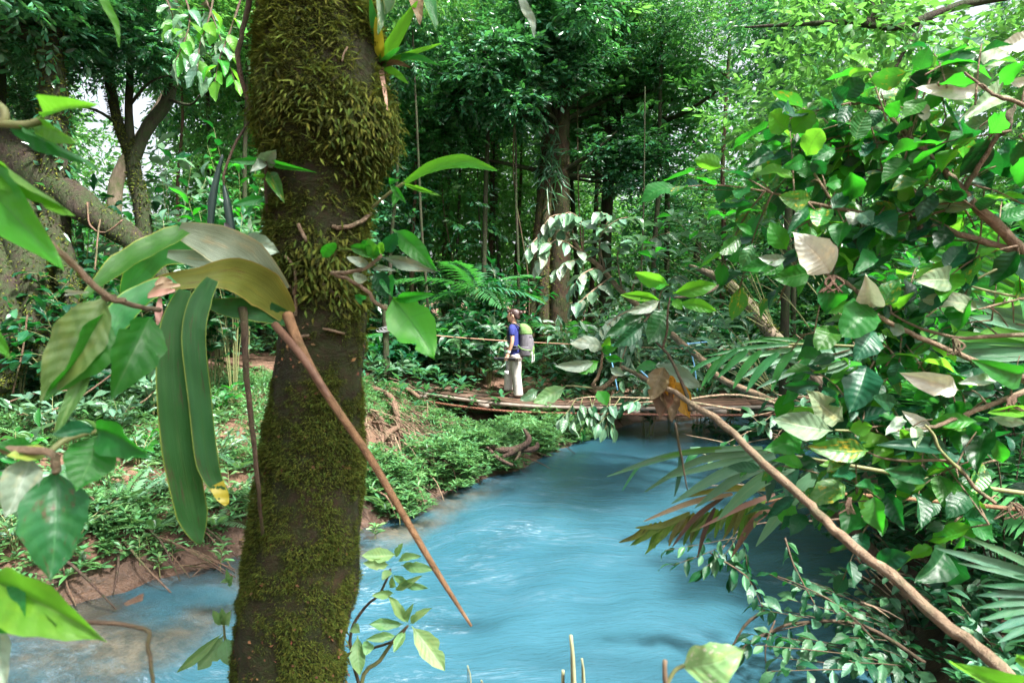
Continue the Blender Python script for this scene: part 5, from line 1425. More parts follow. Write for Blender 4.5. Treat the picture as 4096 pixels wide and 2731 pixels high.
# the rough plank step under the leading foot keeps it on the bridge
v, f, u = box_vf((-.24, .09, .045), (.5, .26, .05))
for q in range(len(v)): v[q] = HM @ Vector(v[q])
link('plank', mesh_np('plank', v, f, smooth=False), M['plank_dark'], bridge)

# backpack (worn, but a thing of its own)
pack = thing('backpack', HM @ Vector((.2, 0, .78)), 'grey and lime green hiking backpack on the back of the hiker', 'backpack')
solid('bag', [ring_loft([(.19, 0, .775, .09, .11), (.20, 0, .80, .125, .145), (.215, 0, .92, .135, .155), (.21, 0, 1.08, .125, .15), (.19, 0, 1.22, .105, .14), (.165, 0, 1.30, .085, .125)], 20, 2.6)], M['pack_grey'], pack, .010, 2)
solid('lid', [ring_loft([(.19, 0, 1.20, .125, .15), (.185, 0, 1.27, .118, .15), (.165, 0, 1.34, .098, .135), (.14, 0, 1.385, .065, .10), (.13, 0, 1.40, .03, .05)], 20, 2.5)], M['pack_green'], pack, .010, 2)
solid('bottom_panel', [ring_loft([(.255, 0, .765, .055, .10), (.27, 0, .82, .075, .12), (.285, 0, .93, .07, .11), (.29, 0, 1.0, .05, .09)], 16, 2.5)], M['pack_green'], pack, .010, 2)
solid('side_pocket', [ring_loft([(.19, -.13, .80, .08, .035), (.20, -.14, .88, .09, .04), (.20, -.135, .97, .085, .03)], 14, 2.4)], M['pack_grey'], pack, .009, 2)
for sgn in (-1, 1):
    y = sgn * .125
    solid('shoulder_strap', [tb([(.10, y, 1.33), (.03, y * 1.0, 1.385), (-.06, y * 1.0, 1.385), (-.125, y * .95, 1.30), (-.14, y * .95, 1.18), (-.12, y * 1.1, 1.06), (-.04, y * 1.3, .99), (.08, y * 1.25, .96)], .017, 8)], M['black'], pack, None)
    solid('loose_strap', [tb([(.30, sgn * .07, 1.0), (.325, sgn * .09, .85), (.33, sgn * .09, .72), (.32, sgn * .09, .665)], .009, 6)], M['white'], pack, None)
solid('hip_belt', [tb([(.1, -.16, .93), (.0, -.175, .92), (-.09, -.13, .92), (-.13, 0, .915), (-.09, .13, .92), (.0, .175, .92), (.1, .16, .93)], .018, 8)], M['black'], pack, None)
solid('compression_strap', [tb([(.07, -.165, 1.0), (.14, -.175, .93), (.24, -.172, .905), (.31, -.13, .90)], .010, 6)], M['pack_green'], pack, None)
solid('buckle', [tb([(.285, -.12, 1.15), (.30, -.08, 1.14), (.31, 0, 1.14)], .012, 6)], M['black'], pack, None)
# tripod held level in the near hand
tri = thing('tripod', HM @ Vector((-.12, -.24, .735)), 'folded black camera tripod held level in the hand of the hiker', 'tripod')
for k, (dy, dz) in enumerate(((-.016, .014), (.016, .014), (0, -.016))):
    solid('leg', [tb([(-.30, -.235 + dy, .74 + dz), (-.1, -.235 + dy, .738 + dz), (.10, -.235 + dy, .735 + dz)], (.014, .015, .013), 8)], M['black'], tri, None)
    for q in range(3):
        solid('leg_lock', [tb([(.045 + q * .035, -.235 + dy * 1.3, .735 + dz * 1.3), (.062 + q * .035, -.235 + dy * 1.3, .735 + dz * 1.3)], .019, 8)], M['galv'], tri, None)
    solid('leg_end', [tb([(.10, -.235 + dy, .735 + dz), (.155, -.235 + dy, .735 + dz)], .010, 8)], M['galv'], tri, None)
solid('head', [tb([(-.30, -.235, .742), (-.335, -.235, .742), (-.36, -.235, .745)], (.03, .026, .02), 10), tb([(-.35, -.235, .745), (-.372, -.235, .765)], .022, 8)], M['black'], tri, .007, 1)
solid('pan_handle', [tb([(-.16, -.235, .75), (-.165, -.21, .9), (-.17, -.2, 1.0)], .011, 8)], M['black'], tri, None)
solid('hanging_strap', [tb([(-.13, -.25, .715), (-.128, -.255, .60), (-.125, -.255, .53)], .011, 6)], M['black'], tri, None)
solid('tag', [box_vf((-.128, -.256, .485), (.075, .012, .07))], M['white'], tri, None)

bpy.data.scenes.remove(TMP)
# ------------------------------------------------------------------ mossy trunk in the foreground
D0 = 2.2
OUT = [(-700, 1055, 1520), (-300, 1040, 1510), (0, 1030, 1505), (250, 1015, 1540), (420, 1020, 1570), (560, 1040, 1570), (640, 1060, 1550), (800, 1085, 1500), (1000, 1085, 1495), (1100, 1110, 1480), (1200, 1140, 1485), (1350, 1110, 1480), (1500, 1085, 1465),
       (1700, 1060, 1465), (1900, 1035, 1465), (2100, 1005, 1450), (2300, 970, 1430), (2500, 945, 1412), (2731, 915, 1390), (3100, 880, 1370), (3700, 800, 1360), (4050, 720, 1390)]
def fore_pt(py, ang):
    """surface point of the trunk at photo row py and angle ang (0 = right, -90deg = towards the camera)"""
    ys = [o[0] for o in OUT]
    l = np.interp(py, ys, [o[1] for o in OUT]); r_ = np.interp(py, ys, [o[2] for o in OUT])
    c = P((l + r_) / 2, py, D0)
    rad = (r_ - l) / 2 / FPX * D0 * .97
    dv = Vector((math.cos(ang), math.sin(ang), 0))
    q = c + dv * rad
    k = .97 - .10 * max(0, noise.noise(Vector((dv.x * 2.5, dv.y * 2.5, c.z * 4 + 7)))) + .05 * noise.noise(Vector((dv.x * 1.2, dv.y * 1.2, c.z * 2.2))) * 2 + .06 * noise.noise(Vector((dv.x * 3, dv.y * 3, c.z * 5))) + .035 * noise.noise(Vector((dv.x * 8, dv.y * 8, c.z * 14)))
    return c + dv * rad * k, dv, c
rows = list(range(-700, 4051, 28)); SEG = 72
V, F, U = [], [], []
for i, py in enumerate(rows):
    for s in range(SEG):
        q, dv, c = fore_pt(py, 2 * math.pi * s / SEG)
        V.append(q[:]); U.append((i / len(rows), s / SEG))
for i in range(len(rows) - 1):
    for s in range(SEG):
        a = i * SEG + s; b = i * SEG + (s + 1) % SEG
        F.append((a, a + SEG, b + SEG, b))
fb = bark_mat('mossy foreground bark', (0.009, 0.007, 0.005), (0.055, 0.030, 0.016), (0.02, 0.03, 0.006), 0.8, 18, 0.9, 0.5, 1.0)
ftree = thing('mossy_tree', fore_pt(3700, 0)[2], 'thick leaning trunk shaggy with yellow green moss in the foreground', 'tree')
link('trunk', mesh_np('trunk', V, np.array(F), U), fb, ftree)
for k in range(7):
    a = k * .9
    q, dv, c = fore_pt(3500, a)
    e = c + dv * random.uniform(.5, .9); e.z = gz(e.x, e.y) - .04
    tube('root', [q - dv * .06, q.lerp(e, .5) + Vector((0, 0, -.06)), e], (.09, .06, .02), M['bark_dark'], ftree, seg=8, lump=.2)
# moss: thousands of little curled fronds, denser in shaggy belts
def moss_at(n, lo, hi, ln, wd, belts, ang=(-math.pi, math.pi), out=.35):
    pos, dr, nr, L = [], [], [], []
    while len(pos) < n:
        py = random.uniform(lo, hi); a = random.uniform(*ang)
        q, dv, c = fore_pt(py, a)
        dens = .80 + .85 * noise.noise(q * 13) + .7 * noise.noise(q * 4.5) + .4 * noise.noise(q * 34)
        for b0, b1, w_ in belts:
            if b0 < py < b1: dens += w_
        if random.random() > dens: continue
        tg = Vector((-dv.y, dv.x, 0))
        d = dv * random.uniform(out * .5, out * 1.8) + tg * random.gauss(0, .7) + Vector((0, 0, random.uniform(-1.0, .35)))
        pos.append((q + dv * (-.006 + .016 * min(1, max(0, dens - .4)) * random.random() ** .5))[:]); dr.append(d[:]); nr.append((dv * .7 + Vector((random.gauss(0, .3), random.gauss(0, .3), .7)))[:]); L.append(ln * random.uniform(.5, 1.4) * (.55 + .6 * min(1.3, max(0, dens))))
    pos, dr, nr, L = map(np.array, (pos, dr, nr, L))
    return leaf_cloud('moss', pos, dr, nr, L, L * wd)
FRONT = (-math.pi - .35, .35)
me = moss_at(150000, -250, 3000, .0115, .17, [(380, 700, .4), (900, 1180, .3), (-250, 250, .2), (1240, 1500, -.45), (2450, 2731, -.1)], FRONT, .8)
me.materials.append(M['moss']); link('moss', me, None, ftree, kind='stuff')
# hanging mats of longer moss
me = moss_at(4200, -250, 1200, .032, .16, [(420, 640, .4), (0, 300, .1), (960, 1130, .3)], FRONT, .55)
me.materials.append(M['moss']); link('moss', me, None, ftree, kind='stuff')
me = moss_at(1500, -700, 3600, .035, .35, [], (.3, math.pi - .3))
me.materials.append(M['moss']); link('moss', me, None, ftree, kind='stuff')
for py0, a0, n_, dep in ((560, -.6, 900, .05), (1090, -1.2, 500, .04), (470, -2.3, 500, .03)):
    pos = []; nrm_ = []; dr = []
    for k in range(n_):
        q, dv, c = fore_pt(py0 + random.gauss(0, 70), a0 + random.gauss(0, .35))
        pos.append((q + dv * random.uniform(0, dep))[:]); dr.append((dv * .4 + Vector((random.gauss(0, .5), random.gauss(0, .5), -.9)))[:]); nrm_.append((dv + Vector((0, 0, .6)))[:])
    me = leaf_cloud('moss', np.array(pos), np.array(dr), np.array(nrm_), .03, .008); me.materials.append(M['moss'])
    link('moss', me, None, ftree, kind='stuff')
M['orange_bark'] = leaf_mat('bark flake', (0.13, 0.055, 0.02), (0.12, 0.05, 0.02), (0.12, 0.05, 0.02), .8, .05, var=.5)
me = moss_at(420, 1250, 3000, .012, .6, [(1250, 1500, .4), (2450, 2731, .5)], FRONT, .2)
me.materials.append(M['orange_bark']); link('bark_flakes', me, None, ftree, kind='stuff')

# aerial roots clinging to the trunk
t = thing('clinging_root', fore_pt(1000, -1.2)[0], 'pale aerial roots clinging around the middle of the mossy trunk', 'root')
def on_trunk(px, py, lift=.012):
    ys = [o[0] for o in OUT]
    l = np.interp(py, ys, [o[1] for o in OUT]); r_ = np.interp(py, ys, [o[2] for o in OUT])
    f = max(-.98, min(.98, (px - (l + r_) / 2) / ((r_ - l) / 2)))
    a = -math.acos(f)
    q, dv, c = fore_pt(py, a)
    return q + dv * lift
for pts, r in (([(1500, 860), (1470, 900), (1420, 930), (1380, 930)], .007), ([(1200, 1040), (1230, 1080), (1240, 1140), (1230, 1180)], .005), ([(1250, 920), (1270, 960), (1285, 985)], .006), ([(1330, 1130), (1360, 1160), (1400, 1200)], .006), ([(1230, 1350), (1260, 1340), (1290, 1335)], .004), ([(1340, 1310), (1380, 1320), (1410, 1330)], .004), ([(1215, 1150), (1235, 1200), (1235, 1260)], .005), ([(1440, 270), (1430, 300), (1425, 330)], .003), ([(1450, 540), (1480, 600), (1500, 650)], .003)):
    tube('root', [on_trunk(*p) for p in pts], r, M['twig'], t, seg=6)

# ------------------------------------------------------------------ bromeliads and climbers on the trunk
def strap_leaf(parent, pts, widths, mat, normal=None, name='leaf', n=6, cross=4, cup=.12):
    """long blade along a bent path given as photo points (px,py,d); widths in photo pixels"""
    sp = smooth_path([P(*p) for p in pts], n)
    m = len(sp)
    ds = np.interp(np.linspace(0, 1, m), np.linspace(0, 1, len(pts)), [p[2] for p in pts])
    ws = np.interp(np.linspace(0, 1, m), np.linspace(0, 1, len(widths)), widths) / FPX * ds
    V, UV, F = [], [], []
    prev = None
    for i in range(m):
        tn = (sp[min(i + 1, m - 1)] - sp[max(i - 1, 0)]).normalized()
        nn = Vector(normal) if normal is not None else -sp[i].normalized()
        nn = (nn - tn * nn.dot(tn)).normalized()
        if prev is not None and nn.dot(prev) < 0 and normal is None: nn = -nn
        prev = nn
        sdv = tn.cross(nn)
        for j in range(cross + 1):
            v = j / cross * 2 - 1
            V.append((sp[i] + sdv * v * ws[i] / 2 - nn * cup * ws[i] * (1 - v * v) + nn * .002 * math.sin(i * 1.3 + j))[:]); UV.append((i / (m - 1), .5 + v * .5))
    for i in range(m - 1):
        for j in range(cross):
            a = i * (cross + 1) + j
            F.append((a, a + 1, a + cross + 2, a + cross + 1))
    return link(name, mesh_np(name, V, np.array(F), UV), M[mat], parent)

M['brom'] = leaf_mat('bromeliad leaf', (0.02, 0.16, 0.02), (0.05, 0.2, 0.06), (0.05, 0.42, 0.03), .36, .3, veins=.15, nv=2, var=.1, rib=(.08, .26, .1), ribs=.7, edge=(.30, .42, .05))
M['brom_pale'] = leaf_mat('pale bromeliad leaf', (0.20, 0.275, 0.19), (0.19, 0.27, 0.18), (0.2, 0.32, 0.14), .4, .2, veins=.05, nv=2, var=.05, ribs=.7, edge=(.35, .38, .2))
M['brom_olive'] = leaf_mat('olive bromeliad leaf', (0.11, 0.16, 0.028), (0.09, 0.1, 0.025), (0.2, 0.2, 0.03), .45, .3, veins=.05, nv=2, var=.05, spots=(.14, .13, .03), spec=.3, ribs=.7, edge=(.3, .28, .06))
M['brom_dark'] = leaf_mat('dark strap leaf', (0.014, 0.075, 0.016), (0.02, 0.09, 0.02), (0.05, 0.24, 0.015), .55, .34, veins=.25, nv=2, var=.1, rib=(.05, .14, .03), spots=(.05, .07, .02), spec=.25, ribs=.7, edge=(.22, .28, .04))
M['purple'] = leaf_mat('purple grey spathe', (0.16, 0.14, 0.17), (0.15, 0.13, 0.16), (.15, .12, .15), .35, .1, var=.1)
M['tipyellow'] = leaf_mat('yellowing tip', (0.42, 0.38, 0.03), (.4, .36, .03), (.5, .45, .03), .45, .3, var=.1)
br1 = thing('bromeliad', P(1150, 1250, 1.98), 'large bromeliad with arching and hanging strap leaves on the left side of the mossy trunk', 'bromeliad')
strap_leaf(br1, [(1120, 1180, 1.95), (990, 1040, 1.85), (860, 970, 1.8), (715, 920, 1.75)], (100, 170, 150, 60), 'brom_pale')
strap_leaf(br1, [(735, 915, 1.75), (620, 970, 1.7), (480, 1050, 1.65), (335, 1185, 1.6)], (90, 130, 120, 20), 'brom', (.2, -.5, .8))
strap_leaf(br1, [(1060, 1120, 1.95), (860, 1020, 1.9), (660, 1010, 1.85), (560, 1080, 1.85), (500, 1180, 1.85)], (70, 110, 100, 110, 40), 'brom')
strap_leaf(br1, [(1000, 1060, 1.9), (850, 1045, 1.85), (670, 1015, 1.8)], (60, 90, 30), 'brom_pale')
strap_leaf(br1, [(1155, 1265, 1.98), (1060, 1160, 1.9), (940, 1100, 1.82), (800, 1110, 1.75), (640, 1140, 1.7), (520, 1220, 1.66), (430, 1340, 1.63), (400, 1420, 1.63)], (70, 160, 140, 80, 70, 90, 80, 10), 'brom_olive')
strap_leaf(br1, [(700, 1120, 1.7), (560, 1180, 1.64), (470, 1270, 1.6), (425, 1370, 1.58)], (70, 110, 120, 30), 'brom', (.3, -.6, .7))
strap_leaf(br1, [(1150, 1275, 1.98), (1040, 1240, 1.92), (920, 1230, 1.88), (830, 1215, 1.86)], (60, 100, 80, 30), 'brom_dark')
strap_leaf(br1, [(740, 1160, 1.72), (700, 1290, 1.66), (690, 1500, 1.62), (720, 1800, 1.6), (770, 2060, 1.6), (800, 2175, 1.6)], (46, 100, 120, 132, 115, 12), 'brom_dark', n=6)
strap_leaf(br1, [(850, 1115, 1.74), (800, 1210, 1.68), (775, 1350, 1.64), (800, 1600, 1.62), (830, 1850, 1.6), (880, 1965, 1.6), (905, 2015, 1.6)], (46, 85, 90, 86, 85, 46, 14), 'brom_dark', n=6)
strap_leaf(br1, [(865, 1935, 1.598), (890, 1985, 1.597), (908, 2018, 1.597)], (60, 50, 16), 'tipyellow')
strap_leaf(br1, [(1110, 1130, 1.98), (1010, 1040, 1.93), (940, 960, 1.9), (900, 890, 1.88)], (50, 55, 45, 8), 'purple')
strap_leaf(br1, [(1095, 1120, 1.96), (1040, 1030, 1.92), (1005, 970, 1.9), (990, 945, 1.9)], (40, 50, 40, 8), 'purple')
pleaf(br1, 960, 965, 1120, 1010, 1.95, 1.98, 95, M['white_pale'], 'ovate')
for pts in ([(720, 1140, 1.69), (640, 1150, 1.66), (570, 1210, 1.65)], [(690, 1130, 1.68), (650, 1120, 1.66), (620, 1140, 1.65)], [(640, 1190, 1.66), (635, 1250, 1.65), (630, 1300, 1.65)], [(770, 1210, 1.68), (765, 1250, 1.67)], [(700, 1160, 1.67), (640, 1170, 1.65), (590, 1190, 1.64)]):
    strap_leaf(br1, pts, (10, 30, 6), 'dead_pale', name='dead_bract')
st = thing('dead_stalk', P(1150, 1240, 2.0), 'long brown dead stalk slanting across the mossy trunk to the water', 'dead stalk')
tube('stalk', px_path([(1150, 1260, 1.93), (1190, 1360, 1.88), (1260, 1500, 1.84), (1350, 1640, 1.8), (1480, 1830, 1.76), (1620, 2070, 1.74), (1750, 2290, 1.73), (1885, 2502, 1.72)]), (.016, .013, .0115, .0105, .010, .009, .0075, .003), M['stalk'], st, seg=8)
tube('stalk', px_path([(1100, 1300, 1.93), (1180, 1390, 1.86), (1260, 1500, 1.83), (1330, 1610, 1.805)]), (.012, .011, .010, .006), M['stalk_dark'], st, seg=8)

vn = thing('hanging_vine', P(1010, -40, 2.15), 'dark thin vine with bean like pods hanging left of the mossy trunk', 'vine')
tube('vine', px_path([(1015, -60, 2.2), (985, 60, 2.2), (958, 180, 2.18), (960, 300, 2.18), (1000, 420, 2.2), (1010, 470, 2.22)]), (.010, .009, .008, .006), M['twig_dark'], vn, seg=6)
tube('vine', px_path([(1010, 470, 2.22), (950, 560, 2.15), (900, 680, 2.1), (895, 750, 2.1)]), (.005, .004), M['twig_dark'], vn, seg=6)
tube('pod', px_path([(890, 620, 2.1), (870, 700, 2.1), (850, 800, 2.1), (838, 960, 2.1)]), (.004, .009, .013, .008), M['pod'], vn, seg=8)
tube('pod', px_path([(895, 740, 2.1), (910, 820, 2.1), (925, 920, 2.1), (935, 1000, 2.1)]), (.004, .013, .014, .006), M['pod'], vn, seg=8)
vn = thing('hanging_vine', P(965, 1260, 1.9), 'straight dark vine dropping from the large bromeliad', 'vine')
tube('vine', px_path([(970, 1230, 1.9), (985, 1450, 1.9), (1005, 1700, 1.92), (1035, 1960, 1.95), (1050, 2150, 2.05)]), (.012, .009, .008, .006, .004), M['twig_dark'], vn, seg=8)

b2 = thing('bromeliad', P(1522, 260, 2.2), 'small bromeliad with bright upright leaves at the top right of the mossy trunk', 'bromeliad')
for tp, w, mt, md in (((1670, 5), 55, 'broad_light', (1590, 140)), ((1480, -10), 40, 'brom', (1500, 120)), ((1503, 70), 40, 'tipyellow', (1515, 150)), ((1765, 175), 22, 'broad_light', (1640, 215)), ((1755, 262), 30, 'brom', (1640, 225)), ((1640, 270), 24, 'dead', (1580, 250)), ((1632, 335), 30, 'broad_light', (1580, 290)), ((1550, 440), 18, 'dead_pale', (1535, 340)), ((1600, 190), 24, 'brom', (1560, 220))):
    strap_leaf(b2, [(1520, 262, 2.2), (*md, 2.12), (*tp, 2.05)], (30, w, w * .8, 4), mt)
for (a, b, w, mt) in (((1535, -40), (1512, 140), 55, 'spotted'), ((1650, -40), (1680, 100), 60, 'dead'), ((1700, -40), (1748, 125), 55, 'brom'), ((1560, -40), (1540, 60), 60, 'brom_dark')):
    strap_leaf(b2, [(a[0], a[1] - 40, 2.1), ((a[0] + b[0]) / 2 + 6, (a[1] + b[1]) / 2, 2.06), (*b, 2.05)], (w, w, w * .5, 4), mt)
c1 = thing('climber', P(1063, 800, 2.12), 'small climber with pale leaves on the left edge of the mossy trunk', 'climbing plant')
tube('stem', px_path([(1070, 850, 2.1), (1062, 760, 2.06), (1064, 670, 2.04), (1062, 640, 2.04)]), .005, M['twig_dark'], c1, seg=6)
for a in ((1062, 640, 1000, 690, 45, 'white_pale', 'ovate'), (1060, 660, 1105, 598, 70, 'white_pale', 'ovate'), (1064, 640, 910, 645, 30, 'broad', 'elliptic'), (1070, 685, 1140, 815, 55, 'spotted', 'lance'), (1060, 790, 925, 820, 42, 'broad', 'lance'), (1080, 650, 1265, 690, 30, 'broad', 'lance'), (1060, 705, 1012, 700, 20, 'broad_light', 'lance')):
    pleaf(c1, a[0], a[1], a[2], a[3], 2.05, 1.98, a[4], M[a[5]], a[6])
c2 = thing('climber', P(1480, 820, 2.15), 'climber with one long arching pale leaf on the right of the mossy trunk', 'climbing plant')
tube('stem', px_path([(1490, 830, 2.12), (1560, 770, 2.08), (1620, 730, 2.06)]), .005, M['twig_green'], c2, seg=6)
strap_leaf(c2, [(1615, 735, 2.06), (1720, 670, 2.0), (1850, 645, 1.96), (1990, 683, 1.94)], (14, 44, 56, 4), 'broad_light')
for a in ((1610, 735, 1765, 785, 22, 'broad_light'), (1560, 740, 1625, 815, 30, 'broad'), (1555, 725, 1600, 720, 28, 'broad'), (1590, 760, 1570, 830, 34, 'broad')):
    pleaf(c2, *a[:4], 2.05, 2.0, a[4], M[a[5]], 'lance')
c3 = thing('climber', P(1340, 1090, 1.98), 'leafy climber with one big three veined leaf on the right of the mossy trunk', 'climbing plant')
tube('stem', px_path([(1325, 1092, 1.97), (1400, 1088, 1.95), (1470, 1070, 1.95), (1525, 1020, 1.97)]), .006, M['twig'], c3, seg=6)
tube('stem', px_path([(1340, 1100, 1.97), (1400, 1120, 1.95), (1470, 1165, 1.95), (1500, 1210, 1.95), (1555, 1238, 1.95)]), .006, M['twig'], c3, seg=6)
for a in ((1470, 1010, 1455, 960, 48, 'broad', 'round'), (1520, 1020, 1400, 985, 50, 'broad', 'round'), (1500, 1035, 1470, 955, 48, 'broad_light', 'round'), (1520, 1015, 1530, 970, 36, 'broad_light', 'round'), (1540, 1010, 1590, 935, 60, 'broad_dark', 'round'), (1570, 915, 1750, 1085, 85, 'broad', 'lance'), (1530, 1030, 1750, 1088, 55, 'white_pale', 'lance'),
          (1490, 1075, 1595, 1085, 26, 'white_pale', 'lance'), (1480, 1060, 1385, 1030, 40, 'white_pale', 'elliptic'), (1500, 1090, 1555, 1195, 75, 'broad_dark', 'ovate'), (1290, 1030, 1340, 970, 50, 'broad', 'round'), (1470, 1120, 1410, 1100, 40, 'white_pale', 'round'), (1580, 1195, 1748, 1178, 46, 'broad', 'lance'), (1572, 1195, 1738, 1435, 185, 'broad_light3', 'ovate'), (1450, 1200, 1420, 1180, 40, 'broad', 'round'), (1545, 1105, 1570, 1190, 60, 'broad', 'ovate')):
    pleaf(c3, *a[:4], 1.96, 1.9, a[4], M[a[5]], a[6], face=random.uniform(-15, 15))

# ------------------------------------------------------------------ broad leaved plants close to the camera, at the left edge
lp = thing('overhanging_plant', P(-60, 500, 1.0), 'bright leaved plant reaching in from the upper left edge, close by', 'plant')
tube('stem', px_path([(-80, 470, 1.0), (0, 492, 1.0), (100, 500, 1.0), (172, 480, 1.0)]), .006, M['twig_green'], lp, seg=8)
tube('tendril', px_path([(-10, 420, 1.0), (15, 440, 1.0), (18, 480, 1.0), (-10, 490, 1.0)]), .006, M['twig_green'], lp, seg=8)
for a in ((170, 470, 395, 418, 60, 'broad_light', 'lance', -30), (140, 500, 302, 570, 85, 'broad_light', 'ovate', 25), (30, 496, 385, 678, 62, 'broad', 'lance', 35), (-120, 590, 268, 862, 95, 'broad_light', 'lance', 30), (-150, 640, 246, 1075, 210, 'broad_light', 'ovate', 10), (-90, 1230, 45, 1440, 90, 'broad_light', 'lance', 20)):
    pleaf(lp, *a[:4], 1.02, .92, a[4], M[a[5]], a[6], a[7])
tube('stem', px_path([(-60, 860, .98), (120, 920, .98), (230, 1000, 1.0), (320, 1085, 1.02), (420, 1180, 1.05), (500, 1205, 1.06)]), .0052, M['twig'], lp, seg=8)
lp = thing('overhanging_plant', P(420, 1180, 1.1), 'plant with broad hanging leaves under the large bromeliad, left', 'plant')
tube('stem', px_path([(640, 1240, 1.5), (560, 1230, 1.3), (470, 1200, 1.15), (418, 1188, 1.1)]), .005, M['twig'], lp, seg=8)
for a in ((420, 1188, 156, 1612, 190, 'broad_olive', 'ovate', 10), (420, 1245, 180, 1600, 150, 'broad', 'ovate', -25), (600, 1270, 445, 1600, 185, 'broad', 'ovate', -12), (372, 1440, 205, 1770, 62, 'broad_olive', 'lance', 10), (270, 1170, 350, 1170, 26, 'white_under', 'ovate', 0)):
    pleaf(lp, *a[:4], 1.12, 1.05, a[4], M[a[5]], a[6], a[7])
lp = thing('overhanging_plant', P(-60, 1780, .9), 'plant with big dark leaves and holes at the lower left edge', 'plant')
tube('stem', px_path([(-60, 1770, .95), (60, 1800, .95), (200, 1810, .96), (225, 1890, .96)]), .006, M['twig'], lp, seg=8)
tube('stem', px_path([(200, 1810, .96), (260, 1760, .98), (380, 1720, 1.0)]), .0045, M['twig_green'], lp, seg=8)
for a in ((380, 1712, 590, 1832, 125, 'broad', 'ovate', 25), (385, 1745, 303, 1966, 190, 'broad', 'ovate', 5), (380, 1718, 200, 1740, 60, 'broad_dark', 'lance', 30), (195, 1800, 20, 1822, 66, 'lime', 'ovate', 20), (125, 1835, 18, 2075, 140, 'white_pale', 'ovate', 10), (222, 1890, 200, 2330, 245, 'broad_dark2', 'ovate', 5), (150, 1800, -40, 1780, 70, 'broad', 'lance', 30)):
    pleaf(lp, *a[:4], .98, .93, a[4], M[a[5]], a[6], a[7])
lp = thing('overhanging_plant', P(-80, 2330, .85), 'plant with one big glossy bright leaf at the bottom left corner', 'plant')
tube('stem', px_path([(-120, 2300, .85), (-20, 2325, .85)]), .006, M['twig_green'], lp, seg=8)
tube('stem', px_path([(0, 2480, .9), (130, 2495, .95), (350, 2485, 1.0), (578, 2515, 1.05), (592, 2575, 1.05), (608, 2680, 1.05), (612, 2800, 1.05)]), (.0035, .003), M['twig_dark'], lp, seg=8)
for a in ((-60, 2310, 430, 2565, 200, 'broad_light', 'ovate', 20), (-40, 2370, 110, 2545, 190, 'broad', 'ovate', 0), (-80, 2430, 18, 2790, 130, 'white_pale', 'ovate', 20), (150, 2450, 230, 2500, 50, 'spotted', 'ovate', 20)):
    pleaf(lp, *a[:4], .87, .82, a[4], M[a[5]], a[6], a[7])
hl = thing('hanging_leaf', P(400, -40, 1.3), 'single narrow leaf hanging from the top edge, upper left', 'leaf')
strap_leaf(hl, [(385, -60, 1.3), (430, 30, 1.3), (465, 100, 1.3), (476, 190, 1.3)], (30, 34, 24, 4), 'broad_light')
hl = thing('hanging_leaf', P(2080, -30, 1.6), 'single pale narrow leaf hanging from the top edge near the middle', 'leaf')
strap_leaf(hl, [(2070, -60, 1.6), (2100, 30, 1.6), (2128, 80, 1.6), (2137, 150, 1.6)], (20, 36, 30, 3), 'white_pale')

# ------------------------------------------------------------------ saplings standing in front of the water
sp_ = thing('sapling', P(1440, 2780, 2.5), 'young sapling with pale ribbed leaves right of the foot of the mossy trunk', 'sapling')
sp_.location.z = gz(sp_.location.x, sp_.location.y)
tube('stem', [sp_.location, P(1440, 2760, 2.5), P(1520, 2640, 2.5), P(1575, 2560, 2.48), P(1632, 2500, 2.45)], (.009, .008, .007, .006, .004), M['twig_green'], sp_, seg=6)
tube('stem', [P(1440, 2760, 2.5), P(1400, 2560, 2.5), P(1440, 2450, 2.5), P(1520, 2370, 2.48), P(1562, 2275, 2.46)], (.007, .006, .005, .004), M['twig_dark'], sp_, seg=6)
tube('stem', [P(1395, 2620, 2.5), P(1480, 2595, 2.48), P(1580, 2560, 2.46), P(1632, 2500, 2.45)], (.006, .004), M['twig_dark'], sp_, seg=6)
for a in ((1587, 2216, 1445, 2222, 58), (1603, 2259, 1740, 2279, 42), (1557, 2259, 1450, 2250, 44), (1570, 2295, 1715, 2353, 36), (1580, 2230, 1612, 2170, 26), (1590, 2245, 1685, 2222, 28), (1560, 2280, 1530, 2320, 36), (1575, 2370, 1488, 2382, 32), (1580, 2360, 1690, 2300, 30), (1575, 2350, 1570, 2300, 28),
          (1646, 2502, 1780, 2682, 90), (1613, 2495, 1475, 2495, 42), (1625, 2490, 1555, 2382, 42), (1640, 2495, 1730, 2430, 36), (1623, 2522, 1575, 2608, 40), (1587, 2541, 1462, 2557, 36), (1633, 2490, 1655, 2410, 26), (1470, 2560, 1462, 2620, 46), (1430, 2540, 1440, 2700, 60), (1410, 2500, 1440, 2530, 40)):
    pleaf(sp_, *a[:4], 2.46, 2.4, a[4], M['sapling_leaf'], 'elliptic', face=random.uniform(-25, 25))
sp_ = thing('sapling', P(900, 2780, 2.6), 'young sapling with yellow green leaves left of the foot of the mossy trunk', 'sapling')
sp_.location.z = gz(sp_.location.x, sp_.location.y)
tube('stem', [sp_.location, P(930, 2760, 2.4), P(905, 2600, 2.4), P(895, 2500, 2.4)], (.007, .006, .004), M['twig_green'], sp_, seg=6)
for a in ((895, 2540, 790, 2680, 80), (890, 2530, 705, 2690, 40), (905, 2550, 915, 2660, 70), (895, 2500, 850, 2440, 36), (900, 2500, 925, 2440, 40), (895, 2500, 885, 2430, 30), (915, 2320, 880, 2330, 22), (912, 2330, 905, 2270, 18), (915, 2340, 930, 2300, 18)):
    pleaf(sp_, *a[:4], 2.4, 2.34, a[4], M['sapling_leaf'], 'elliptic', face=random.uniform(-20, 20))
stk = thing('cut_reed', P(2290, 2800, 1.6), 'pale cut reed stubs sticking up at the bottom edge', 'reed')
stk.location.z = gz(stk.location.x, stk.location.y)
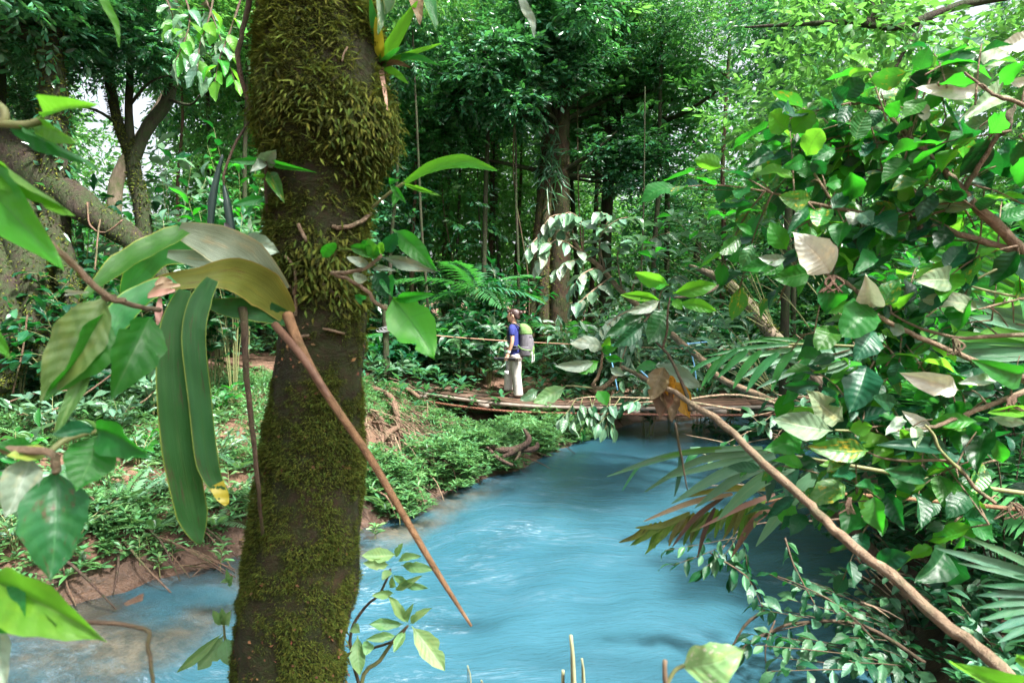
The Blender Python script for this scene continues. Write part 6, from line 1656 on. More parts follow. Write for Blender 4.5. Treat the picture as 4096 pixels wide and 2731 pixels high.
for a, b, r in (((2300, 2900), (2283, 2540), .0045), ((2250, 2900), (2252, 2680), .004), ((2340, 2900), (2327, 2632), .0025), ((1890, 2900), (1870, 2660), .0015), ((1930, 2900), (1925, 2720), .002)):
    q = P(a[0], a[1], 1.65); q.z = gz(q.x, q.y)
    tube('stalk', [q, P(*a, 1.62), P(*b, 1.6)], r, M['reed'], stk, seg=7)
# ------------------------------------------------------------------ right foreground thicket
def px_tube(name, pts, r, mat, parent, seg=8, lump=0.0):
    if name == 'branch' and mat == 'twig':
        for _ in range(3):
            i = random.randrange(len(pts) - 1); f = random.random()
            q = P(*[pts[i][k] * (1 - f) + pts[i + 1][k] * f for k in range(3)])
            e = q + Vector((random.gauss(0, .06), random.gauss(0, .04), random.gauss(.01, .06)))
            tube('stub', [q, q.lerp(e, .5) + Vector((0, 0, .01)), e], (.0035, .0015), M[mat], parent, seg=5, smooth=2)
    return tube(name, px_path(pts), r, M[mat], parent, seg=seg, lump=lump)

def fill_leaves(parent, pts, n, wpx, ratio, mats, kind='ovate', dj=.25, spread=130, seed=1):
    """leafy side twigs set along a branch given in photo points"""
    rg = random.Random(seed)
    sp = smooth_path([Vector(p) for p in pts], 6)
    for i in range(max(1, n // 5)):
        q = sp[int(rg.random() * (len(sp) - 1))]
        b = P(q.x, q.y, q.z - .25)
        a = rg.uniform(0, 6.28)
        L = rg.uniform(.18, .36)
        e = b + Vector((math.cos(a) * L * .8 - .05, rg.uniform(-.05, .25), math.sin(a) * L))
        m = b.lerp(e, .5) + Vector((0, 0, rg.uniform(.0, .05)))
        leafy_branch(parent, [b, m, e], (.0035, .0018), 6, .118, ratio, mats, kind, .35, .85, t0=.2, lift=.55, nx=10, ny=4, twig='twig', seg=5, branch_name='twig', smooth=3)

rs = thing('broadleaf_shrub', ground_at(4700, 2.6), 'tall foreground shrub at the upper right with tan branches and oval leaves', 'shrub')
rs.location.z = gz(rs.location.x, rs.location.y)
px_tube('branch', [(4700, 1900, 2.5), (4400, 1350, 2.45), (4096, 1010, 2.35), (3940, 855, 2.3), (3850, 765, 2.3), (3790, 695, 2.3), (3700, 605, 2.3), (3630, 540, 2.32), (3560, 470, 2.35), (3500, 420, 2.4), (3400, 412, 2.42)], (.028, .026, .021, .016, .012, .009, .008, .007, .006, .004), 'twig', rs, lump=.06)
tube('trunk', [rs.location, P(4750, 2300, 2.55), P(4700, 1900, 2.5)], (.04, .034, .029), M['twig'], rs, lump=.06)
px_tube('branch', [(4096, 1015, 2.35), (3880, 950, 2.35), (3700, 895, 2.38), (3500, 860, 2.4), (3340, 834, 2.42), (3200, 800, 2.45), (3060, 765, 2.5)], (.014, .011, .009, .008, .006, .004), 'twig', rs)
px_tube('branch', [(3345, 832, 2.42), (3300, 760, 2.42), (3220, 640, 2.45), (3175, 540, 2.48)], (.006, .005, .003), 'twig', rs)
px_tube('branch', [(3850, 765, 2.3), (3900, 690, 2.25), (3960, 590, 2.22), (3995, 540, 2.2)], (.010, .008, .007), 'twig', rs)
px_tube('branch', [(3635, 545, 2.32), (3650, 450, 2.3), (3672, 360, 2.3)], (.005, .003), 'twig', rs)
px_tube('branch', [(3630, 548, 2.32), (3560, 562, 2.35), (3490, 580, 2.4)], (.004, .003), 'twig', rs)
px_tube('branch', [(4200, 480, 2.1), (4096, 420, 2.1), (3990, 385, 2.12), (3935, 352, 2.14), (3860, 290, 2.15)], (.008, .006, .004), 'twig', rs)
px_tube('branch', [(3310, 838, 2.43), (3240, 880, 2.45), (3182, 915, 2.48)], (.004, .003), 'twig', rs)
px_tube('branch', [(3660, 880, 2.38), (3770, 845, 2.36), (3890, 830, 2.33)], (.004, .003), 'twig', rs)
px_tube('branch', [(3650, 875, 2.38), (3610, 800, 2.36), (3592, 757, 2.35)], (.004, .003), 'twig', rs)
px_tube('dead_tuft', [(4010, 540, 2.2), (4030, 470, 2.18), (4060, 420, 2.17)], (.012, .016, .004), 'twig_dark', rs, lump=.5)
px_tube('dead_tuft', [(3680, 880, 2.37), (3675, 920, 2.36), (3668, 950, 2.36)], (.008, .014, .004), 'twig_dark', rs, lump=.5)
LV = [  # base, tip, width, material, shape
    (3152, 519, 3078, 450, 92, 'broad_light', 'round'), (3170, 532, 3258, 448, 88, 'broad_light', 'round'), (3225, 624, 3287, 515, 92, 'broad_light', 'round'), (3222, 622, 3275, 560, 50, 'broad_dark', 'ovate'), (3219, 636, 3124, 672, 58, 'broad', 'ovate'),
    (3225, 640, 3221, 712, 76, 'broad', 'round'), (3342, 592, 3238, 650, 58, 'broad', 'elliptic'), (3084, 597, 2970, 672, 66, 'broad_dark', 'ovate'), (3130, 586, 3062, 580, 38, 'broad', 'elliptic'), (3152, 546, 3066, 574, 44, 'broad_dark', 'elliptic'),
    (3378, 397, 3325, 366, 80, 'broad_dark', 'round'), (3376, 392, 3453, 320, 84, 'broad_dark', 'round'), (3390, 303, 3497, 284, 36, 'broad_light', 'elliptic'), (3357, 414, 3258, 470, 64, 'holey', 'ovate'), (3397, 418, 3352, 510, 54, 'broad_dark', 'elliptic'),
    (3424, 562, 3468, 452, 80, 'holey', 'round'), (3638, 284, 3478, 322, 84, 'spotted', 'elliptic'), (3680, 278, 3716, 182, 78, 'holey', 'ovate'), (3729, 242, 3866, 190, 62, 'broad', 'elliptic'), (3848, 291, 3632, 310, 84, 'broad_under', 'elliptic'),
    (3867, 291, 4036, 205, 84, 'broad_under', 'elliptic'), (3940, 356, 3664, 354, 64, 'white_under', 'elliptic'), (3951, 349, 3900, 282, 78, 'white_pale', 'ovate'), (3997, 385, 3834, 488, 94, 'broad_under', 'ovate'), (3980, 480, 3842, 523, 66, 'broad_under', 'elliptic'),
    (3722, 456, 3655, 440, 60, 'white_under', 'ovate'), (3649, 330, 3616, 446, 80, 'broad', 'round'), (3833, 456, 3735, 585, 66, 'broad_under', 'ovate'), (4150, 130, 3980, 208, 74, 'white_under', 'elliptic'), (4072, 695, 4030, 548, 115, 'broad_dark', 'ovate'),
    (3995, 345, 4096, 245, 66, 'broad', 'elliptic'), (4000, 700, 4110, 600, 100, 'broad_dark', 'ovate'), (4030, 330, 4110, 330, 40, 'white_under', 'elliptic'), (3246, 794, 3112, 784, 80, 'spotted', 'elliptic'), (3233, 826, 3152, 935, 48, 'broad_dark', 'elliptic'),
    (3300, 838, 3270, 908, 80, 'spotted', 'round'), (3405, 690, 3405, 810, 88, 'broad', 'ovate'), (3599, 865, 3490, 810, 80, 'spotted', 'ovate'), (3592, 847, 3718, 806, 60, 'broad_dark', 'elliptic'), (3894, 830, 3722, 803, 66, 'broad_under', 'elliptic'),
    (3592, 757, 3660, 786, 74, 'broad_light', 'ovate'), (3590, 755, 3528, 782, 66, 'broad', 'ovate'), (3330, 836, 3400, 770, 60, 'broad_dark', 'ovate'), (3420, 850, 3400, 905, 70, 'white_pale', 'ovate'), (3440, 852, 3490, 900, 66, 'pale', 'ovate'), (3800, 700, 3720, 640, 70, 'broad_dark', 'ovate'), (3720, 620, 3790, 560, 66, 'broad_dark', 'ovate'),
    (3560, 470, 3600, 400, 60, 'broad', 'ovate'), (3520, 440, 3470, 520, 60, 'broad_dark', 'ovate'), (3580, 490, 3530, 580, 66, 'broad_dark', 'ovate'), (3700, 605, 3650, 690, 74, 'broad', 'ovate'), (3900, 690, 3960, 770, 80, 'broad_dark', 'ovate'), (3950, 600, 3890, 560, 60, 'broad_dark', 'ovate'), (3250, 640, 3300, 700, 60, 'broad_dark', 'ovate'), (3300, 740, 3370, 720, 60, 'broad', 'ovate')]
for a in LV:
    u = a[5] in ('broad_under', 'white_under')
    pleaf(rs, *a[:4], 2.34 + random.uniform(-.06, .06), 2.32 + random.uniform(-.08, .08), a[4], M[a[5]], a[6], random.uniform(-22, 22))
for k, (pts, n) in enumerate((([(3060, 765, 2.6), (3340, 834, 2.6), (3700, 895, 2.6), (4096, 1015, 2.6)], 80), ([(3400, 412, 2.6), (3630, 540, 2.6), (3850, 765, 2.55), (4096, 1010, 2.55)], 90), ([(3700, 300, 2.5), (3900, 420, 2.4), (4096, 560, 2.4)], 50), ([(3300, 560, 2.7), (3500, 680, 2.7), (3700, 780, 2.7)], 60))):
    fill_leaves(rs, pts, n, 70, .6, ['broad_dark', 'broad', 'broad', 'broad_light', 'spotted', 'broad_dark'], 'ovate', .5, seed=k)

r2 = thing('broadleaf_shrub', ground_at(4600, 3.0), 'foreground shrub in the middle right with large pale leaf undersides', 'shrub')
r2.location.z = gz(r2.location.x, r2.location.y)
tube('trunk', [r2.location, P(4650, 2200, 2.6), P(4500, 1680, 2.5), P(4300, 1580, 2.45), P(4096, 1512, 2.4)], (.03, .026, .022, .016, .013), M['twig'], r2)
px_tube('branch', [(4096, 1512, 2.4), (3900, 1442, 2.38), (3750, 1382, 2.36), (3600, 1312, 2.36), (3500, 1250, 2.38), (3390, 1132, 2.42), (3290, 1090, 2.45), (3180, 1030, 2.5), (3148, 1000, 2.5)], (.012, .010, .009, .008, .007, .006, .004, .003), 'twig', r2)
px_tube('branch', [(4200, 1335, 2.4), (4000, 1342, 2.4), (3820, 1350, 2.42), (3650, 1300, 2.45), (3560, 1250, 2.48)], (.009, .007, .005, .003), 'twig', r2)
px_tube('branch', [(3500, 1310, 2.4), (3350, 1320, 2.42), (3200, 1340, 2.45)], (.004, .003, .002), 'twig', r2)
px_tube('branch', [(4300, 1480, 2.3), (4060, 1580, 2.3), (3900, 1642, 2.3), (3780, 1690, 2.3), (3700, 1712, 2.3), (3560, 1720, 2.32)], (.010, .009, .008, .006, .003), 'twig', r2)
px_tube('branch', [(3850, 1890, 2.3), (3760, 1800, 2.28), (3735, 1740, 2.28), (3700, 1700, 2.28)], (.006, .006, .004), 'twig_green', r2)
px_tube('branch', [(3980, 2010, 2.3), (3900, 1950, 2.3), (3850, 1885, 2.3), (3780, 1842, 2.3), (3600, 1842, 2.32), (3500, 1822, 2.34), (3400, 1760, 2.36)], (.007, .006, .005, .004, .003), 'twig', r2)
px_tube('branch', [(4090, 1192, 2.35), (3960, 1165, 2.35), (3815, 1126, 2.36)], (.005, .003), 'twig_green', r2)
px_tube('branch', [(4090, 1025, 2.35), (3960, 1090, 2.35), (3880, 1128, 2.36)], (.006, .003), 'twig_green', r2)
px_tube('branch', [(4096, 1192, 2.34), (4040, 1205, 2.34), (3913, 1238, 2.35)], (.006, .003), 'twig', r2)
px_tube('branch', [(3486, 1706, 2.34), (3430, 1724, 2.34), (3390, 1722, 2.34), (3340, 1720, 2.34)], (.005, .004), 'twig_green', r2)
for cx, cy in ((4060, 2010), (4050, 1580), (3820, 1355), (3330, 1105), (3400, 1990)):
    for k in range(6):
        px_tube('dead_tuft', [(cx + random.gauss(0, 10), cy, 2.28), (cx + random.gauss(0, 22), cy + 30, 2.27), (cx + random.gauss(0, 34), cy + 66, 2.27)], (.005, .004, .002), 'root', r2, 5)
LV = [(3149, 1002, 3078, 889, 84, 'broad_light', 'elliptic'), (3319, 1090, 3170, 930, 150, 'white_under', 'ovate'), (3145, 1033, 3032, 1029, 48, 'white_pale', 'elliptic'), (3141, 1040, 2960, 1080, 62, 'broad', 'elliptic'), (3130, 1046, 3047, 1104, 54, 'broad', 'ovate'), (3248, 1086, 3088, 1115, 88, 'broad', 'ovate'),
      (3317, 1102, 3304, 1258, 116, 'broad', 'ovate'), (3490, 1230, 3462, 1092, 104, 'white_under', 'ovate'), (3480, 1228, 3368, 1348, 145, 'broad', 'round'), (3397, 1205, 3315, 1253, 46, 'broad_light', 'elliptic'), (2958, 948, 2876, 1012, 58, 'holey', 'round'), (3011, 973, 2963, 1073, 58, 'holey', 'elliptic'), (2942, 895, 3013, 938, 36, 'broad', 'elliptic'),
      (3490, 1008, 3413, 1102, 74, 'broad', 'ovate'), (3478, 1002, 3492, 918, 64, 'broad', 'ovate'), (3783, 1085, 3865, 973, 80, 'broad_dark', 'ovate'), (3817, 1128, 3660, 1121, 92, 'broad_under', 'elliptic'), (3913, 1238, 3676, 1197, 80, 'broad_under', 'elliptic'), (3527, 1226, 3602, 1110, 86, 'spotted', 'ovate'), (3560, 1215, 3664, 1166, 46, 'broad_light', 'lance'),
      (3345, 1315, 3272, 1402, 96, 'broad', 'round'), (3500, 1328, 3412, 1445, 116, 'broad_dark', 'ovate'), (3290, 1537, 3128, 1546, 56, 'broad_dark', 'elliptic'), (3466, 1465, 3395, 1655, 146, 'broad_dark', 'ovate'), (3290, 1545, 3357, 1628, 52, 'broad_dark', 'elliptic'), (3371, 1685, 3222, 1558, 104, 'broad_under', 'ovate'), (3332, 1722, 3088, 1676, 112, 'broad_under', 'elliptic'),
      (3394, 1721, 3490, 1705, 64, 'broad_light', 'elliptic'), (3206, 1762, 3052, 1802, 96, 'broad', 'ovate'), (3474, 1802, 3228, 1785, 96, 'spotted', 'elliptic'), (3380, 1942, 3222, 2024, 100, 'spotted', 'ovate'), (3840, 1562, 3597, 1490, 92, 'white_under', 'elliptic'), (3909, 1685, 3722, 1690, 62, 'broad_light', 'elliptic'), (3944, 1725, 3907, 1900, 112, 'broad_dark', 'ovate'),
      (4096, 1482, 3880, 1437, 92, 'broad', 'elliptic'), (3990, 1524, 3830, 1532, 42, 'white_pale', 'elliptic'), (3970, 1562, 3850, 1562, 60, 'broad_dark', 'ovate'), (4110, 1638, 3952, 1652, 46, 'broad_light', 'elliptic'), (3958, 1668, 4110, 1692, 46, 'white_pale', 'elliptic'), (3600, 1448, 3563, 1545, 66, 'broad_dark', 'ovate'), (3582, 1612, 3490, 1588, 70, 'broad_dark', 'ovate'),
      (3722, 1721, 3608, 1642, 52, 'white_under', 'ovate'), (3660, 1700, 3662, 1794, 48, 'broad_under', 'ovate'), (3612, 1664, 3538, 1742, 46, 'white_pale', 'ovate'), (3640, 1772, 3598, 1716, 50, 'broad_light', 'round'), (3792, 1800, 3496, 1780, 66, 'broad_dark', 'elliptic'), (3712, 1902, 3536, 1882, 78, 'broad_dark', 'elliptic'), (3498, 1985, 3532, 2134, 92, 'broad', 'ovate'), (3540, 1970, 3614, 2118, 80, 'broad_dark', 'ovate'),
      (3920, 1740, 3870, 1690, 60, 'broad', 'ovate'), (3960, 1740, 4010, 1850, 60, 'broad', 'elliptic'), (3800, 2210, 3790, 2345, 135, 'broad_dark', 'ovate'), (3780, 2200, 3660, 2330, 120, 'broad_dark', 'ovate'), (3500, 2250, 3645, 2225, 90, 'broad_dark', 'elliptic'), (3700, 2110, 3780, 2100, 44, 'broad_dark', 'elliptic'), (3310, 1960, 3350, 2050, 80, 'broad_dark', 'ovate'), (3400, 1880, 3330, 1900, 60, 'broad_dark', 'ovate'), (3620, 1330, 3560, 1300, 50, 'white_pale', 'ovate')]
for a in LV:
    pleaf(r2, *a[:4], 2.34 + random.uniform(-.06, .06), 2.3 + random.uniform(-.08, .08), a[4], M[a[5]], a[6], random.uniform(-22, 22))
for k, (pts, n) in enumerate((([(3400, 1400, 2.7), (3650, 1500, 2.7), (4096, 1600, 2.6)], 70), ([(3450, 1700, 2.7), (3700, 1800, 2.65), (4096, 1850, 2.6)], 70), ([(3300, 1900, 2.7), (3600, 2050, 2.6), (4000, 2100, 2.5)], 60), ([(3500, 1150, 2.8), (3800, 1250, 2.8), (4096, 1300, 2.7)], 50))):
    fill_leaves(r2, pts, n, 78, .55, ['broad_dark', 'broad_dark', 'broad', 'spotted', 'broad', 'broad_light'], 'ovate', .5, seed=20 + k)

# long bare stem slanting across the lower right, with the sapling leaves at its top
r3 = thing('leaning_sapling', ground_at(4300, 1.6), 'leaning sapling whose bare tan stem slants across the lower right', 'sapling')
r3.location.z = gz(r3.location.x, r3.location.y)
tube('stem', [r3.location, P(4250, 2900, 1.45), P(4096, 2755, 1.5), P(3900, 2590, 1.6), P(3750, 2468, 1.68), P(3600, 2335, 1.76), P(3450, 2212, 1.86), P(3300, 2082, 1.96), P(3220, 2002, 2.02), P(3050, 1850, 2.2), P(2900, 1702, 2.4), P(2700, 1572, 2.7), P(2600, 1522, 2.85), P(2490, 1466, 3.0)],
     (.017, .016, .0155, .0155, .0150, .0145, .014, .0135, .013, .0125, .012, .011, .010, .008), M['twig'], r3, seg=10, lump=.09, lfreq=22)
px_tube('branch', [(2492, 1466, 3.0), (2440, 1530, 3.0), (2400, 1553, 3.0), (2372, 1540, 3.0), (2395, 1500, 3.0), (2408, 1440, 3.0), (2410, 1390, 3.0)], (.009, .010, .009, .008, .006, .004), 'twig', r3)
px_tube('branch', [(2395, 1555, 3.0), (2310, 1545, 3.0), (2262, 1542, 3.0)], (.005, .003), 'twig_green', r3)
px_tube('branch', [(2760, 1640, 2.65), (2740, 1560, 2.75), (2690, 1450, 2.85), (2650, 1390, 2.9), (2625, 1370, 2.92)], (.008, .007, .006, .004), 'twig_dark', r3)
px_tube('branch', [(2650, 1392, 2.9), (2668, 1320, 2.9), (2672, 1240, 2.9), (2680, 1190, 2.9)], (.005, .004), 'twig_dark', r3)
px_tube('branch', [(2700, 1690, 2.6), (2720, 1800, 2.6), (2750, 1960, 2.6)], (.004, .005, .002), 'twig_dark', r3)
LV = [(2678, 1142, 2536, 1088, 66, 'broad_light', 'elliptic'), (2691, 1174, 2868, 1138, 66, 'broad_light', 'elliptic'), (2640, 1200, 2480, 1180, 42, 'broad_light', 'elliptic'), (2710, 1212, 2866, 1244, 50, 'broad_light', 'elliptic'), (2640, 1202, 2507, 1250, 46, 'white_pale', 'elliptic'), (2690, 1200, 2730, 1240, 40, 'broad_light', 'ovate'),
      (2665, 1238, 2590, 1378, 112, 'hole_dark', 'ovate'), (2576, 1257, 2420, 1348, 60, 'hole_dark', 'elliptic'), (2576, 1285, 2452, 1388, 62, 'hole_dark', 'elliptic'), (2417, 1392, 2281, 1374, 66, 'white_pale', 'elliptic'), (2405, 1400, 2470, 1390, 40, 'broad', 'lance'), (2397, 1442, 2316, 1494, 46, 'broad_light', 'elliptic'), (2385, 1445, 2217, 1462, 46, 'white_pale', 'elliptic'), (2420, 1430, 2500, 1445, 34, 'broad', 'lance'),
      (2263, 1544, 2134, 1612, 66, 'sapling_leaf', 'elliptic'), (2155, 1557, 2080, 1600, 46, 'pale', 'elliptic'), (2627, 1461, 2815, 1552, 84, 'white_pale', 'ovate'), (2627, 1455, 2545, 1478, 44, 'broad', 'elliptic'), (2391, 1563, 2430, 1622, 54, 'broad_light', 'ovate'), (2440, 1470, 2500, 1500, 36, 'white_pale', 'elliptic'), (2410, 1395, 2440, 1340, 34, 'broad_light', 'lance'), (2590, 1240, 2560, 1190, 36, 'broad', 'lance')]
for a in LV:
    pleaf(r3, *a[:4], 2.95, 2.9, a[4], M[a[5]], a[6], random.uniform(-18, 18))
dl = thing('dead_leaf', P(2660, 1500, 2.85), 'curled orange and brown dead leaf hanging from the leaning sapling', 'leaf')
for a in ((2655, 1470, 2600, 1600, 90, 'dead', 10), (2670, 1520, 2760, 1672, 90, 'orange', -10), (2665, 1530, 2640, 1680, 80, 'dead', 30), (2680, 1500, 2690, 1600, 50, 'orange', 40), (2650, 1560, 2690, 1690, 70, 'dead', -30)):
    pleaf(dl, *a[:4], 2.8, 2.74, a[4], M[a[5]], 'ovate', a[6])
# hanging spray of small grey green leaves by the bridge
r4 = thing('hanging_branch', P(2460, 1600, 4.2), 'hanging sprays of small grey green leaves in front of the bridge', 'branch')
px_tube('stem', [(2960, 1640, 4.6), (2700, 1600, 4.4), (2500, 1590, 4.2), (2330, 1590, 4.1), (2260, 1620, 4.1)], (.008, .006, .004, .003), 'twig', r4)
for (x0, y0, x1, y1) in ((2330, 1590, 2290, 1700), (2380, 1592, 2320, 1730), (2300, 1600, 2240, 1680), (2440, 1592, 2420, 1720), (2480, 1592, 2390, 1700), (2420, 1600, 2450, 1730), (2560, 1595, 2500, 1620), (2360, 1592, 2370, 1690)):
    leafy_branch(r4, px_path([(x0, y0, 4.15), ((x0 + x1) / 2 + 5, (y0 + y1) / 2, 4.12), (x1, y1, 4.1)]), (.003, .0015), 6, .085, .5, ['pale', 'pale', 'broad_dark'], 'ovate', .9, .6, t0=.2, lift=.5, nx=8, ny=4)

# ------------------------------------------------------------------ palm fronds of the right foreground, leaflet by leaflet
def leaflet(parent, b, m, t_, w, mat, d0, d1):
    return strap_leaf(parent, [(*b, d0), (*m, (d0 + d1) / 2), (*t_, d1)], (w * .5, w, w * .8, 3), mat, name='leaflet', n=5, cross=2, cup=.18)
def sub_frond(parent, pts, r, mat):
    return tube('frond', px_path(pts), r, M[mat], parent, seg=6)
pa = thing('palm', ground_at(4450, 3.2), 'feather palm at the right whose fronds arch over the river below the bridge', 'palm')
pa.location.z = gz(pa.location.x, pa.location.y)
tube('trunk', [pa.location, P(4500, 2300, 3.2), P(4400, 1900, 3.1)], (.06, .05, .04), M['bark_dark'], pa)
f1 = sub_frond(pa, [(4400, 1700, 3.2), (4000, 1480, 3.2), (3700, 1400, 3.25), (3420, 1385, 3.3), (3170, 1377, 3.4), (2950, 1395, 3.5), (2860, 1430, 3.55)], (.012, .010, .008, .006, .004, .002), 'twig_green')
for b, m, t_, w, mt in (((3408, 1403), (3220, 1460), (3026, 1554), 34, 'palm_grey'), ((3400, 1398), (3150, 1425), (2928, 1528), 30, 'palm_grey'), ((3263, 1392), (3080, 1410), (2890, 1462), 22, 'palm_grey'), ((3170, 1377), (3000, 1390), (2815, 1425), 18, 'palm'), ((3175, 1403), (3120, 1470), (3086, 1566), 34, 'palm'), ((3114, 1411), (3040, 1480), (2986, 1566), 34, 'palm'), ((3045, 1403), (2980, 1470), (2932, 1555), 32, 'palm'),
                      ((3244, 1422), (3200, 1470), (3143, 1528), 34, 'palm'), ((2990, 1400), (2930, 1450), (2872, 1510), 30, 'palm'), ((2950, 1400), (2880, 1450), (2830, 1530), 26, 'palm'), ((3300, 1395), (3180, 1360), (3030, 1350), 18, 'palm'), ((3200, 1380), (3060, 1362), (2960, 1372), 14, 'palm'), ((3400, 1440), (3300, 1470), (3230, 1476), 24, 'palm_grey'), ((3400, 1450), (3310, 1490), (3235, 1490), 26, 'palm_grey'), ((3380, 1430), (3370, 1500), (3350, 1580), 40, 'palm_bright'), ((2900, 1420), (2850, 1470), (2800, 1560), 22, 'palm'), ((2880, 1425), (2800, 1460), (2750, 1500), 18, 'palm'), ((3460, 1410), (3560, 1330), (3680, 1310), 30, 'palm_grey')):
    leaflet(f1, b, m, t_, w, mt, 3.4, 3.45)
f2 = sub_frond(pa, [(4300, 2000, 3.0), (3800, 1930, 2.95), (3450, 1870, 2.95), (3250, 1835, 3.0), (3050, 1800, 3.05)], (.012, .010, .008, .005), 'twig_green')
for b, m, t_, w, mt in (((3050, 1790), (2740, 1810), (2428, 1905), 26, 'palm_grey'), ((2949, 1800), (2700, 1815), (2488, 1879), 22, 'palm_grey'), ((3070, 1804), (2800, 1840), (2579, 1966), 32, 'palm_grey'), ((3060, 1815), (2860, 1860), (2660, 1912), 30, 'palm_grey'), ((3100, 1820), (2900, 1890), (2686, 2014), 48, 'palm_grey'), ((3110, 1840), (2950, 1910), (2780, 2030), 44, 'palm_grey'), ((3200, 1850), (3030, 1930), (2867, 2080), 58, 'palm_grey'), ((3280, 1880), (3160, 2000), (3024, 2184), 62, 'palm_grey'),
                      ((2722, 1817), (2720, 1890), (2698, 1985), 22, 'palm_dark'), ((2960, 1800), (2800, 1800), (2640, 1830), 24, 'palm_bright'), ((3230, 1840), (3350, 1870), (3480, 1880), 44, 'palm_grey'), ((3180, 1830), (3160, 1920), (3150, 2000), 56, 'palm_dark'), ((2600, 1840), (2550, 1870), (2490, 1960), 14, 'palm'), ((3250, 1835), (3300, 1900), (3310, 2060), 60, 'palm_dark'), ((3140, 1820), (3090, 1900), (3070, 2010), 50, 'palm_dark')):
    leaflet(f2, b, m, t_, w, mt, 3.0, 2.95)
f3 = sub_frond(pa, [(4300, 2060, 3.05), (3700, 2000, 3.05), (3300, 1975, 3.1), (3050, 2010, 3.15), (2800, 2080, 3.2), (2570, 2120, 3.25)], (.012, .010, .007, .005, .003), 'stalk')
for k in range(26):
    t0 = k / 25
    bx, by = 3060 - 470 * t0, 1985 + 120 * t0 + random.uniform(-6, 6)
    L = random.uniform(110, 175) * (1 - .4 * t0)
    leaflet(f3, (bx, by), (bx - 30 - 20 * t0, by + L * .55), (bx - 55 - 45 * t0 + random.uniform(-25, 25), by + L * random.uniform(.8, 1.15)), 21, random.choice(['palm_yellow', 'palm_yellow', 'palm_yellow', 'palm_dead', 'palm_dead']), 3.15, 3.1 + random.uniform(-.05, .08))
for b, m, t_, w, mt in (((3080, 1955), (2900, 1955), (2715, 1992), 26, 'palm_dead'), ((2930, 1975), (2760, 2010), (2575, 2084), 24, 'dead_pale'), ((2890, 1990), (2780, 2070), (2690, 2185), 22, 'dead'), ((3110, 2010), (3010, 2090), (2925, 2230), 32, 'dead'), ((3100, 1975), (2960, 2030), (2800, 2110), 22, 'dead_pale'), ((2860, 2030), (2820, 2120), (2790, 2230), 20, 'dead'), ((2760, 2050), (2650, 2100), (2540, 2110), 26, 'palm_dead'), ((2700, 2080), (2620, 2120), (2535, 2180), 26, 'palm_yellow'), ((2680, 2100), (2640, 2150), (2580, 2215), 24, 'palm_yellow')):
    leaflet(f3, b, m, t_, w, mt, 3.1, 3.08)
pb = thing('palm', ground_at(4700, 3.4), 'bright green fan palm behind the branches at the right edge', 'palm')
pb.location.z = gz(pb.location.x, pb.location.y)
tube('trunk', [pb.location, P(4600, 1900, 3.3), P(4300, 1350, 3.2)], (.05, .045, .03), M['twig_green'], pb)
for k, (t_, w) in enumerate((((3562, 965), 34), ((3600, 925), 36), ((3650, 945), 36), ((3700, 915), 38), ((3752, 900), 38), ((3805, 880), 40), ((3860, 905), 40), ((3910, 890), 40), ((3975, 900), 36), ((3570, 1035), 34), ((3560, 1075), 30), ((3620, 1000), 38), ((3680, 990), 40), ((4030, 800), 26), ((4000, 790), 24))):
    leaflet(pb, (4330, 1330), ((4330 + t_[0]) / 2 + 20, (1330 + t_[1]) / 2 - 40), t_, w + 14, 'palm_bright' if k % 4 else 'palm', 3.2, 3.0)
for t_, m, w, mt in (((3496, 1330), (3800, 1340), 46, 'palm_bright'), ((3560, 1430), (3800, 1400), 60, 'palm'), ((3600, 1360), (3850, 1420), 60, 'palm_dark'), ((3880, 1160), (4000, 1200), 44, 'palm_grey'), ((3860, 1200), (4000, 1250), 44, 'palm_grey'), ((3920, 1330), (4020, 1330), 40, 'palm_bright'), ((3860, 1270), (4020, 1290), 44, 'palm_grey')):
    leaflet(pb, (4330, 1400), m, t_, w, mt, 3.0, 2.8)
pc = thing('palm', ground_at(4500, 2.0), 'dark fan palm low in the bottom right corner', 'palm')
pc.location.z = gz(pc.location.x, pc.location.y)
for t_, w in (((3900, 2380), 40), ((3905, 2430), 42), ((3920, 2480), 44), ((3950, 2530), 46), ((3990, 2570), 46), ((3920, 2340), 36), ((3740, 2190), 50), ((3850, 2140), 34), ((3830, 2250), 30), ((4050, 2300), 36)):
    leaflet(pc, (4380, 2420), ((4380 + t_[0]) / 2, (2420 + t_[1]) / 2 - 25), t_, w, 'palm_dark' if t_[1] > 2260 else 'palm_grey', 1.9, 1.7)
tube('trunk', [pc.location, P(4420, 2700, 1.95), P(4380, 2420, 1.9)], (.03, .025, .02), M['bark_dark'], pc)
bl = thing('near_leaf', P(2680, 2760, 1.0), 'half withered white and green leaf, blurred, close at the bottom edge', 'leaf')
px_tube('stem', [(2670, 2850, 1.02), (2662, 2740, 1.0), (2660, 2640, 1.0)], .0035, 'twig', bl)
px_tube('stem', [(2665, 2740, 1.0), (2700, 2680, 1.0), (2740, 2660, 1.0)], .003, 'twig_green', bl)
pleaf(bl, 2735, 2665, 2985, 2592, 1.0, .97, 165, M['half_white'], 'ovate', 15)
bl = thing('near_leaf', P(4200, 2860, 1.1), 'bright green blurred leaf close at the bottom right corner', 'leaf')
pleaf(bl, 4200, 2860, 3790, 2640, 1.15, 1.05, 130, M['broad_light'], 'ovate', 20)
pleaf(bl, 4200, 2700, 4070, 2620, 1.15, 1.1, 80, M['broad_light'], 'ovate', 20)

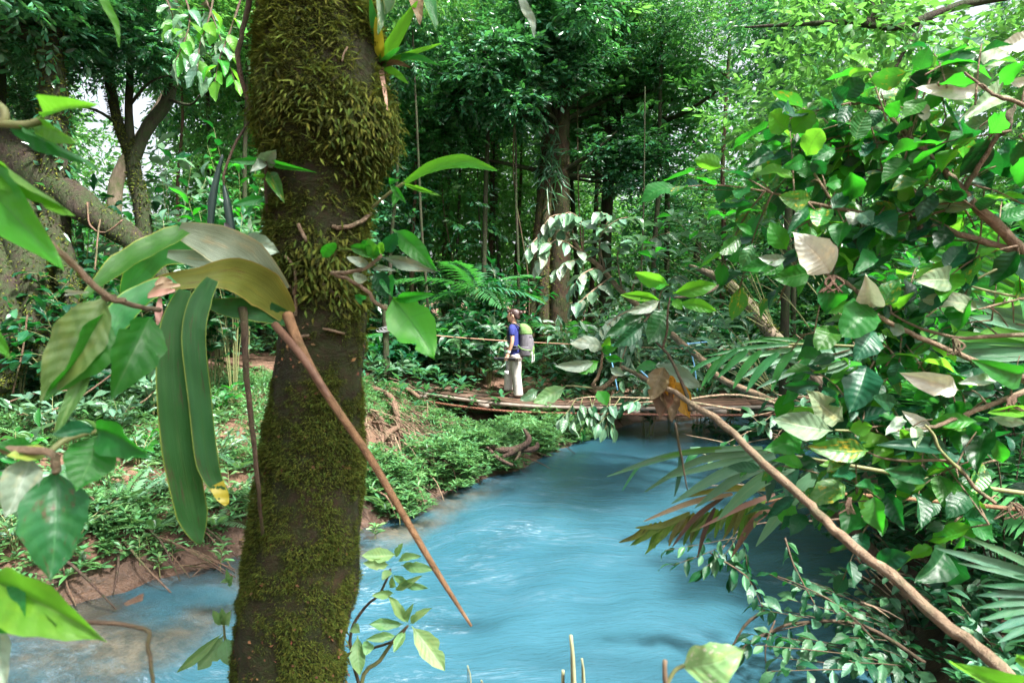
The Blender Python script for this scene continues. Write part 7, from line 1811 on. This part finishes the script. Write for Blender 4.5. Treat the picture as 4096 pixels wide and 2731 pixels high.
# ------------------------------------------------------------------ shrubs and branches standing in the water at the lower right
for i, (bp, h, sp0, n, nl, ll, lab, tw) in enumerate((((3790, 3.9), .35, .35, 9, 14, .12, 'leafy shrub reaching far out over the water at the bottom right, nearest the middle', (-1.25, -.1, 0)), ((3740, 4.2), .45, .4, 9, 13, .12, 'leafy shrub leaning over the water below the withered frond', (-.95, 0, .05)), ((3680, 4.5), .45, .4, 8, 12, .11, 'leafy shrub at the right waterline beneath the slanting stem', (-.6, 0, 0)),
                                                 ((3560, 5.6), .5, .4, 7, 11, .10, 'small pale leaved shrub at the right waterline', (-.4, 0, .1)), ((3850, 4.2), .5, .5, 8, 12, .12, 'low dark shrub on the right bank beneath the slanting stem', (0, 0, 0)), ((4050, 3.6), .4, .4, 7, 11, .11, 'low dark shrub in the right corner of the bank', (0, 0, 0)), ((4000, 4.6), .6, .5, 8, 12, .13, 'dark shrub behind the slanting stem at the right edge', (0, 0, 0)))):
    b = ground_at(*bp, -.03)
    bush('river_shrub', lab, b, h, sp0, n, nl, ll, ['broad_dark', 'shrub_leaf', 'shrub_leaf'], 'elliptic', .42, 'shrubs along the right waterline', .006, 'twig_dark', tw, .4, 'shrub', .3, 8, 4)
hc = thing('hanging_branch', P(3000, 2040, 4.4), 'hanging clump of leaves and dead twigs caught under the withered frond', 'branch')
px_tube('stem', [(3600, 2050, 4.5), (3300, 2080, 4.4), (3000, 2100, 4.4), (2900, 2180, 4.4)], (.009, .007, .005, .003), 'twig_dark', hc, 6)
for (x0, y0, x1, y1) in ((2950, 2140, 2860, 2260), (2930, 2160, 2920, 2330), (2900, 2180, 2800, 2290), (2960, 2130, 2990, 2300), (2900, 2180, 2690, 2260), (2940, 2150, 2660, 2200)):
    leafy_branch(hc, px_path([(x0, y0, 4.4), ((x0 + x1) / 2 + 8, (y0 + y1) / 2, 4.38), (x1, y1, 4.36)]), (.003, .0015), 7, .10, .45, ['broad_dark', 'shrub_leaf', 'broad_dark'], 'ovate', .8, .6, t0=.2, lift=.5, nx=8, ny=4, twig='twig_dark')
wb = thing('drooping_branch', P(3300, 2480, 4.2), 'dark crooked branches drooping over the water at the lower right', 'branch')
for pts, r in (([(3700, 2650, 3.9), (3450, 2500, 4.1), (3200, 2490, 4.2), (3050, 2540, 4.2), (2960, 2600, 4.2)], .014), ([(3060, 2440, 4.2), (3000, 2480, 4.2), (2960, 2530, 4.2), (2930, 2580, 4.2)], .011), ([(2840, 2210, 4.4), (2980, 2300, 4.3), (3040, 2380, 4.3), (3050, 2430, 4.2)], .007), ([(3140, 2150, 4.4), (3180, 2270, 4.3), (3260, 2420, 4.2)], .008), ([(3500, 2560, 4), (3350, 2420, 4.1), (3180, 2330, 4.2), (3060, 2290, 4.3)], .007), ([(3100, 2480, 4.2), (3060, 2600, 4.1), (3080, 2740, 4.1)], .006), ([(2920, 2600, 4.2), (2900, 2680, 4.2), (2890, 2760, 4.2)], .008)):
    px_tube('branch', pts, (r, r * .5), 'twig_dark', wb, 6)
for pts in ([(2840, 2210, 4.4), (2980, 2300, 4.3), (3050, 2430, 4.2)], [(3140, 2150, 4.4), (3180, 2270, 4.3), (3260, 2420, 4.2)], [(3500, 2560, 4), (3350, 2420, 4.1), (3060, 2290, 4.3)], [(3250, 2490, 4.15), (3050, 2540, 4.2), (2960, 2600, 4.2)]):
    leafy_branch(wb, px_path(pts), (.004, .002), 12, .11, .42, ['broad_dark', 'shrub_leaf'], 'elliptic', .6, .8, t0=.05, nx=8, ny=4, twig='twig_dark')
# bare thicket of thin branches over the river, under the bridge
tk = thing('thin_branches', P(3000, 1750, 6.5), 'tangle of thin pale branches over the river just below the bridge', 'branch')
for k in range(26):
    x0, y0 = random.uniform(2980, 3400), random.uniform(1620, 1950)
    a = random.uniform(2.4, 3.9); L = random.uniform(120, 320)
    p = [(x0, y0, 6.5), (x0 + math.cos(a) * L * .5 + random.gauss(0, 25), y0 - math.sin(a) * L * .4 + random.gauss(0, 25), 6.4), (x0 + math.cos(a) * L, y0 - math.sin(a) * L * .5 + random.gauss(0, 40), 6.3)]
    if k % 2: px_tube('twig', p, (.008, .003), 'twig', tk, 5)
    else: leafy_branch(tk, px_path(p), (.007, .003), 7, .15, .42, ['pale', 'pale', 'broad_dark'], 'elliptic', .5, .8, t0=.2, nx=6, ny=2, twig='twig')
px_tube('twig', [(3460, 2010, 6.2), (3240, 1880, 6.3), (3100, 1870, 6.4), (2920, 1800, 6.4), (2660, 1830, 6.3)], (.02, .016, .012, .008), 'twig', tk, 6)
px_tube('twig', [(3420, 1800, 6.2), (3160, 1640, 6.4), (2960, 1580, 6.5), (2700, 1600, 6.5), (2400, 1620, 6.6)], (.016, .014, .012, .006), 'twig', tk, 6)
# debris on the right bank
db = thing('driftwood_pile', P(3650, 2150, 5.2), 'sticks and dead canes heaped on the right bank under the shrubs', 'driftwood')
for k in range(46):
    x0, y0 = random.uniform(3380, 4096), random.uniform(2030, 2420)
    a = random.uniform(.3, 1.1); L = random.uniform(80, 300); d = 5.3 - (y0 - 2050) / 300
    px_tube('stick', [(x0, y0, d), (x0 + math.cos(a) * L * .5, y0 + math.sin(a) * L * .5 - 8, d - .05), (x0 + math.cos(a) * L, y0 + math.sin(a) * L, d - .12)], (random.uniform(.005, .012), .004), random.choice(['root', 'twig', 'twig_dark']), db, 5)
px_tube('log', [(3280, 2010, 5.6), (3380, 2090, 5.5), (3490, 2200, 5.4), (3560, 2280, 5.3)], (.04, .042, .045, .045), 'root', db, 8, .2)
# upper right canopy close by: translucent leaves and a mossy bough
uc = thing('canopy_branch', P(4300, -60, 6.0), 'mossy bough with bright thin leaves crossing the upper right corner', 'branch')
px_tube('bough', [(4300, -60, 6.2), (3850, 20, 6.2), (3600, 110, 6.2), (3400, 90, 6.3), (3150, 100, 6.4), (2980, 110, 6.5)], (.05, .04, .035, .03, .02, .01), 'bark_dark', uc, 8, .3)
px_tube('bough', [(3480, -80, 6.6), (3500, 40, 6.5), (3470, 100, 6.4)], (.07, .065, .03), 'bark_dark', uc, 8, .3)
px_tube('bough', [(3700, 80, 6.2), (3620, 200, 6.1), (3560, 320, 6.0), (3540, 420, 6)], (.02, .015, .008), 'bark_dark', uc, 6, .3)
cs_ = [tuple(P(random.uniform(3130, 3700), random.uniform(-60, 520) , random.uniform(5.8, 7.4))) for _ in range(30)] + [tuple(P(random.uniform(2960, 3400), random.uniform(350, 800), random.uniform(7, 8.5))) for _ in range(18)]
me, _ = crown_mesh('crown', 0, (1, 1, 1), .45, 15, 8, .3, .11, M['canopy_light'], .46, centers=cs_, simple=False)
link('crown', me, None, uc, kind='stuff')

# shady bushes on the right bank that close the view behind the foreground leaves
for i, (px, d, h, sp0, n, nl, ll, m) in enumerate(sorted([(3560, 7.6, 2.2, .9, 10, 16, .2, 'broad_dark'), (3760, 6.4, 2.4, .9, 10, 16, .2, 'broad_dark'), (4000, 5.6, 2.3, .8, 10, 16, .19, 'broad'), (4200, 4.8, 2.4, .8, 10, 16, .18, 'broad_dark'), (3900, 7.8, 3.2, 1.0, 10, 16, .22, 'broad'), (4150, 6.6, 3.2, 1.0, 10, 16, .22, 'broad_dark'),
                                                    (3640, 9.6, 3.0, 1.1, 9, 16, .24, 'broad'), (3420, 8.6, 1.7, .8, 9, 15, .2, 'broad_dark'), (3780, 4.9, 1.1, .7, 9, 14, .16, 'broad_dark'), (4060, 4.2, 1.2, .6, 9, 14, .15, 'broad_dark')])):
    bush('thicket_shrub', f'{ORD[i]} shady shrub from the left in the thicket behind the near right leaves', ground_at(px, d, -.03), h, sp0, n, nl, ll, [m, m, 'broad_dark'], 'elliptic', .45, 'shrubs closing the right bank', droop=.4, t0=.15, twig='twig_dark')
for i, (px, d, h) in enumerate(sorted([(3700, 5.4, .5), (3950, 5.0, .9), (4150, 5.4, 1.4), (3600, 6.8, .8)])):
    palm(f'{ORD[i]} shady feather palm from the left in the thicket on the right bank', ground_at(px, d, -.03), h, 9, 1.2, 'palm', 'palm', .03, 'palms in the right thicket', (-.1, .9))
